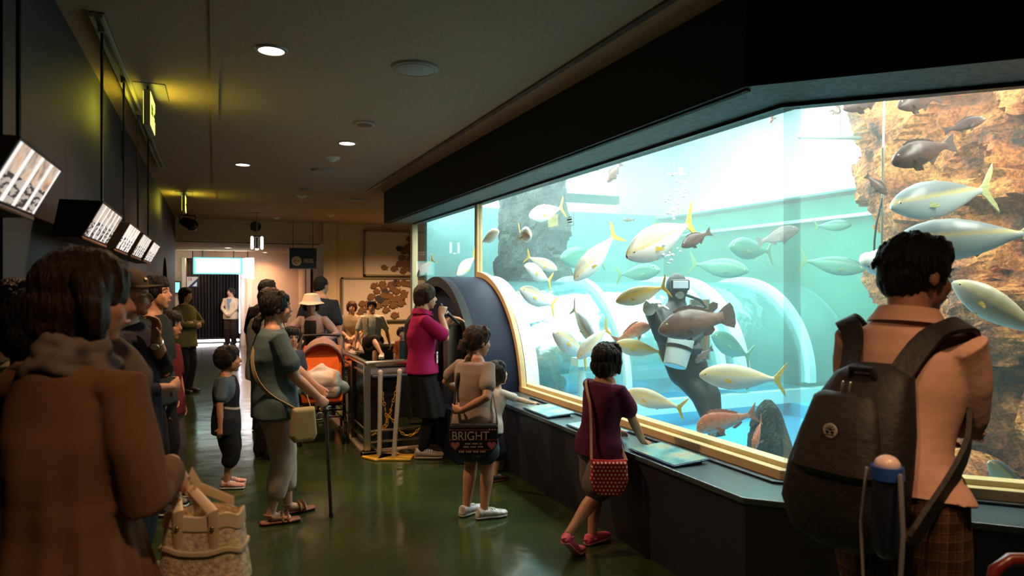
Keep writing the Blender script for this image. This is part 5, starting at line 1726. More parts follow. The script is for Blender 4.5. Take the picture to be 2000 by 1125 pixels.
# ---- group behind her
person('person in pale grey tee, hand on hip, behind blue-grey tee woman', gp(520, 6.15), 72, 1.52, w=1.15, hair=H_BROWN, hstyle='short', head=(0, 2, 0), R=(.13, -.01, .555), er=(.3, -1, .1), hR=(-.3, .9, -.3, 1, 0, 0),
       top=dict(m=cloth('pale_grey_tee', (.36, .34, .31)), sleeve=.36, hem=-.1, loose=.024, sleeve_loose=.03), bottom=dict(m=patterned('dark_print_cloth', floral((.012, .012, .014), (.06, .06, .06), (.02, .02, .02), 60)), len=1.0, loose=.024),
       shoes=dict(kind='sneaker', m=blk_shoe, sole=M['black']), vox=.009)
person('person, tall man in black tee and glasses behind the group', gp(517, 7.3), 50, 1.61, w=1.0, hair=H_BLACK, hstyle='short', head=(-30, 0, 0), top=dict(m=cloth('black_tee', (.012, .012, .014)), sleeve=.4, loose=.018), bottom=dict(m=dark_pants), shoes=dict(kind='sneaker', m=blk_shoe, sole=M['black']), vox=.010)
cj = person('person, small child with glasses peeking between the grey tees', gp(566, 6.75), 165, 1.14, hr=.185, hair=H_BLACK, hstyle='bowl', top=dict(m=cloth('child_tee', (.05, .06, .1)), sleeve=.4), bottom=dict(kind='shorts', m=dark_pants, len=.45), shoes=dict(kind='sneaker', m=blk_shoe), vox=.010)
fm = BM()
for s in (-1, 1):
    ring = [cj['T'] @ V((s * .13 + .09 * math.cos(2 * PI * k / 14), .42, .02 + .07 * math.sin(2 * PI * k / 14))) for k in range(15)]; tube(fm, ring, .0025, 6)
obj('glasses', fm, M['steel'], cj['root'], True)
person('person, broad man in navy tee seen from behind near the pillar', gp(625, 8.7), 32, 1.67, w=1.12, hair=H_BLACK, hstyle='crop', head=(20, 3, 0), top=dict(m=cloth('navy_tee', (.022, .028, .040)), sleeve=.42, loose=.02), bottom=dict(m=dark_pants), L=(-.2, .05, .47), shoes=dict(kind='sneaker', m=blk_shoe), vox=.010, skin=SKIN)
hw_ = person('person in white sun hat leaning on the orange stroller handle', gp(615, 8.0), 203, 1.46, w=.95, female=True, hair=H_BLACK, hstyle='bob', lean=12, L=(-.10, .22, .63), R=(.08, .22, .64), el=(-1, 0, -.5), er=(1, 0, -.5), hL=(.8, .5, 0, 0, 0, 1), hR=(-.8, .5, 0, 0, 0, 1), head=(-10, 4, 0), curl=(.9, .9),
             top=dict(m=cloth('mauve_cardigan', (.34, .25, .25)), sleeve=.95, loose=.018), bottom=dict(m=dark_pants), shoes=dict(kind='sneaker', m=blk_shoe), vox=.009)
fm = BM(); c, rx, ry = hw_['torso'](.6)
rings = []
for t in (.25, .45, .65, .85, .97):
    rings.append([hw_['surf'](t, a, .026) for a in (-26, -15, 0, 15, 26)] + [hw_['surf'](t, a, .0) for a in (26, 0, -26)])
loft(fm, rings); obj('black_camisole', fm, M['black'], hw_['root'], True)
hat = empty('sun_hat', V(hw_['root'].location), hw_['root'].rotation_euler[2], 'white bucket sun hat on the stroller person\'s head', 'hat')
T = hw_['T']; bm = BM(); rings = []
for (z, r) in ((.62, .02), (.60, .22), (.56, .38), (.36, .46), (.22, .49), (.14, .54), (.06, .68), (.04, .70), (.06, .66), (.13, .50), (.30, .40)):
    rings.append([T @ V((r * math.cos(2 * PI * k / 36), -.04 + r * 1.06 * math.sin(2 * PI * k / 36), z + .03 * math.sin(3 * 2 * PI * k / 36) * max(0, r - .45) * 3)) for k in range(36)])
loft(bm, rings); obj('crown', bm, cloth('hat_cloth', (.74, .62, .52)), hat, True)

# ---- seated pair on the bench
def seated(label, pos, heading, H, **k):
    return person(label, pos, heading, H, hipz=(.43 + .055) / H, **k)
sj = person('person in beige top and patterned skirt sitting on the bench', gp(687, 12.75), 190, 1.52, female=True, hair=H_RED, hstyle='bob', hipz=.52 / 1.52, fl=(-.05, .27, 0), fr=(.05, .27, 0), L=(-.03, .18, .42), R=(.06, .20, .42), lean=8,
            top=dict(m=cloth('beige_top', (.42, .33, .22)), sleeve=.40, hem=.0, loose=.02), bottom=dict(kind='skirt', m=patterned('bw_print', floral((.35, .3, .26), (.03, .025, .03), (.5, .45, .4), 26)), len=.62, flare=.03), shoes=dict(kind='flat', m=blk_shoe), vox=.011)
sj = person('person in white tee and vest sitting cross-legged on the bench', gp(727, 12.45), 196, 1.55, hair=H_BLACK, hstyle='short', hipz=.52 / 1.55, fl=(-.04, .25, 0), fr=(-.13, .36, .19), kr=(0, .4, 1), L=(-.21, .02, .30), R=(.19, .06, .33), lean=6,
            top=dict(m=cloth('white_tee_b', (.62, .57, .48)), sleeve=.40, hem=.0, loose=.02), bottom=dict(kind='shorts', m=cloth('black_shorts', (.02, .015, .015)), len=.36, loose=.03), shoes=dict(kind='sneaker', m=M['white']), vox=.011)
fm = BM()
for s in (-1, 1):
    rings = []
    for t in (.1, .35, .6, .85, .98):
        rings.append([sj['surf'](t, s * a, .03) for a in (22, 35, 50, 62)] + [sj['surf'](t, s * a, .022) for a in (62, 42, 22)])
    loft(fm, rings)
vest = obj('vest', fm, cloth('stone_vest', (.38, .32, .26)), sj['root'], True)
fm = BM()
for s in (-1, 1):
    for t in (.3, .5, .7):
        ellipsoid(fm, sj['surf'](t, s * 28, .034), (.009, .009, .009), n=8, m=6)
obj('button', fm, M['black'], vest)
person('person, toddler in green and orange tee by the dark plinth', gp(786, 10.6), 200, .92, hr=.21, hair=H_BROWN, hstyle='bowl', top=dict(m=patterned('green_orange', lambda nt, x, y, z: ramp(nt, mathn(nt, 'MULTIPLY_ADD', x, 5.0, .5), [(0, (.5, .1, .02)), (.28, (.5, .1, .02)), (.32, (.02, .05, .06)), (.68, (.02, .05, .06)), (.72, (.5, .1, .02))])), sleeve=.5), bottom=dict(kind='shorts', m=dark_pants, len=.4), shoes=dict(kind='sneaker', m=blk_shoe), vox=.011)

# ---- attendant by the curtain
aj = person('person in cream jacket and dark trousers standing before the black curtain', gp(451, 18.4), 205, 1.52, w=1.0, hair=H_BLACK, hstyle='short', head=(35, -6, 0), L=(-.02, .11, .53), R=(.03, .11, .53), el=(-1, 0, -.3), er=(1, 0, -.3), hL=(.9, .3, -.3, 0, 1, 0), hR=(-.9, .3, -.3, 0, 1, 0),
            top=dict(name='jacket', m=cloth('cream_jacket', (.62, .50, .33)), sleeve=.97, hem=-.15, loose=.022), bottom=dict(m=cloth('brown_black_trousers', (.03, .018, .014)), loose=.018), shoes=dict(kind='flat', m=blk_shoe, sole=M['black']), vox=.013)
fm = BM(); loft(fm, [[aj['surf'](t, a, .026) for a in (-w_, 0, w_)] + [aj['surf'](t, 0, .015)] for t, w_ in ((.35, 3), (.6, 10), (.9, 20), (.99, 26))]); obj('blue_shirt', fm, mat('blue_shirt', (.16, .24, .36), .8), aj['root'], True)
fm = BM(); obox(fm, aj['surf'](.35, 42, .035), (1, -.5, 0), (.5, 1, 0), (.15, 0, 1), .05, .012, .24); obj('folder', fm, M['black'], aj['root'])

# ---- queue along the left wall
cap = person('person, man in dark cap and navy top with hand at chin', (-.42, 4.02), 104, 1.60, w=1.06, belly=.02, hair=H_BLACK, hstyle='crop', head=(-6, -6, 0), skin=SKIN_DARK,
             R=(-.04, .125, .62), er=(.8, -.5, -.6), hR=(-1, .2, .1, 0, 1, 0), L=(.04, .105, .79), el=(.1, .6, -1), hL=(0.1, .1, 1, -.6, .6, 0), curl=(.55, .5),
             top=dict(m=cloth('navy_long_top', (.018, .020, .036)), sleeve=.78, hem=-.14, loose=.02, wrinkle=.008), bottom=dict(m=cloth('slate_trousers', (.03, .035, .045)), loose=.02), shoes=dict(kind='sneaker', m=blk_shoe, sole=M['black']), vox=.007)
hat = empty('baseball_cap', V(cap['root'].location), cap['root'].rotation_euler[2], 'dark olive-brown peaked cap with small pale badge on the chin-holding man', 'hat')
T = cap['T']; bm = BM(); rings = []
for (z, r) in ((.60, .02), (.585, .16), (.53, .28), (.42, .37), (.28, .415), (.16, .42), (.15, .40), (.40, .34), (.5, .2)):
    rings.append([T @ V((r * math.cos(2 * PI * k / 36), -.06 + r * 1.13 * math.sin(2 * PI * k / 36), z + .03 * math.sin(2 * PI * k / 36))) for k in range(36)])
loft(bm, rings); capm = cloth('cap_cloth', (.035, .026, .014)); obj('crown', bm, capm, hat, True)
bm = BM(); rings = []
for k in range(13):
    a = math.radians(15 + 150 * k / 12); ca, sa = math.cos(a), math.sin(a)
    rings.append([T @ V((ca * .40, -.06 + sa * .44, .21)), T @ V((ca * .39, .10 + sa * .64, .17 - .03 * abs(ca))), T @ V((ca * .39, .10 + sa * .64, .155 - .03 * abs(ca))), T @ V((ca * .40, -.06 + sa * .44, .185))])
loft(bm, rings); obj('peak', bm, capm, hat, True)
bm = BM(); obox(bm, T @ V((.13, .385, .34)), (1, -.3, 0), (.3, 1, .5), (0, -.5, 1), .018, .006, .012); obj('badge', bm, mat('gold_badge', (.6, .5, .3), .4), hat)
bm = BM(); obox(bm, T @ V((.405, -.10, .20)), (0, 1, .3), (1, 0, 0), (0, -.3, 1), .06, .006, .012); obj('side_logo', bm, mat('grey_badge', (.3, .28, .26), .5), hat)
fm = BM(); wv = cap['wL']; ax = (cap['wL'] - cap['eL']).normalized(); u_ = V((1, 0, 0)); u_ = (u_ - ax * u_.dot(ax)).normalized(); v_ = ax.cross(u_)
tube(fm, [wv - ax * .03 + u_ * .031 * math.cos(2 * PI * k / 20) + v_ * .027 * math.sin(2 * PI * k / 20) for k in range(21)], .006, 8)
wt_ = obj('watch', fm, M['chrome'], cap['root'], True)
fm = BM(); cyl(fm, wv - ax * .03 + u_ * .028, .019, .009, 20, axis=u_); obj('watch_face', fm, mat('watch_face', (.7, .7, .66), .3), wt_, True)
fm = BM(); q = cap['surf'](.12, 95, .05); obox(fm, q + V((.02, .14, -.01)), (.3, 1, 0), (1, -.3, 0), (0, .2, 1), .10, .003, .07)
tag(obj('leaflet', fm, mat('leaflet_paper', (.32, .34, .30), .6), None), 'folded pale leaflet held by the man in the cap', 'leaflet').matrix_world = Matrix.Translation(cap['root'].location) @ Matrix.Rotation(cap['root'].rotation_euler[2], 4, 'Z')
person('person with spiky hair looking up, behind the capped man', gp(298, 4.65), 112, 1.60, w=.95, hair=H_BLACK, hstyle='spiky', head=(0, -6, 0), top=dict(m=cloth('teal_top', (.02, .03, .035)), sleeve=.45), bottom=dict(m=dark_pants), shoes=dict(kind='sneaker', m=blk_shoe), vox=.009)
person('person, child in red top among the queue at the navy wall', gp(322, 4.9), 118, 1.36, hr=.155, w=.95, hair=H_BLACK, hstyle='bowl', skin=SKIN_DARK, R=(.17, .12, .38), top=dict(m=cloth('red_top', (.12, .012, .016)), sleeve=.40), bottom=dict(m=cloth('grey_leggings', (.08, .07, .07)), len=1.0, loose=.008), shoes=dict(kind='sneaker', m=blk_shoe), vox=.009)
person('person in green cardigan and black trousers, farthest of the wall queue', (-.40, 11.0), 130, 1.53, female=True, hair=H_BLACK, hstyle='long', L=(.02, .12, .66), R=(-.01, .13, .64), el=(-1, 0, -.4), er=(1, 0, -.4), hL=(1, .1, 0, 0, 1, 0), hR=(-1, .1, 0, 0, 1, 0),
       top=dict(name='cardigan', m=cloth('green_cardigan', (.14, .13, .045)), sleeve=.95, hem=-.18, loose=.024), bottom=dict(m=dark_pants, loose=.012), shoes=dict(kind='flat', m=blk_shoe, sole=M['black']), vox=.011)
person('person in cream striped top at far left picture edge', gp(12, 2.38), 70, 1.55, w=1.05, hair=H_BLACK, hstyle='bob', female=True, top=dict(m=patterned('cream_stripe', hstripes((.42, .38, .26), (.30, .27, .18), 22)), sleeve=.6, loose=.02), bottom=dict(m=dark_pants), shoes=dict(kind='flat', m=blk_shoe), vox=.010)
person('person in dark olive cardigan behind the brown-haired woman in front', gp(58, 2.0), 72, 1.52, w=1.1, hair=H_BLACK, hstyle='bob', female=True, L=(-.1, .16, .62), R=(.08, .18, .60), hL=(.6, .6, 0, 0, 0, 1), top=dict(name='cardigan', m=cloth('olive_cardigan', (.050, .050, .016)), sleeve=.95, loose=.026, hem=-.3), bottom=dict(m=dark_pants), shoes=dict(kind='flat', m=blk_shoe), vox=.009)

# ---- foreground woman with the tote
fg = person('person in loose brown tunic with dark brown bob, nearest at left', (-.315, 1.93), 36, 1.615, hr=.142, w=.86, female=True, hair=H_BROWN, hstyle='fgbob', head=(46, 2, 0), hairvox=.007,
            R=TL((-.315, 1.93), 36, 1.615, at(335, 905, 1.84)), er=(.45, -.8, -.5), hR=(-.1, .6, -.75, .6, .2, .6), L=(-.05, .20, .62), el=(-1, 0, -.3), curl=(.8, 1.1), skin=SKIN,
            top=dict(name='tunic', m=cloth('brown_tunic', (.20, .098, .050), bump=.25, bscale=5), sleeve=.86, hem=-.95, loose=.018, flare=.055, folds=15, fold_amp=.085, sleeve_loose=.020, wrinkle=.008, cuff=.8, vox=.008), bottom=dict(m=dark_pants, loose=.0), shoes=dict(kind='flat', m=blk_shoe), vox=.007)
scm = patterned('scarf_print', floral((.20, .16, .13), (.03, .022, .025), (.06, .05, .06), 14))
fm = BM(); J = fg; nb = J['nb']
for q in range(4):
    ring = [nb + V((math.cos(2 * PI * k / 28) * (.062 + .010 * q), math.sin(2 * PI * k / 28) * (.060 + .010 * q), .02 - q * .022 + .012 * math.sin(3 * 2 * PI * k / 28 + q * 2))) for k in range(29)]
    tube(fm, ring, [.019 + .005 * math.sin(k * 1.3 + q) for k in range(29)], 10)
tube(fm, [nb + V((.03, .08, .0)), nb + V((.06, .13, -.08)), nb + V((.05, .15, -.20))], [.035, .045, .03], 12)
sc_o = blob('scarf', fm, scm, J['root'], .008, 2, noise=.008, nscale=18)
lo = V(fg['root'].location); rz = fg['root'].rotation_euler[2]; Rz = Matrix.Rotation(rz, 3, 'Z')
hpos = wpt(fg, fg['wR'] + V((.0, .06, -.05)))
tc_ = at(400, 1062, 1.80)
tote = empty('tote_bag', tc_, 0, 'cream woven tote bag with pale leather straps hanging from the brown tunic arm', 'bag')
M['brass'] = mat('brass', (.7, .5, .2), .25, metal=1)
tm = mat('woven_lace', (.78, .63, .44), .85, bump=.35, bscale=130, var=.35, vscale=70); tl = mat('pale_leather', (.72, .57, .39), .45)
u = V((CS, -SN, 0)); v = V((SN, CS, 0)); n = 40
def toter(z, a, b, ph=0):
    return [u * (a * math.copysign(abs(math.cos(t)) ** .6, math.cos(t))) + v * (b * math.copysign(abs(math.sin(t)) ** .7, math.sin(t))) + V((0, 0, z + .006 * math.sin(5 * t))) for t in [2 * PI * k / n for k in range(n)]]
bm = BM(); loft(bm, [toter(-.10, .095, .045), toter(-.09, .118, .06), toter(-.03, .108, .06), toter(.05, .10, .05), toter(.085, .097, .042), toter(.085, .090, .036), toter(.03, .09, .04), toter(-.07, .09, .045)])
obj('pouch', bm, tm, tote, True)
bm = BM(); loft(bm, [toter(.055, .103, .053), toter(.088, .101, .046), toter(.09, .095, .040), toter(.056, .097, .044)]); obj('rim_band', bm, tl, tote, True)
bm = BM(); loft(bm, [toter(-.005, .111, .064), toter(.004, .111, .063), toter(.006, .105, .058), toter(-.006, .105, .058)]); obj('seam_band', bm, tl, tote, True)
hl = hpos - tc_
for s, nm in ((-1, 'a'), (1, 'b')):
    bm = BM()
    a0 = u * -.045 + v * (s * .052) + V((0, 0, -.02)); a1 = u * -.045 + v * (s * .052) + V((0, 0, .10)); b1 = u * .045 + v * (s * .052) + V((0, 0, .10)); b0 = u * .045 + v * (s * .052) + V((0, 0, .0))
    tpp = hl + u * (.012 * s)
    tube(bm, [a0, a1, tpp - u * .02 + V((0, 0, -.03)), tpp + V((0, 0, .012)), tpp + u * .02 + V((0, 0, -.03)), b1, b0], [(.013, .003)] * 7, 8, side=u)
    st = obj('strap', bm, tl, tote, True)
    for q in (a1 + V((0, 0, -.04)), b1 + V((0, 0, -.04)), a1.lerp(tpp, .35)):
        obj('rivet', ellipsoid(BM(), q + v * (.006 * s), (.006, .004, .006), n=10, m=6), M['brass'], st, True)

# ---- man with the backpack
bp_ = person('person, man in pale pink polo and plaid shorts wearing a black backpack', gp(1746, 2.12), 80, 1.70, w=.90, hr=.144, lean=8, hair=H_BLACK, hstyle='spiky', head=(28, 6, 0), skin=SKIN_DARK, hairvox=.006,
             R=(-.09, .11, .66), er=(.9, .35, -.8), hR=(-1, .2, .1, 0, 1, 0), L=(.02, .12, .64), el=(-1, .3, -.5), hL=(1, .2, 0, 0, 1, 0),
             top=dict(m=cloth('pale_pink_polo', (.60, .37, .29)), sleeve=.42, hem=.10, loose=.018, sleeve_loose=.022, wrinkle=.009, collar=True), bottom=dict(kind='shorts', m=patterned('brown_plaid', plaid((.05, .025, .015), (.11, .055, .03), (.24, .13, .07), 22)), len=.52, loose=.018, waist=.24), shoes=dict(kind='sneaker', m=blk_shoe), vox=.007)
lo = V(bp_['root'].location); rz = bp_['root'].rotation_euler[2]; J = bp_
pk = empty('backpack', lo, rz, 'large black backpack with white tree emblem on the pink-polo man\'s back', 'backpack')
bkm = mat('backpack_nylon', (.010, .008, .009), .65, bump=.3, bscale=30)
def BPt(t, x, y):  # along the back
    return J['hip'] + J['up'] * (t * .50) + V((x, y, 0))
def ZB(t):
    return -.09 + (t + .62) * .375
bm = BM(); rings = []
for (t, wx, dy, dp, sx) in ((-.62, .09, -.20, .05, -.10), (-.52, .15, -.205, .085, -.10), (-.3, .18, -.205, .10, -.095), (.0, .175, -.195, .10, -.07), (.3, .16, -.17, .09, -.045), (.55, .135, -.145, .075, -.02), (.74, .11, -.115, .06, .0), (.82, .06, -.10, .03, .0)):
    c = J['hip'] + V((sx * .5, dy, ZB(t))); rings.append([c + V((wx * math.copysign(abs(math.cos(a)) ** .7, math.cos(a)), dp * math.copysign(abs(math.sin(a)) ** .7, math.sin(a)), 0)) for a in [2 * PI * k / 40 for k in range(40)]])
loft(bm, rings); obj('main_bag', bm, bkm, pk, True)
bm = BM(); rings = []
for (t, wx, dp) in ((-.02, .115, .03), (.02, .135, .045), (.3, .12, .045), (.56, .095, .035), (.6, .075, .02)):
    c = J['hip'] + V((-.03, -.275 + .10 * (t - .02), ZB(t))); rings.append([c + V((wx * math.copysign(abs(math.cos(a)) ** .6, math.cos(a)), dp * math.sin(a), 0)) for a in [2 * PI * k / 32 for k in range(32)]])
loft(bm, rings); fp_ = obj('front_pocket', bm, bkm, pk, True)
bm = BM()
for s in (-.012, .012):
    q = J['hip'] + V((-.02 + s, -.225, .40)); tube(bm, [q, q + V((0, -.005, -.035))], [.0045, .006], 8)
obj('zip_pull', bm, M['steel'], fp_, True)
# tree emblem: round crown of branches over a trunk and ground line
bm = BM(); c = J['hip'] + V((-.03, -.295, .265)); r = .021
cyl(bm, c + V((0, .002, 0)), r, .004, 28, axis=(0, -1, 0))
fl_ = bm
emb = obj('emblem', bm, mat('emblem_white', (.5, .45, .42), .5), fp_, False)
bm = BM()
for s in (-1, 1):
    ellipsoid(bm, c + V((s * .008, -.003, -.004)), (.006, .0015, .0045), n=12, m=8)
tube(bm, [c + V((-.013, -.003, -.012)), c + V((.013, -.003, -.012))], .0012, 6)
for k in range(5):
    a = PI * (.15 + .7 * k / 4); tube(bm, [c + V((0, -.003, .002)), c + V((.016 * math.cos(a), -.003, .016 * math.sin(a)))], .0010, 6)
obj('emblem_lines', bm, bkm, emb)
bm = BM(); q = J['hip'] + V((0, -.17, .40)); tube(bm, [q + V((-.04, 0, 0)), q + V((-.03, -.015, .04)), q + V((.03, -.015, .04)), q + V((.04, 0, 0))], .010, 8); obj('grab_handle', bm, bkm, pk, True)
for s in (-1, 1):
    strap(J, [J['hip'] + V((s * .06, -.17, .36)), J['surf'](.97, 180 - s * 35, .03), J['surf'](1.0, 180 - s * 62, .03) + V((s * .03, 0, .035)), J['surf'](1.0, s * 80, .02) + V((s * .03, 0, .03)), J['surf'](.85, s * 45, .03), J['surf'](.55, s * 60, .035), J['surf'](.35, s * 95, .045), J['hip'] + V((s * .15, -.20, -.02))], .065, .014, bkm, 'shoulder_strap', pk)
bt = empty('water_bottle', at(1733, 912, 1.74), rz, 'flask with pale dome cap and blue collar hanging at the backpack\'s side', 'bottle')
fm = BM(); tube(fm, [V((0, 0, -.20)), V((0, 0, -.03))], [.036, .036], 24); obj('flask', fm, mat('dark_flask', (.012, .016, .03), .3), bt, True)
fm = BM(); tube(fm, [V((0, 0, -.03)), V((0, 0, .002))], [.040, .038], 24, rounded=False); obj('collar', fm, mat('blue_collar', (.02, .07, .32), .3), bt, True)
fm = BM(); ellipsoid(fm, (0, 0, .004), (.031, .031, .026)); obj('cap', fm, mat('pale_cap', (.62, .48, .46), .35), bt, True)
fm = BM(); tube(fm, [V((-.042, -.02, -.01)), V((-.052, -.03, -.15)), V((-.045, -.03, -.30)), V((.0, -.03, -.40)), V((.045, -.03, -.32)), V((.054, -.03, -.15)), V((.042, -.02, -.01))], [(.004, .006)] * 7, 8); obj('carry_cord', fm, mat('grey_cord', (.14, .15, .17), .6), bt, True)
# ================================================================ CEILING FIXTURES
def spot(name, loc, energy, color, size=2.4, blend=0.6, parent=None, rot=(0, 0, 0), radius=.05):
    d = bpy.data.lights.new(name, 'SPOT'); d.energy = energy; d.color = color; d.spot_size = size; d.spot_blend = blend; d.shadow_soft_size = radius
    o = bpy.data.objects.new(name, d); COL.objects.link(o); o.location = loc; o.rotation_euler = rot
    if parent:
        o.parent = parent
    return o


M['lamp'] = emitter('lamp_glow', (1.0, 0.80, 0.66), 16.0)
M['trimring'] = mat('lamp_ring', (.35, .30, .26), .4)


def ringmesh(r0, r1, z0, z1, n=36):
    bm = BM()
    loft(bm, [[V((r * math.cos(2 * PI * k / n), r * math.sin(2 * PI * k / n), z)) for k in range(n)] for r, z in ((r0, z1), (r0, z0), (r1, z0 + .002), (r1 + .006, z1))], False)
    return bm


WARM = (1.0, 0.56, 0.28)
dl_spots = [(0.304, 4.175, CEIL, .075, 38, 'downlight nearest the camera in the corridor ceiling'), (1.158, 6.564, CEIL, .075, 38, 'downlight in the middle row beyond the round speaker'),
            (0.293, 8.168, CEIL, .075, 38, 'downlight left of the middle row, farther along')]
for px, py in ((366, 493), (445, 484), (517, 493)):
    q = onZ(px, py, 2.46); dl_spots.append((q.x, q.y, 2.46, .085, 16, {366: 'leftmost downlight under the low far ceiling', 445: 'middle downlight under the low far ceiling, above the lit sign', 517: 'rightmost downlight under the low far ceiling'}[px]))
first = None
for x, y, z, r, e, lab in dl_spots:
    if first is None:
        first = empty('downlight', (x, y, z), 0, lab, 'ceiling light', 'round downlights')
        obj('ring', ringmesh(.072, .088, -.012, 0), M['trimring'], first, True)
        fm = BM(); cyl(fm, (0, 0, -.006), .072, .005, 32); obj('lens', fm, M['lamp'], first)
        t = first
    else:
        t = copy_tree(first); t.location = (x, y, z); t['label'] = lab
    spot('downlight_lamp', (x, y, z - .03), e * 4.5, WARM, 2.5, .8)
# round grilles and detectors
def disc(name, px, py, r, label, cat, dark=False, z=CEIL):
    q = onZ(px, py, z)
    t = empty(name, q, 0, label, cat)
    fm = BM(); tube(fm, [V((0, 0, -.002)), V((0, 0, -.012)), V((0, 0, -.018))], [r, r * .98, r * .90], 40, rounded=False); obj('plate', fm, mat(name + '_plate', (.42, .38, .34), .6), t, True)
    if dark:
        fm = BM(); cyl(fm, (0, 0, -.021), r * .72, .004, 32); obj('grille', fm, M['dark_metal'], t)
    else:
        fm = BM(); ring = [V((r * .86 * math.cos(2 * PI * k / 40), r * .86 * math.sin(2 * PI * k / 40), -.019)) for k in range(41)]; tube(fm, ring, .002, 6); obj('groove', fm, M['trimring'], t)
disc('ceiling_speaker', 811, 132, .145, 'large round pale speaker plate, nearest on the ceiling', 'ceiling fixture')
disc('ceiling_vent', 712, 241, .088, 'round vent with dark centre before the smoke detectors', 'ceiling fixture', True)
disc('ceiling_speaker', 630, 333, .135, 'round pale speaker plate midway down the ceiling', 'ceiling fixture')
disc('ceiling_vent', 595, 369, .088, 'second round vent with dark centre, farther away', 'ceiling fixture', True)
disc('ceiling_speaker', 697, 390, .12, 'round pale plate near the far end of the soffit', 'ceiling fixture')
for px, py, lab in ((650, 308, 'nearest smoke detector dome, just before a speaker plate'), (590, 383, 'smoke detector dome beyond the second vent'), (645, 420, 'farthest smoke detector dome at the beam'), (540, 425, 'tiny sprinkler dome before the beam, centre')):
    q = onZ(px, py, CEIL); t = empty('smoke_detector', q, 0, lab, 'smoke detector', 'smoke detectors on the ceiling')
    fm = BM(); tube(fm, [V((0, 0, 0)), V((0, 0, -.015)), V((0, 0, -.022))], [.075, .07, .05], 28, rounded=False); obj('base', fm, M['white'], t, True)
    fm = BM(); ellipsoid(fm, (0, 0, -.028), (.035, .035, .022)); obj('dome', fm, M['white'], t, True)

# exit signs with glowing yellow-green faces
M['exit_glow'] = emitter('exit_glow', (0.95, 0.9, 0.10), 3.2)
M['exit_mark'] = mat('exit_mark', (.02, .16, .05), .5)
for x, y, w, lab in ((-.415, 5.4, .40, 'nearer glowing yellow-green exit sign hung from the ceiling'), (-.40, 11.05, .40, 'farther glowing yellow-green exit sign')):
    t = empty('exit_sign', (x, y, CEIL), 0, lab, 'exit sign', 'hanging exit signs')
    fm = BM(); box(fm, (-.02, -w / 2, -.28), (.02, w / 2, -.04)); cs = obj('case', fm, mat('exit_case', (.5, .5, .3), .5), t, bevel=.004)
    for s in (-1, 1):
        fm = BM(); box(fm, (s * .021 - .001, -w / 2 + .01, -.27), (s * .021 + .001, w / 2 - .01, -.05)); fc = obj('lit_face', fm, M['exit_glow'], t)
        R = Matrix(((0, 0, s), (s, 0, 0), (0, 1, 0)))
        text('lettering', '非常口', .085, (s * .0235, -s * .09 * (w / .5), -.16), R, M['exit_mark'], fc, sx=.8 * w / .5)
        fm = BM(); q = V((s * .0245, s * .06, -.12))   # arrow
        obox(fm, q + V((0, s * .03, -.04)), (0, 1, 0), (1, 0, 0), (0, 0, 1), .10, .003, .018)
        obox(fm, q + V((0, s * .07, -.025)), (0, .7, -.7), (1, 0, 0), (0, .7, .7), .05, .003, .016); obox(fm, q + V((0, s * .07, -.055)), (0, .7, .7), (1, 0, 0), (0, .7, -.7), .05, .003, .016)
        obj('arrow_mark', fm, M['exit_mark'], fc)
    fm = BM(); box(fm, (-.11, -w / 2 - .02, -.006), (.11, w / 2 + .02, 0)); obj('ceiling_plate', fm, M['trimring'], t)
    fm = BM(); tube(fm, [(0, -w * .35, 0), (0, -w * .35, -.05)], .008); obj('hanger', fm, M['dark_metal'], t); fm = BM(); tube(fm, [(0, w * .35, 0), (0, w * .35, -.05)], .008); obj('hanger', fm, M['dark_metal'], t)
    for s in (-1, 1):
        area_light('exit_sign_lamp', (x + s * .03, y, CEIL - .16), .2, 1.3, (0.95, .85, .05), (0, -s * PI / 2, 0), size_y=w)

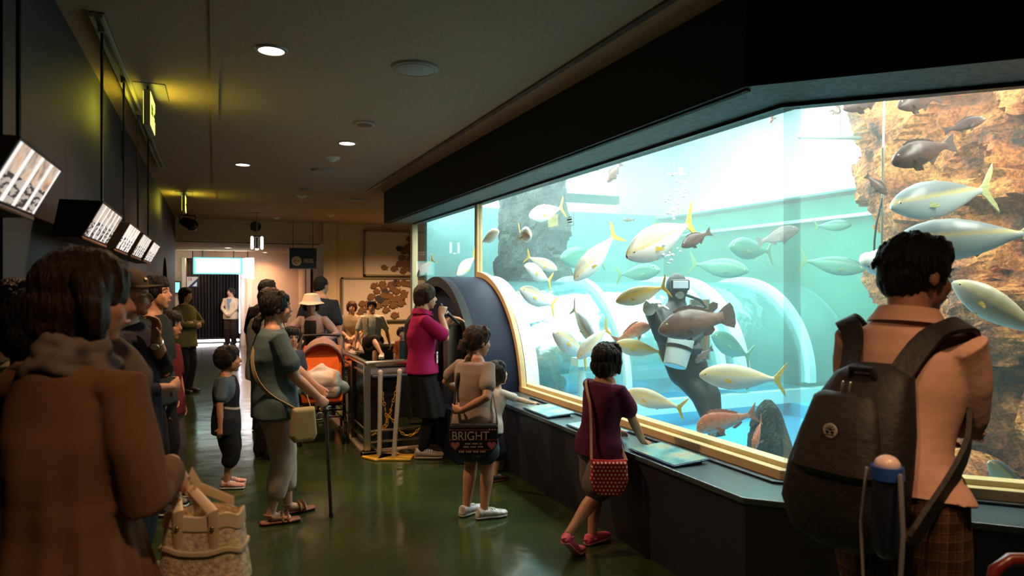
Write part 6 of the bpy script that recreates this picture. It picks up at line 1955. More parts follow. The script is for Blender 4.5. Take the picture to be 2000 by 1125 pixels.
# track rail, ropes, hanging light boxes
tr_ = empty('ceiling_track', (0, 0, 0), 0, 'pale double track rail on the ceiling above the hanging screens', 'track rail')
fm = BM(); box(fm, (-.57, 3.95, CEIL - .03), (-.555, 8.7, CEIL)); box(fm, (-.525, 3.95, CEIL - .03), (-.51, 8.7, CEIL)); obj('rail', fm, mat('track_paint', (.42, .38, .33), .5), tr_)
fm = BM(); box(fm, (-.58, 3.95, CEIL - .008), (-.50, 8.7, CEIL - .002)); obj('rail_bed', fm, mat('track_bed', (.2, .18, .16), .5), tr_)
def screenmat(k):
    m, nt, out = newmat('backlit_strips_%s' % 'abcde'[k])
    e = nt.nodes.new('ShaderNodeEmission'); nt.links.new(e.outputs[0], out.inputs[0])
    x, y, z = coords(nt)
    st = mathn(nt, 'FRACT', mathn(nt, 'MULTIPLY', y, 8.3))
    base = ramp(nt, st, [(0, (1, .97, .92)), (.10, (1, .97, .92)), (.14, (.50, .42, .35)), (.8, (.62, .52, .44)), (.84, (1, .97, .92))])
    n = nt.nodes.new('ShaderNodeTexNoise'); n.inputs['Scale'].default_value = 16; nt.links.new(coords(nt, 'Object', False), n.inputs['Vector'])
    br = nt.nodes.new('ShaderNodeTexNoise'); br.inputs['Scale'].default_value = 60
    mpp = nt.nodes.new('ShaderNodeMapping'); mpp.inputs['Scale'].default_value = (.3, .3, 1.4); nt.links.new(coords(nt, 'Object', False), mpp.inputs[0]); nt.links.new(mpp.outputs[0], br.inputs['Vector'])
    mx = nt.nodes.new('ShaderNodeMixRGB'); mx.blend_type = 'MULTIPLY'; mx.inputs[0].default_value = 1
    nt.links.new(base, mx.inputs[1])
    inside = mathn(nt, 'MULTIPLY', mathn(nt, 'GREATER_THAN', st, .14), mathn(nt, 'LESS_THAN', st, .82))
    pic = ramp(nt, n.outputs[0], [(.3, (.55, .45, .4)), (.5, (1.3, 1.2, 1.1)), (.62, (1.3, .8, .5) if k == 0 else (1.1, 1.15, 1.3)), (.75, (.4, .4, .5))])
    txt = ramp(nt, br.outputs[0], [(.46, (.12, .12, .14)), (.52, (1, 1, 1))])
    mm = nt.nodes.new('ShaderNodeMixRGB'); nt.links.new(mathn(nt, 'LESS_THAN', z, -.085), mm.inputs[0]); nt.links.new(pic, mm.inputs[1]); nt.links.new(txt, mm.inputs[2])
    m3 = nt.nodes.new('ShaderNodeMixRGB'); m3.inputs[1].default_value = (1, 1, 1, 1); nt.links.new(inside, m3.inputs[0]); nt.links.new(mm.outputs[0], m3.inputs[2])
    nt.links.new(m3.outputs[0], mx.inputs[2])
    nt.links.new(mx.outputs[0], e.inputs[0]); e.inputs[1].default_value = (1.0, 1.05, 1.5, 1.2, 1.3)[k]
    return m
labs = ['backlit display box nearest the camera, showing four bright strips', 'second backlit display box from the camera, its strips bluish white', 'third backlit display box from the camera', 'fourth backlit display box from the camera, just before the last', 'farthest backlit display box, next to the arched opening']
M['casing'] = mat('box_casing', (.010, .008, .008), .5)
M['copper_lip'] = mat('copper_lip', (.20, .08, .04), .4)
for k, (y0, y1, yr, zr) in enumerate([(2.10, 2.62, 2.48, 2.9), (3.52, 4.24, 4.15, 2.9), (4.60, 5.22, 5.1, 2.9), (5.44, 6.14, 6.0, 2.9), (6.34, 7.05, 6.9, 2.9)]):
    t = empty('display_box', (-.45, (y0 + y1) / 2, 1.91), 0, labs[k], 'display box', 'backlit boxes hanging along the navy wall')
    hw = (y1 - y0) / 2
    pf = [(0, 0), (-.17, .0), (-.20, -.17), (-.085, -.165)]
    fm = BM(); loft(fm, [[V((x, s * hw, z)) for x, z in pf] for s in (-1, 1)]); obj('casing', fm, M['casing'], t, bevel=.004)
    d = V((-.085, 0, -.165)); nn = V((.165, 0, -.085)).normalized() * .003
    a = V((0, 0, 0)) + d * .07; b_ = d * .93
    fm = BM(); loft(fm, [[V((a.x, -hw * .94, a.z)) + nn * s, V((a.x, hw * .94, a.z)) + nn * s, V((b_.x, hw * .94, b_.z)) + nn * s, V((b_.x, -hw * .94, b_.z)) + nn * s] for s in (.0, 1)])
    obj('lit_panel', fm, screenmat(k), t)
    fm = BM(); tube(fm, [(-.085, -hw, -.167), (-.085, hw, -.167)], .007, 8); obj('lip', fm, M['copper_lip'], t, True)
    cr = empty('hanging_cable', (-.54, yr, 1.91), 0, ['black cable running up from the nearest display box', 'twisted black cable holding the second display box', 'twisted black cable holding the third display box', 'black cable holding the fourth display box', 'black cable holding the farthest display box'][k], 'cable', 'cables of the display boxes')
    fm = BM(); H_ = CEIL - 1.91 - .03; tube(fm, [V((0, 0, .0))] + [V((0, .0, z)) for z in [H_ * q / 60 for q in range(61)]], .007, 6); obj('cord', fm, M['black'], cr, True)
    fm = BM(); cyl(fm, (0, 0, H_ - .01), .018, .035, 16); obj('clip', fm, M['trimring'], cr, True)
q = onX(240, 262, -.685); t = empty('cable_coil', q, 0, 'small loop of black cable hung high on the navy wall', 'cable')
fm = BM(); ring = [V((0, .05 * math.cos(2 * PI * k / 24), -.10 + .12 * math.sin(2 * PI * k / 24))) for k in range(25)]; tube(fm, ring, .007, 6); obj('loop', fm, M['black'], t, True)

# ================================================================ FAR END
M['lit_cyan'] = None
m, nt, out = newmat('lit_sign_face'); e = nt.nodes.new('ShaderNodeEmission'); nt.links.new(e.outputs[0], out.inputs[0])
tc = nt.nodes.new('ShaderNodeTexCoord'); s = nt.nodes.new('ShaderNodeSeparateXYZ'); nt.links.new(tc.outputs['Generated'], s.inputs[0])
ex = mathn(nt, 'ABSOLUTE', mathn(nt, 'SUBTRACT', s.outputs[0], .5)); ez = mathn(nt, 'ABSOLUTE', mathn(nt, 'SUBTRACT', s.outputs[2], .5))
mxv = mathn(nt, 'MAXIMUM', mathn(nt, 'POWER', mathn(nt, 'MULTIPLY', ex, 2.0), 4.0), mathn(nt, 'POWER', mathn(nt, 'MULTIPLY', ez, 2.0), 3.0))
nt.links.new(ramp(nt, mxv, [(0, (1, 1, 1)), (.45, (.75, 1, .92)), (.8, (.16, .85, .70)), (1, (.05, .62, .55))]), e.inputs[0]); e.inputs[1].default_value = 2.2
t = empty('lit_sign', V(((onY(425, 520, 18.6).x), 18.6, 0)), 0, 'long white and turquoise backlit sign above the black curtain', 'sign')
a = onY(378, 503, 18.6); b_ = onY(473, 536, 18.6); cx_ = t.location.x
fm = BM(); box(fm, (a.x - cx_, -.01, b_.z), (b_.x - cx_, .0, a.z)); obj('lit_face', fm, m, t)
fm = BM(); box(fm, (a.x - cx_ - .01, .001, b_.z - .01), (b_.x - cx_ + .01, .12, a.z + .01)); obj('case', fm, M['dark_metal'], t)
fm = BM(); tube(fm, [(a.x - cx_ + .2, .06, a.z), (a.x - cx_ + .2, .06, 2.46)], .012); obj('hanger', fm, M['dark_metal'], t); fm = BM(); tube(fm, [(b_.x - cx_ - .2, .06, a.z), (b_.x - cx_ - .2, .06, 2.46)], .012); obj('hanger', fm, M['dark_metal'], t)
area_light('lit_sign_lamp', (cx_, 18.5, (a.z + b_.z) / 2), 1.3, 30, (.8, 1, .97), (PI / 2, 0, 0), size_y=.4)
t = empty('lit_poster', onY(482, 540, 18.9), 0, 'small glaring white backlit poster right of the turquoise sign', 'sign'); o0 = V(t.location)
a = onY(472, 505, 18.9) - o0; b_ = onY(494, 543, 18.9) - o0
fm = BM(); loft(fm, [[V((a.x, y, a.z)), V((b_.x, y - .45, a.z)), V((b_.x, y - .45, b_.z - .04)), V((a.x, y, b_.z))] for y in (0, .05)]); obj('lit_face', fm, emitter('poster_glow', (1, .96, .98), 6.0), t)
fm = BM(); loft(fm, [[V((a.x - .01, y, a.z + .01)), V((b_.x + .01, y - .45, a.z + .01)), V((b_.x + .01, y - .45, b_.z - .05)), V((a.x - .01, y, b_.z - .01))] for y in (.055, .10)]); obj('case', fm, M['dark_metal'], t)
fm = BM(); hc_ = V(((a.x + b_.x) / 2, -.15, a.z)); tube(fm, [hc_, V((hc_.x, hc_.y, 2.46 - o0.z))], .012); obj('hanger', fm, M['dark_metal'], t)
area_light('poster_lamp', tuple(o0 + V((.02, -.35, -.1))), .5, 26, (1, .85, .9), (PI / 2 - .5, 0, .3), size_y=.9)
# curtain
t = empty('curtain', (0, 20.2, 0), 0, 'black pleated curtain closing the far doorway', 'curtain')
fm = BM(); r0, r1 = [], []
n = 180
top_, bot_ = [], []
xa, xb = -.72, .64
lo_ = [V((xa + (xb - xa) * k / n, .045 * math.sin(k * .62) + .012 * math.sin(k * 1.7), .16 + .012 * math.sin(k * .62))) for k in range(n + 1)]
hi_ = [V((p.x, p.y * .7, 2.26)) for p in lo_]
back = [V((p.x, p.y + .01, p.z)) for p in lo_]; backh = [V((p.x, p.y + .01, p.z)) for p in hi_]
rings = [[lo_[k], hi_[k], backh[k], back[k]] for k in range(n + 1)]
loft(fm, rings); obj('cloth', fm, mat('curtain_cloth', (.012, .012, .014), .75), t, True)
fm = BM(); tube(fm, [(xa, .02, 2.27), (xb, .02, 2.27)], .015); obj('rod', fm, M['dark_metal'], t, True)
fm = BM(); tube(fm, [(0, .30, .03)] and [(-.70, .45, .06), (.62, .45, .06)], .035, 10); o = obj('floor_lamp_strip', fm, emitter('white_strip', (1, .9, .95), 5), None)
tag(o, 'white light strip glowing on the floor under the curtain', 'lamp')
o.location = (0, 20.2, 0)
fm = BM(); tube(fm, [(0, 0, .3), (0, 0, 2.2)], .018, 10); o = obj('door_light_strip', fm, emitter('gap_strip', (.85, .8, 1), 6), None); o.location = (.645, 20.05, 0)
tag(o, 'thin vertical strip of light at the curtain\'s right edge', 'lamp')
t = empty('restroom_sign', onY(376, 551, 19.2), 0, 'small white restroom sign with red and navy corner left of curtain', 'sign')
fm = BM(); box(fm, (-.13, 0, -.13), (.13, .02, .13)); obj('plate', fm, mat('sign_white', (.7, .6, .55), .5), t)
fm = BM(); loft(fm, [[V((.13, y, -.13)), V((.13, y, .10)), V((-.10, y, -.13))] for y in (-.003, 0)]); obj('corner', fm, mat('sign_navy', (.02, .03, .09), .5), t)
fm = BM(); loft(fm, [[V((.10, y, -.11)), V((.10, y, .0)), V((-.0, y, -.11))] for y in (-.006, -.003)]); obj('pictogram', fm, mat('sign_white_b', (.8, .8, .8), .5), t)
fm = BM()
for s, w_ in ((-.085, .018), (-.035, .024)):
    ellipsoid(fm, (s, -.004, .105), (.012, .003, .012), n=10, m=6); obox(fm, (s, -.004, .06), (1, 0, 0), (0, 1, 0), (0, 0, 1), w_, .004, .06)
rod_ = BM(); tube(rod_, [(0, .01, .13), (0, .01, 2.46 - t.location.z)], .012); obj('hanger', rod_, M['dark_metal'], t)
obj('figures', fm, mat('sign_red', (.6, .04, .03), .5), t)
t = empty('wall_screen', (WX - .15, 15.3, 0), 0, 'small lit tablet screen on the far wall edge beside navy wall', 'screen')
q = onY(344, 562, 19.4); t.location = q
fm = BM(); box(fm, (-.10, 0, -.16), (.10, .05, .16)); obj('bezel', fm, M['black'], t, bevel=.008)
fm = BM(); box(fm, (-.08, -.004, -.13), (.08, 0, .13)); obj('lit_face', fm, emitter('tablet_glow', (.3, .9, .75), 1.4), t)
# blue direction sign  (hung)
q = at(592, 505, 14.2); t = empty('direction_sign', q, -TH * .0, 'hanging dark blue sign with white left arrow and two characters', 'sign')
fm = BM(); box(fm, (-.27, 0, -.215), (.27, .03, .215)); obj('board', fm, mat('sign_blue', (.012, .035, .10), .4), t, bevel=.003)
fm = BM()
for (a, b2) in (((-.28, -.222), (.28, -.21)), ((-.28, .21), (.28, .222)), ((-.28, -.22), (-.268, .22)), ((.268, -.22), (.28, .22))):
    box(fm, (a[0], -.004, a[1]), (b2[0], .034, b2[1]))
obj('frame', fm, mat('sign_frame', (.28, .3, .28), .4), t)
fm = BM(); cyl(fm, (-.13, -.001, -.06), .10, .006, 36, axis=(0, -1, 0)); cd = obj('disc', fm, mat('sign_cream', (.6, .6, .5), .5), t)
fm = BM(); obox(fm, (-.11, -.010, -.06), (1, 0, 0), (0, 1, 0), (0, 0, 1), .12, .004, .010); obj('arrow_shaft', fm, mat('arrow_grey', (.12, .12, .12), .5), cd)
fm = BM(); obox(fm, (-.165, -.011, -.035), (.7, 0, .72), (0, 1, 0), (-.7, 0, .7), .08, .004, .013); obox(fm, (-.165, -.011, -.085), (.7, 0, -.72), (0, 1, 0), (.7, 0, .7), .08, .004, .013); obj('arrow_head', fm, mat('arrow_red', (.4, .06, .03), .5), cd)
text('lettering', '順路', .105, (.11, -.004, -.06), Matrix(((1, 0, 0), (0, 0, -1), (0, 1, 0))), mat('sign_letters', (.6, .6, .52), .5), t)
fm = BM(); tube(fm, [(-.2, .015, .22), (-.2, .015, CEIL - q.z)], .006); obj('hanger', fm, M['dark_metal'], t); fm = BM(); tube(fm, [(.2, .015, .22), (.2, .015, CEIL - q.z)], .006); obj('hanger', fm, M['dark_metal'], t)
# pendant with three tubes
q = onZ(502, 416, CEIL); t = empty('pendant_lamp', q, 0, 'small pendant on a thin rod with two glowing tubes', 'lamp')
zb = at(502, 485, ray(502, 485).dot(ray(502, 485)) and ((q.x * SN + q.y * CS))).z - CEIL
fm = BM(); tube(fm, [(0, 0, 0), (0, 0, zb + .22)], .009); cyl(fm, (0, 0, -.02), .05, .02, 20); obj('rod', fm, M['trimring'], t, True)
fm = BM(); cyl(fm, (0, 0, zb + .20), .07, .03, 24); cyl(fm, (0, 0, zb - .01), .035, .2, 16); obj('body', fm, M['dark_metal'], t, True)
for s in (-1, 1):
    fm = BM(); tube(fm, [(s * .085, 0, zb), (s * .085, 0, zb + .19)], .024, 12); obj('tube', fm, emitter('tube_glow', (1, .95, .85), 5), t, True)
fm = BM(); ellipsoid(fm, (0, 0, zb - .02), (.035, .035, .02)); obj('bulb', fm, emitter('bulb_glow', (1, .7, .3), 5), t, True)
# round hole in the beam and projector
q = onY(499, 443, 14.94); t = empty('porthole', q, 0, 'round black hole with a pale rim in the beam', 'opening')
fm = BM(); cyl(fm, (0, 0, 0), .11, .012, 32, axis=(0, -1, 0)); obj('hole', fm, M['black'], t)
fm = BM(); tube(fm, [V((.118 * math.cos(2 * PI * k / 32), -.008, .118 * math.sin(2 * PI * k / 32))) for k in range(33)], .012, 8); obj('rim', fm, M['cream'], t, True)
q = at(366, 436, 12.6); t = empty('stage_spotlight', q, 0, 'dark cylindrical spotlight mounted under the ceiling near the beam', 'lamp')
ax = V((.55, -.75, -.3)).normalized()
fm = BM(); tube(fm, [-ax * .12, -ax * .09, ax * .12, ax * .14], [.05, .09, .10, .11], 24); obj('can', fm, M['dark_metal'], t, True)
fm = BM(); cyl(fm, ax * .145, .09, .006, 24, axis=ax); obj('lens', fm, mat('dull_lens', (.12, .11, .09), .3), t)
fm = BM(); tube(fm, [(-.13, 0, 0), (-.13, 0, .14), (.13, 0, .14), (.13, 0, 0)], .012); tube(fm, [(0, 0, .14), (0, 0, CEIL - q.z)], .018); obj('yoke', fm, M['black'], t, True)
# mural boards and wooden fish plates
for nm, (xa, xb, za, zb_), lab in (('picture_board', (2.98, 5.6, 1.78, 2.78), 'upper framed white board with wooden fish plates'), ('picture_board', (2.50, 5.3, .79, 1.75), 'lower framed white board, wider, crowded with wooden fish plates')):
    t = empty(nm, (xa, 14.86, za), 0, lab, 'picture board')
    fm = BM(); box(fm, (0, .0, 0), (xb - xa, .03, zb_ - za)); obj('board', fm, mat('board_white', (.62, .54, .46), .55), t)
    fm = BM(); w, h = xb - xa, zb_ - za
    for a, b2 in (((0, 0), (w, .035)), ((0, h - .035), (w, h)), ((0, 0), (.035, h)), ((w - .035, 0), (w, h))):
        box(fm, (a[0], -.03, a[1]), (b2[0], .03, b2[1]))
    obj('frame', fm, mat('board_frame', (.30, .24, .17), .35, metal=.5), t)
fpl = [(602, 178), (525, 250, 1), (585, 238), (565, 268), (608, 275), (543, 318), (605, 322), (527, 360), (573, 362), (606, 365), (487, 395), (415, 385), (556, 408), (606, 400), (622, 225),
       (340, 520), (398, 505), (410, 530), (360, 560), (320, 600), (255, 650), (255, 698), (233, 728), (310, 650), (300, 668), (370, 668), (375, 612, 1), (390, 625, 1), (410, 590), (422, 562, 1), (425, 645), (430, 595), (427, 697), (490, 735), (462, 510), (497, 500, 1), (475, 540), (505, 560), (478, 618), (455, 595), (480, 662), (512, 615), (538, 648), (520, 505), (560, 500), (590, 505), (558, 570), (615, 515), (548, 600)]
src = None; random.seed(12)
M['plate_wood'] = patterned('checked_wood', lambda nt, x, y, z: ramp(nt, mathn(nt, 'FRACT', mathn(nt, 'ADD', mathn(nt, 'MULTIPLY', x, 26.0), mathn(nt, 'MULTIPLY', mathn(nt, 'FLOOR', mathn(nt, 'MULTIPLY', z, 34.0)), .5))), [(0, (.30, .17, .08)), (.45, (.34, .19, .09)), (.5, (.05, .025, .015)), (1, (.05, .025, .015))]), .6)
M['plate_dark'] = mat('dark_plate', (.035, .028, .03), .6, var=.4, vscale=40)
for i, tpl in enumerate(fpl):
    px, py = 640 + tpl[0] / 3.75, 420 + tpl[1] / 3.75
    q = onY(px, py, 14.84)
    dk = len(tpl) > 2
    key = dk
    if src is None:
        src = {}
    if key not in src:
        fm = BM(); pts = [(-.085, 0), (-.06, .04), (-.02, .065), (.03, .06), (.06, .03), (.095, .055), (.085, 0), (.095, -.05), (.06, -.025), (.03, -.055), (-.02, -.06), (-.06, -.035)]
        loft(fm, [[V((x, y, z)) for x, z in pts] for y in (-.012, .012)]); o = obj('wooden_fish', fm, M['plate_dark'] if dk else M['plate_wood']); src[key] = o
    else:
        o = src[key].copy(); COL.objects.link(o)
    o.location = q; o.rotation_euler = (0, random.uniform(-.5, .5), 0); sc = random.uniform(.9, 1.15); o.scale = (sc, 1, sc)
    tag(o, ('dark wooden fish plate among the paler ones on the framed boards' if dk else ('checkered wooden fish plate on the upper framed board' if py < 540 else 'checkered wooden fish plate on the lower framed board')), 'fish plate', 'dark wooden fish plates' if dk else ('checkered fish plates on the upper board' if py < 540 else 'checkered fish plates on the lower board'))
bn = empty('bench', (0, 0, 0), 0, 'long low grey bench before the mural wall', 'bench')
fm = BM(); box(fm, (1.9, 12.9, .40), (5.2, 13.5, .46)); obj('seat', fm, mat('bench_grey', (.22, .20, .18), .6), bn, bevel=.01)
fm = BM(); box(fm, (1.95, 12.98, 0), (5.15, 13.45, .40)); obj('base', fm, M['dark_metal'], bn)
spot('mural_wash', (3.4, 12.9, CEIL - .05), 520, WARM, 2.6, .9)  # added spot without a fixture, brightens the mural boards
spot('hall_wash', (1.2, 12.4, CEIL - .05), 290, WARM, 2.6, .9)  # added fill spot, no fixture, lifts the far hall and beam

# ================================================================ RAIL ENCLOSURE, BARRIER POSTS, PLINTH
rl = empty('guard_rail', (1.27, 6.19, 0), 0, 'stainless guard rail turning a corner round the walkway pit', 'railing')
o0 = V((1.27, 6.19, 0))
fm = BM()
tube(fm, [(0, 0, .83), (0, 1.9, .83)], .028, 12); tube(fm, [(0, 0, .83), (.62, 0, .83)], .028, 12); obj('handrail', fm, M['steel'], rl, True)
for x, y in ((0, 0), (0, .62), (0, 1.9), (.62, 0)):
    fm = BM(); obox(fm, (x, y, .42), (1, 0, 0), (0, 1, 0), (0, 0, 1), .05 if (x, y) != (0, 0) else .06, .03, .80); obj('post', fm, M['steel'] if (x, y) == (0, 0) else M['dark_metal'], rl, bevel=.004)
fm = BM()
for z in (.12, .22, .74):
    tube(fm, [(0, 0, z), (0, 1.9, z)], .010, 8); tube(fm, [(0, 0, z), (.62, 0, z)], .010, 8)
obj('rail_bar', fm, M['steel'], rl, True)
m, nt, out = newmat('rail_glass'); tr = nt.nodes.new('ShaderNodeBsdfTransparent'); tr.inputs[0].default_value = (.75, .78, .78, 1); gl = nt.nodes.new('ShaderNodeBsdfGlossy'); gl.inputs['Roughness'].default_value = .05
mx = nt.nodes.new('ShaderNodeMixShader'); mx.inputs[0].default_value = .07; nt.links.new(tr.outputs[0], mx.inputs[1]); nt.links.new(gl.outputs[0], mx.inputs[2]); nt.links.new(mx.outputs[0], out.inputs[0])
fm = BM(); box(fm, (-.004, .05, .24), (.004, 1.86, .72)); obj('glass_panel', fm, m, rl)
fm = BM(); box(fm, (-.05, -.05, 0), (.08, 1.95, .045)); box(fm, (-.05, -.05, 0), (.66, .05, .045)); obj('kerb', fm, mat('kerb_steel', (.35, .28, .22), .35, metal=.4), rl, bevel=.006)
pl = empty('plinth', (0, 0, 0), 0, 'dark blue plinth with sloping top inside the guard rail', 'plinth')
fm = BM(); loft(fm, [[V((1.42, y, 0)), V((1.62, y, 0)), V((1.62, y, z)), V((1.42, y, z - .03))] for y, z in ((6.45, .66), (8.0, .66))]); box(fm, (1.62, 7.9, 0), (2.2, 8.1, .66)); obj('body', fm, mat('plinth_dark', (.02, .022, .035), .4), pl, bevel=.01)
fm = BM(); box(fm, (1.38, 6.4, .67), (1.98, 7.0, .69)); obj('top_plate', fm, mat('plinth_top', (.05, .08, .16), .25), pl, bevel=.004)
# white posts with yellow chain on yellow feet
yel = mat('yellow_foot', (.62, .36, .03), .6); yc = mat('yellow_chain', (.70, .38, .03), .5)
pts_ = []
for k, (px, py, tx, ty, lab) in enumerate(((741, 893, 743, 732, 'left white barrier post on a yellow foot'), (769, 896, 781, 730, 'right white barrier post leaning on a yellow foot'))):
    b0 = onZ(px, py, .0); t = empty('barrier_post', b0, 0, lab, 'barrier post', 'white chain barrier posts')
    d_ = b0.x * SN + b0.y * CS; tp = at(tx, ty, d_) - b0
    fm = BM(); tube(fm, [V((0, 0, .01)), tp], .021, 14); obj('pole', fm, mat('post_white', (.55, .52, .48), .45), t, True)
    fm = BM(); tube(fm, [tp, tp + V((0, 0, .02))], .023, 14); obj('cap', fm, M['white'], t, True)
    fm = BM(); obox(fm, (.02, 0, .010), (1, .5 - k, 0), (-.5 + k, 1, 0), (0, 0, 1), .30, .20, .018); obj('foot', fm, yel, t, bevel=.006)
    pts_.append((b0, tp))
ch = empty('plastic_chain', pts_[0][0], 0, 'yellow plastic chain crossing between the two white posts', 'chain'); o0 = pts_[0][0]
def chain(ctrl):
    # sample a smooth sagging path, one torus link every 3 cm
    P_ = [V(p) for p in ctrl]
    for _ in range(3):
        Q = [P_[0]]
        for a, b in zip(P_, P_[1:]):
            Q += [a.lerp(b, .25), a.lerp(b, .75)]
        Q.append(P_[-1]); P_ = Q
    out_ = []; acc = 0; last = P_[0]
    for a, b in zip(P_, P_[1:]):
        L = (b - a).length; acc += L
        if acc > .027:
            out_.append((a, (b - a).normalized())); acc = 0
    return out_
A0 = pts_[0][1] * .93; B0 = (pts_[1][0] - o0) + pts_[1][1] * .93
dd = V((CS, -SN, 0))
lk = chain([A0, A0 * .75 + dd * .03, A0 * .45 + dd * .07, V((0, 0, .26)) + dd * .06, V((0, 0, .20)) - dd * .06]) + chain([B0, B0 * .6 + dd * -.01, V((0, 0, .42)) + dd * .11, V((0, 0, .30)) + dd * .06, V((0, 0, .21)) + dd * .0]) + chain([A0 * .55 + dd * .06, V((0, 0, .34)) + dd * .12, V((0, 0, .20)) + dd * .20, V((0, 0, .19)) + dd * .30, V((0, 0, .28)) + dd * .38])
fm = BM()
for i, (p, t_) in enumerate(lk):
    u_ = t_.cross(V((.3, .8, .2)) if i % 2 else V((.8, -.3, .5))).normalized()
    tube(fm, [p + t_ * (.018 * math.cos(2 * PI * k / 12)) + u_ * (.010 * math.sin(2 * PI * k / 12)) for k in range(13)], .0038, 6, rounded=False)
obj('links', fm, yc, ch, True)

# ================================================================ STROLLER
def stroller(loc, rz, label, seat=(0.75, .13, .02)):
    t = empty('stroller', loc, rz, label, 'stroller', 'strollers by the guard rail')
    orange = cloth('stroller_orange', seat); shell = cloth('stroller_canopy', (.34, .22, .19), bump=.6, bscale=9)
    fr_ = M['dark_metal']
    fm = BM()
    for s in (-.22, .22):
        tube(fm, [(s, -.32, .10), (s, .05, .42), (s, .42, .95), (s * .9, .50, 1.0)], .012, 8)
        tube(fm, [(s, .34, .10), (s, .05, .45), (s, -.12, .50)], .012, 8)
        tube(fm, [(s, -.25, .20), (s, .28, .20)], .009, 8)
    tube(fm, [(-.22, -.1, .22), (.22, -.1, .22)], .009, 8); tube(fm, [(-.22, .3, .22), (.22, .3, .22)], .009, 8); tube(fm, [(-.22, -.2, .36), (.22, -.2, .36)], .009, 8)
    tube(fm, [(-.2, .50, 1.0), (0, .52, 1.01), (.2, .50, 1.0)], .015, 10)
    obj('frame', fm, fr_, t, True)
    for s in (-.22, .22):
        for y in (-.33, .35):
            fm = BM()
            for q in (-.022, .022):
                tube(fm, [V((s + q, y + .065 * math.cos(2 * PI * k / 20), .075 + .065 * math.sin(2 * PI * k / 20))) for k in range(21)], .011, 8, rounded=False)
                cyl(fm, (s + q - .006, y, .075), .03, .012, 16, axis=(1, 0, 0))
            obj('wheel', fm, M['rubber'], t, True)
    fm = BM(); loft(fm, [[V((x * w, y, z)) for x in (-1, -.5, 0, .5, 1)] + [V((x * w, y + .05, z - .035)) for x in (1, .5, 0, -.5, -1)] for w, y, z in ((.19, -.26, .40), (.205, -.22, .47), (.20, .02, .45), (.20, .12, .52), (.20, .25, .85), (.18, .28, .92))])
    blob('seat', fm, orange, t, .012, 3)
    # canopy: quarter hood with hollow
    fm = BM(); rings = []
    for j in range(9):
        a = math.radians(62 + 100 * j / 8); cy_, cz = .10, .62
        o_ = []
        for r, sg in ((.255, 1), (.24, -1)):
            rg = []
            for k in range(13):
                b_ = math.radians(-90 + 180 * k / 12)
                rg.append(V((r * math.sin(b_) * .92, .20 - math.cos(a) * r * math.cos(b_) * 1.0 + .04, .66 + math.sin(a) * r * math.cos(b_) * 1.28 + (.018 * (j % 2) * math.cos(b_)))))
            o_ += rg if sg > 0 else rg[::-1]
        rings.append(o_)
    loft(fm, rings); obj('canopy', fm, shell, t, True)
    fm = BM(); loft(fm, [[V((x * w, y, z)) for x in (-1, -.5, 0, .5, 1)] + [V((x * w, y + .03, z - .03)) for x in (1, .5, 0, -.5, -1)] for w, y, z in ((.16, -.06, .50), (.17, .02, .60), (.17, .14, .76), (.15, .20, .82))])
    obj('backrest', fm, orange, t, True)
    return t
st = stroller((1.01, 7.15, 0), math.radians(-8), 'stroller with orange seat, hooded canopy and white blanket, facing the camera')
bl_ = BM(); random.seed(2)
tube(bl_, [(-.19, -.17, .52), (-.08, -.20, .60), (.08, -.20, .60), (.19, -.17, .51)], [.07, .10, .10, .07], 16)
tube(bl_, [(-.13, -.08, .62), (0, -.10, .68), (.13, -.08, .62)], [.06, .08, .06], 14); tube(bl_, [(-.12, -.24, .50), (.12, -.24, .50)], .06, 12)
o = blob('baby_blanket', bl_, patterned('blanket_cloth', lambda nt, x, y, z: ramp(nt, mathn(nt, 'ABSOLUTE', x), [(0, (.70, .58, .52)), (.125, (.72, .6, .54)), (.16, (.30, .48, .55)), (1, (.26, .45, .52))]), .85, .5, 9), None, .01, 3, noise=.02, nscale=11)
o.location = st.location; o.rotation_euler = st.rotation_euler; tag(o, 'white and pale blue blanket bundled on the orange stroller seat', 'blanket')
st2 = copy_tree(st); st2.location = (1.62, 10.1, 0); st2['label'] = 'second orange-seated stroller parked farther back behind the guard rail'; st2.rotation_euler = (0, 0, .4)

# ================================================================ PANELS ON THE LEDGE, DRAWN REFLECTION, CHAIR
m, nt, out = newmat('panel_picture'); b = nt.nodes.new('ShaderNodeBsdfPrincipled'); b.inputs['Roughness'].default_value = .15; nt.links.new(b.outputs[0], out.inputs[0])
n = nt.nodes.new('ShaderNodeTexNoise'); n.inputs['Scale'].default_value = 7; n.inputs['Detail'].default_value = 4; nt.links.new(coords(nt, 'Object', False), n.inputs['Vector'])
nt.links.new(ramp(nt, n.outputs[0], [(.3, (.05, .22, .26)), (.5, (.22, .46, .46)), (.62, (.45, .50, .34)), (.7, (.5, .35, .25))]), b.inputs['Base Color'])
for y, lab in ((4.70, 'picture panel lying on the ledge beside the small child\'s hands'), (3.98, 'picture panel on ledge, mostly hidden by the purple-shirted girl'), (3.20, 'picture panel on the ledge right of the purple-shirted girl')):
    t = empty('info_panel', (2.36, y, CT), 0, lab, 'info panel', 'picture panels on the ledge')
    fm = BM(); obox(fm, (0, 0, .016), (1, 0, .06), (0, 1, 0), (-.06, 0, 1), .24, .44, .010); obj('plate', fm, mat('plate_blue', (.02, .06, .16), .3), t, bevel=.003)
    fm = BM(); obox(fm, (0, 0, .0225), (1, 0, .06), (0, 1, 0), (-.06, 0, 1), .225, .425, .003); obj('picture', fm, m, t)
    fm = BM(); box(fm, (-.08, -.2, 0.0005), (.08, .2, .011)); obj('foot', fm, M['black'], t)
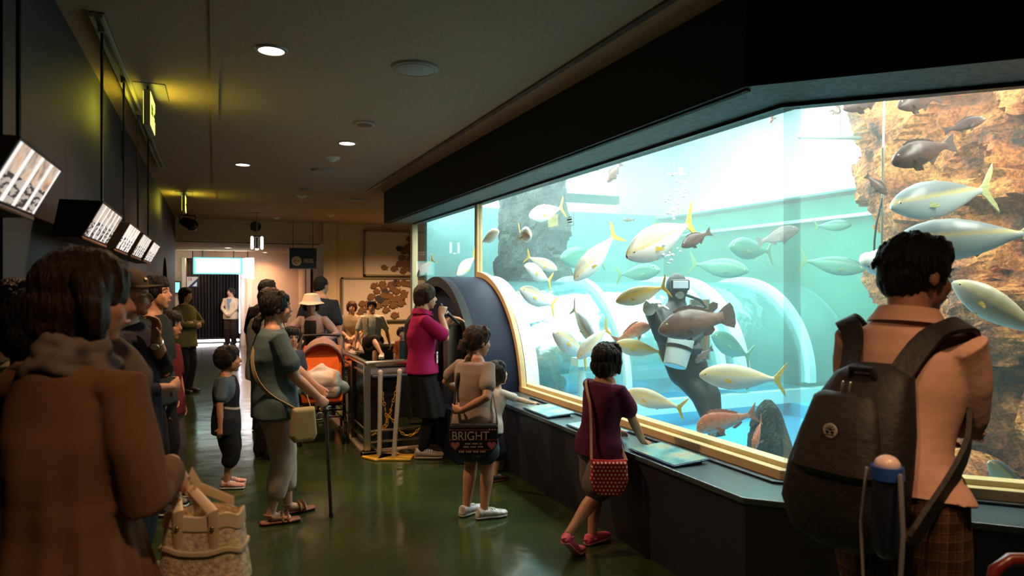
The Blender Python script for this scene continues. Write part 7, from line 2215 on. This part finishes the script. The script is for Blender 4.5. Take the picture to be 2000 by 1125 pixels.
q = onX(1115, 428, GX - .016); t = empty('window_reflection', q, 0, 'small gold-lined reflection drawn on the window glass beside a fish tail', 'reflection')
fm = BM()
for (a0, b0, c0, d0) in ((-.12, -.055, .0, -.052), (-.10, -.03, -.02, -.022), (-.11, -.01, -.03, .003), (-.09, .012, -.03, .018), (-.004, -.055, .0, .05)):
    box(fm, (-.002, -c0 - .05, b0), (.0, -a0 - .05, d0 if d0 > b0 else b0 + .004))
obj('print', fm, mat('gold_reflection', (.85, .75, .5), .4), t)  # thin gold strips modelled to stand for a reflection on the glass
ch_ = empty('chair', at(1985, 1130, 1.95), 0, 'dark red tubular chair back at the bottom right corner', 'chair'); ch_.location.z = 0
zt = at(1985, 1093, 1.95).z; r_ = V((CS, -SN, 0)); v_ = V((SN, CS, 0)); dr_ = mat('dark_red_tube', (.13, .016, .010), .3)
fm = BM(); pts = [r_ * -.075 + V((0, 0, .02)), r_ * -.075 + V((0, 0, zt - .10)), r_ * -.06 + V((0, 0, zt - .03)), r_ * -.02 + V((0, 0, zt)), r_ * .28 + V((0, 0, zt)), r_ * .32 + V((0, 0, zt - .03)), r_ * .335 + V((0, 0, zt - .10)), r_ * .335 + V((0, 0, .02))]
tube(fm, pts, .018, 12); obj('back_frame', fm, dr_, ch_, True)
fm = BM(); obox(fm, r_ * .13 + v_ * -.0 + V((0, 0, zt - .14)), r_, v_, (0, 0, 1), .36, .03, .12); obj('backrest', fm, M['black'], ch_, bevel=.01)
fm = BM(); obox(fm, r_ * .13 + v_ * .22 + V((0, 0, .42)), r_, v_, (0, 0, 1), .40, .42, .05); obj('seat', fm, M['black'], ch_, bevel=.015)
for s in (-.06, .32):
    fm = BM(); tube(fm, [r_ * s + v_ * .40 + V((0, 0, .42)), r_ * s + v_ * .42 + V((0, 0, .012))], .014, 8); obj('leg', fm, dr_, ch_, True)
# soft ceiling lamps behind the camera keep the near visitors readable
spot('rear_downlight', (0.3, 0.6, CEIL - .05), 75, WARM, 2.4, .9)
spot('rear_downlight', (1.6, 0.5, CEIL - .05), 120, WARM, 1.5, .8)
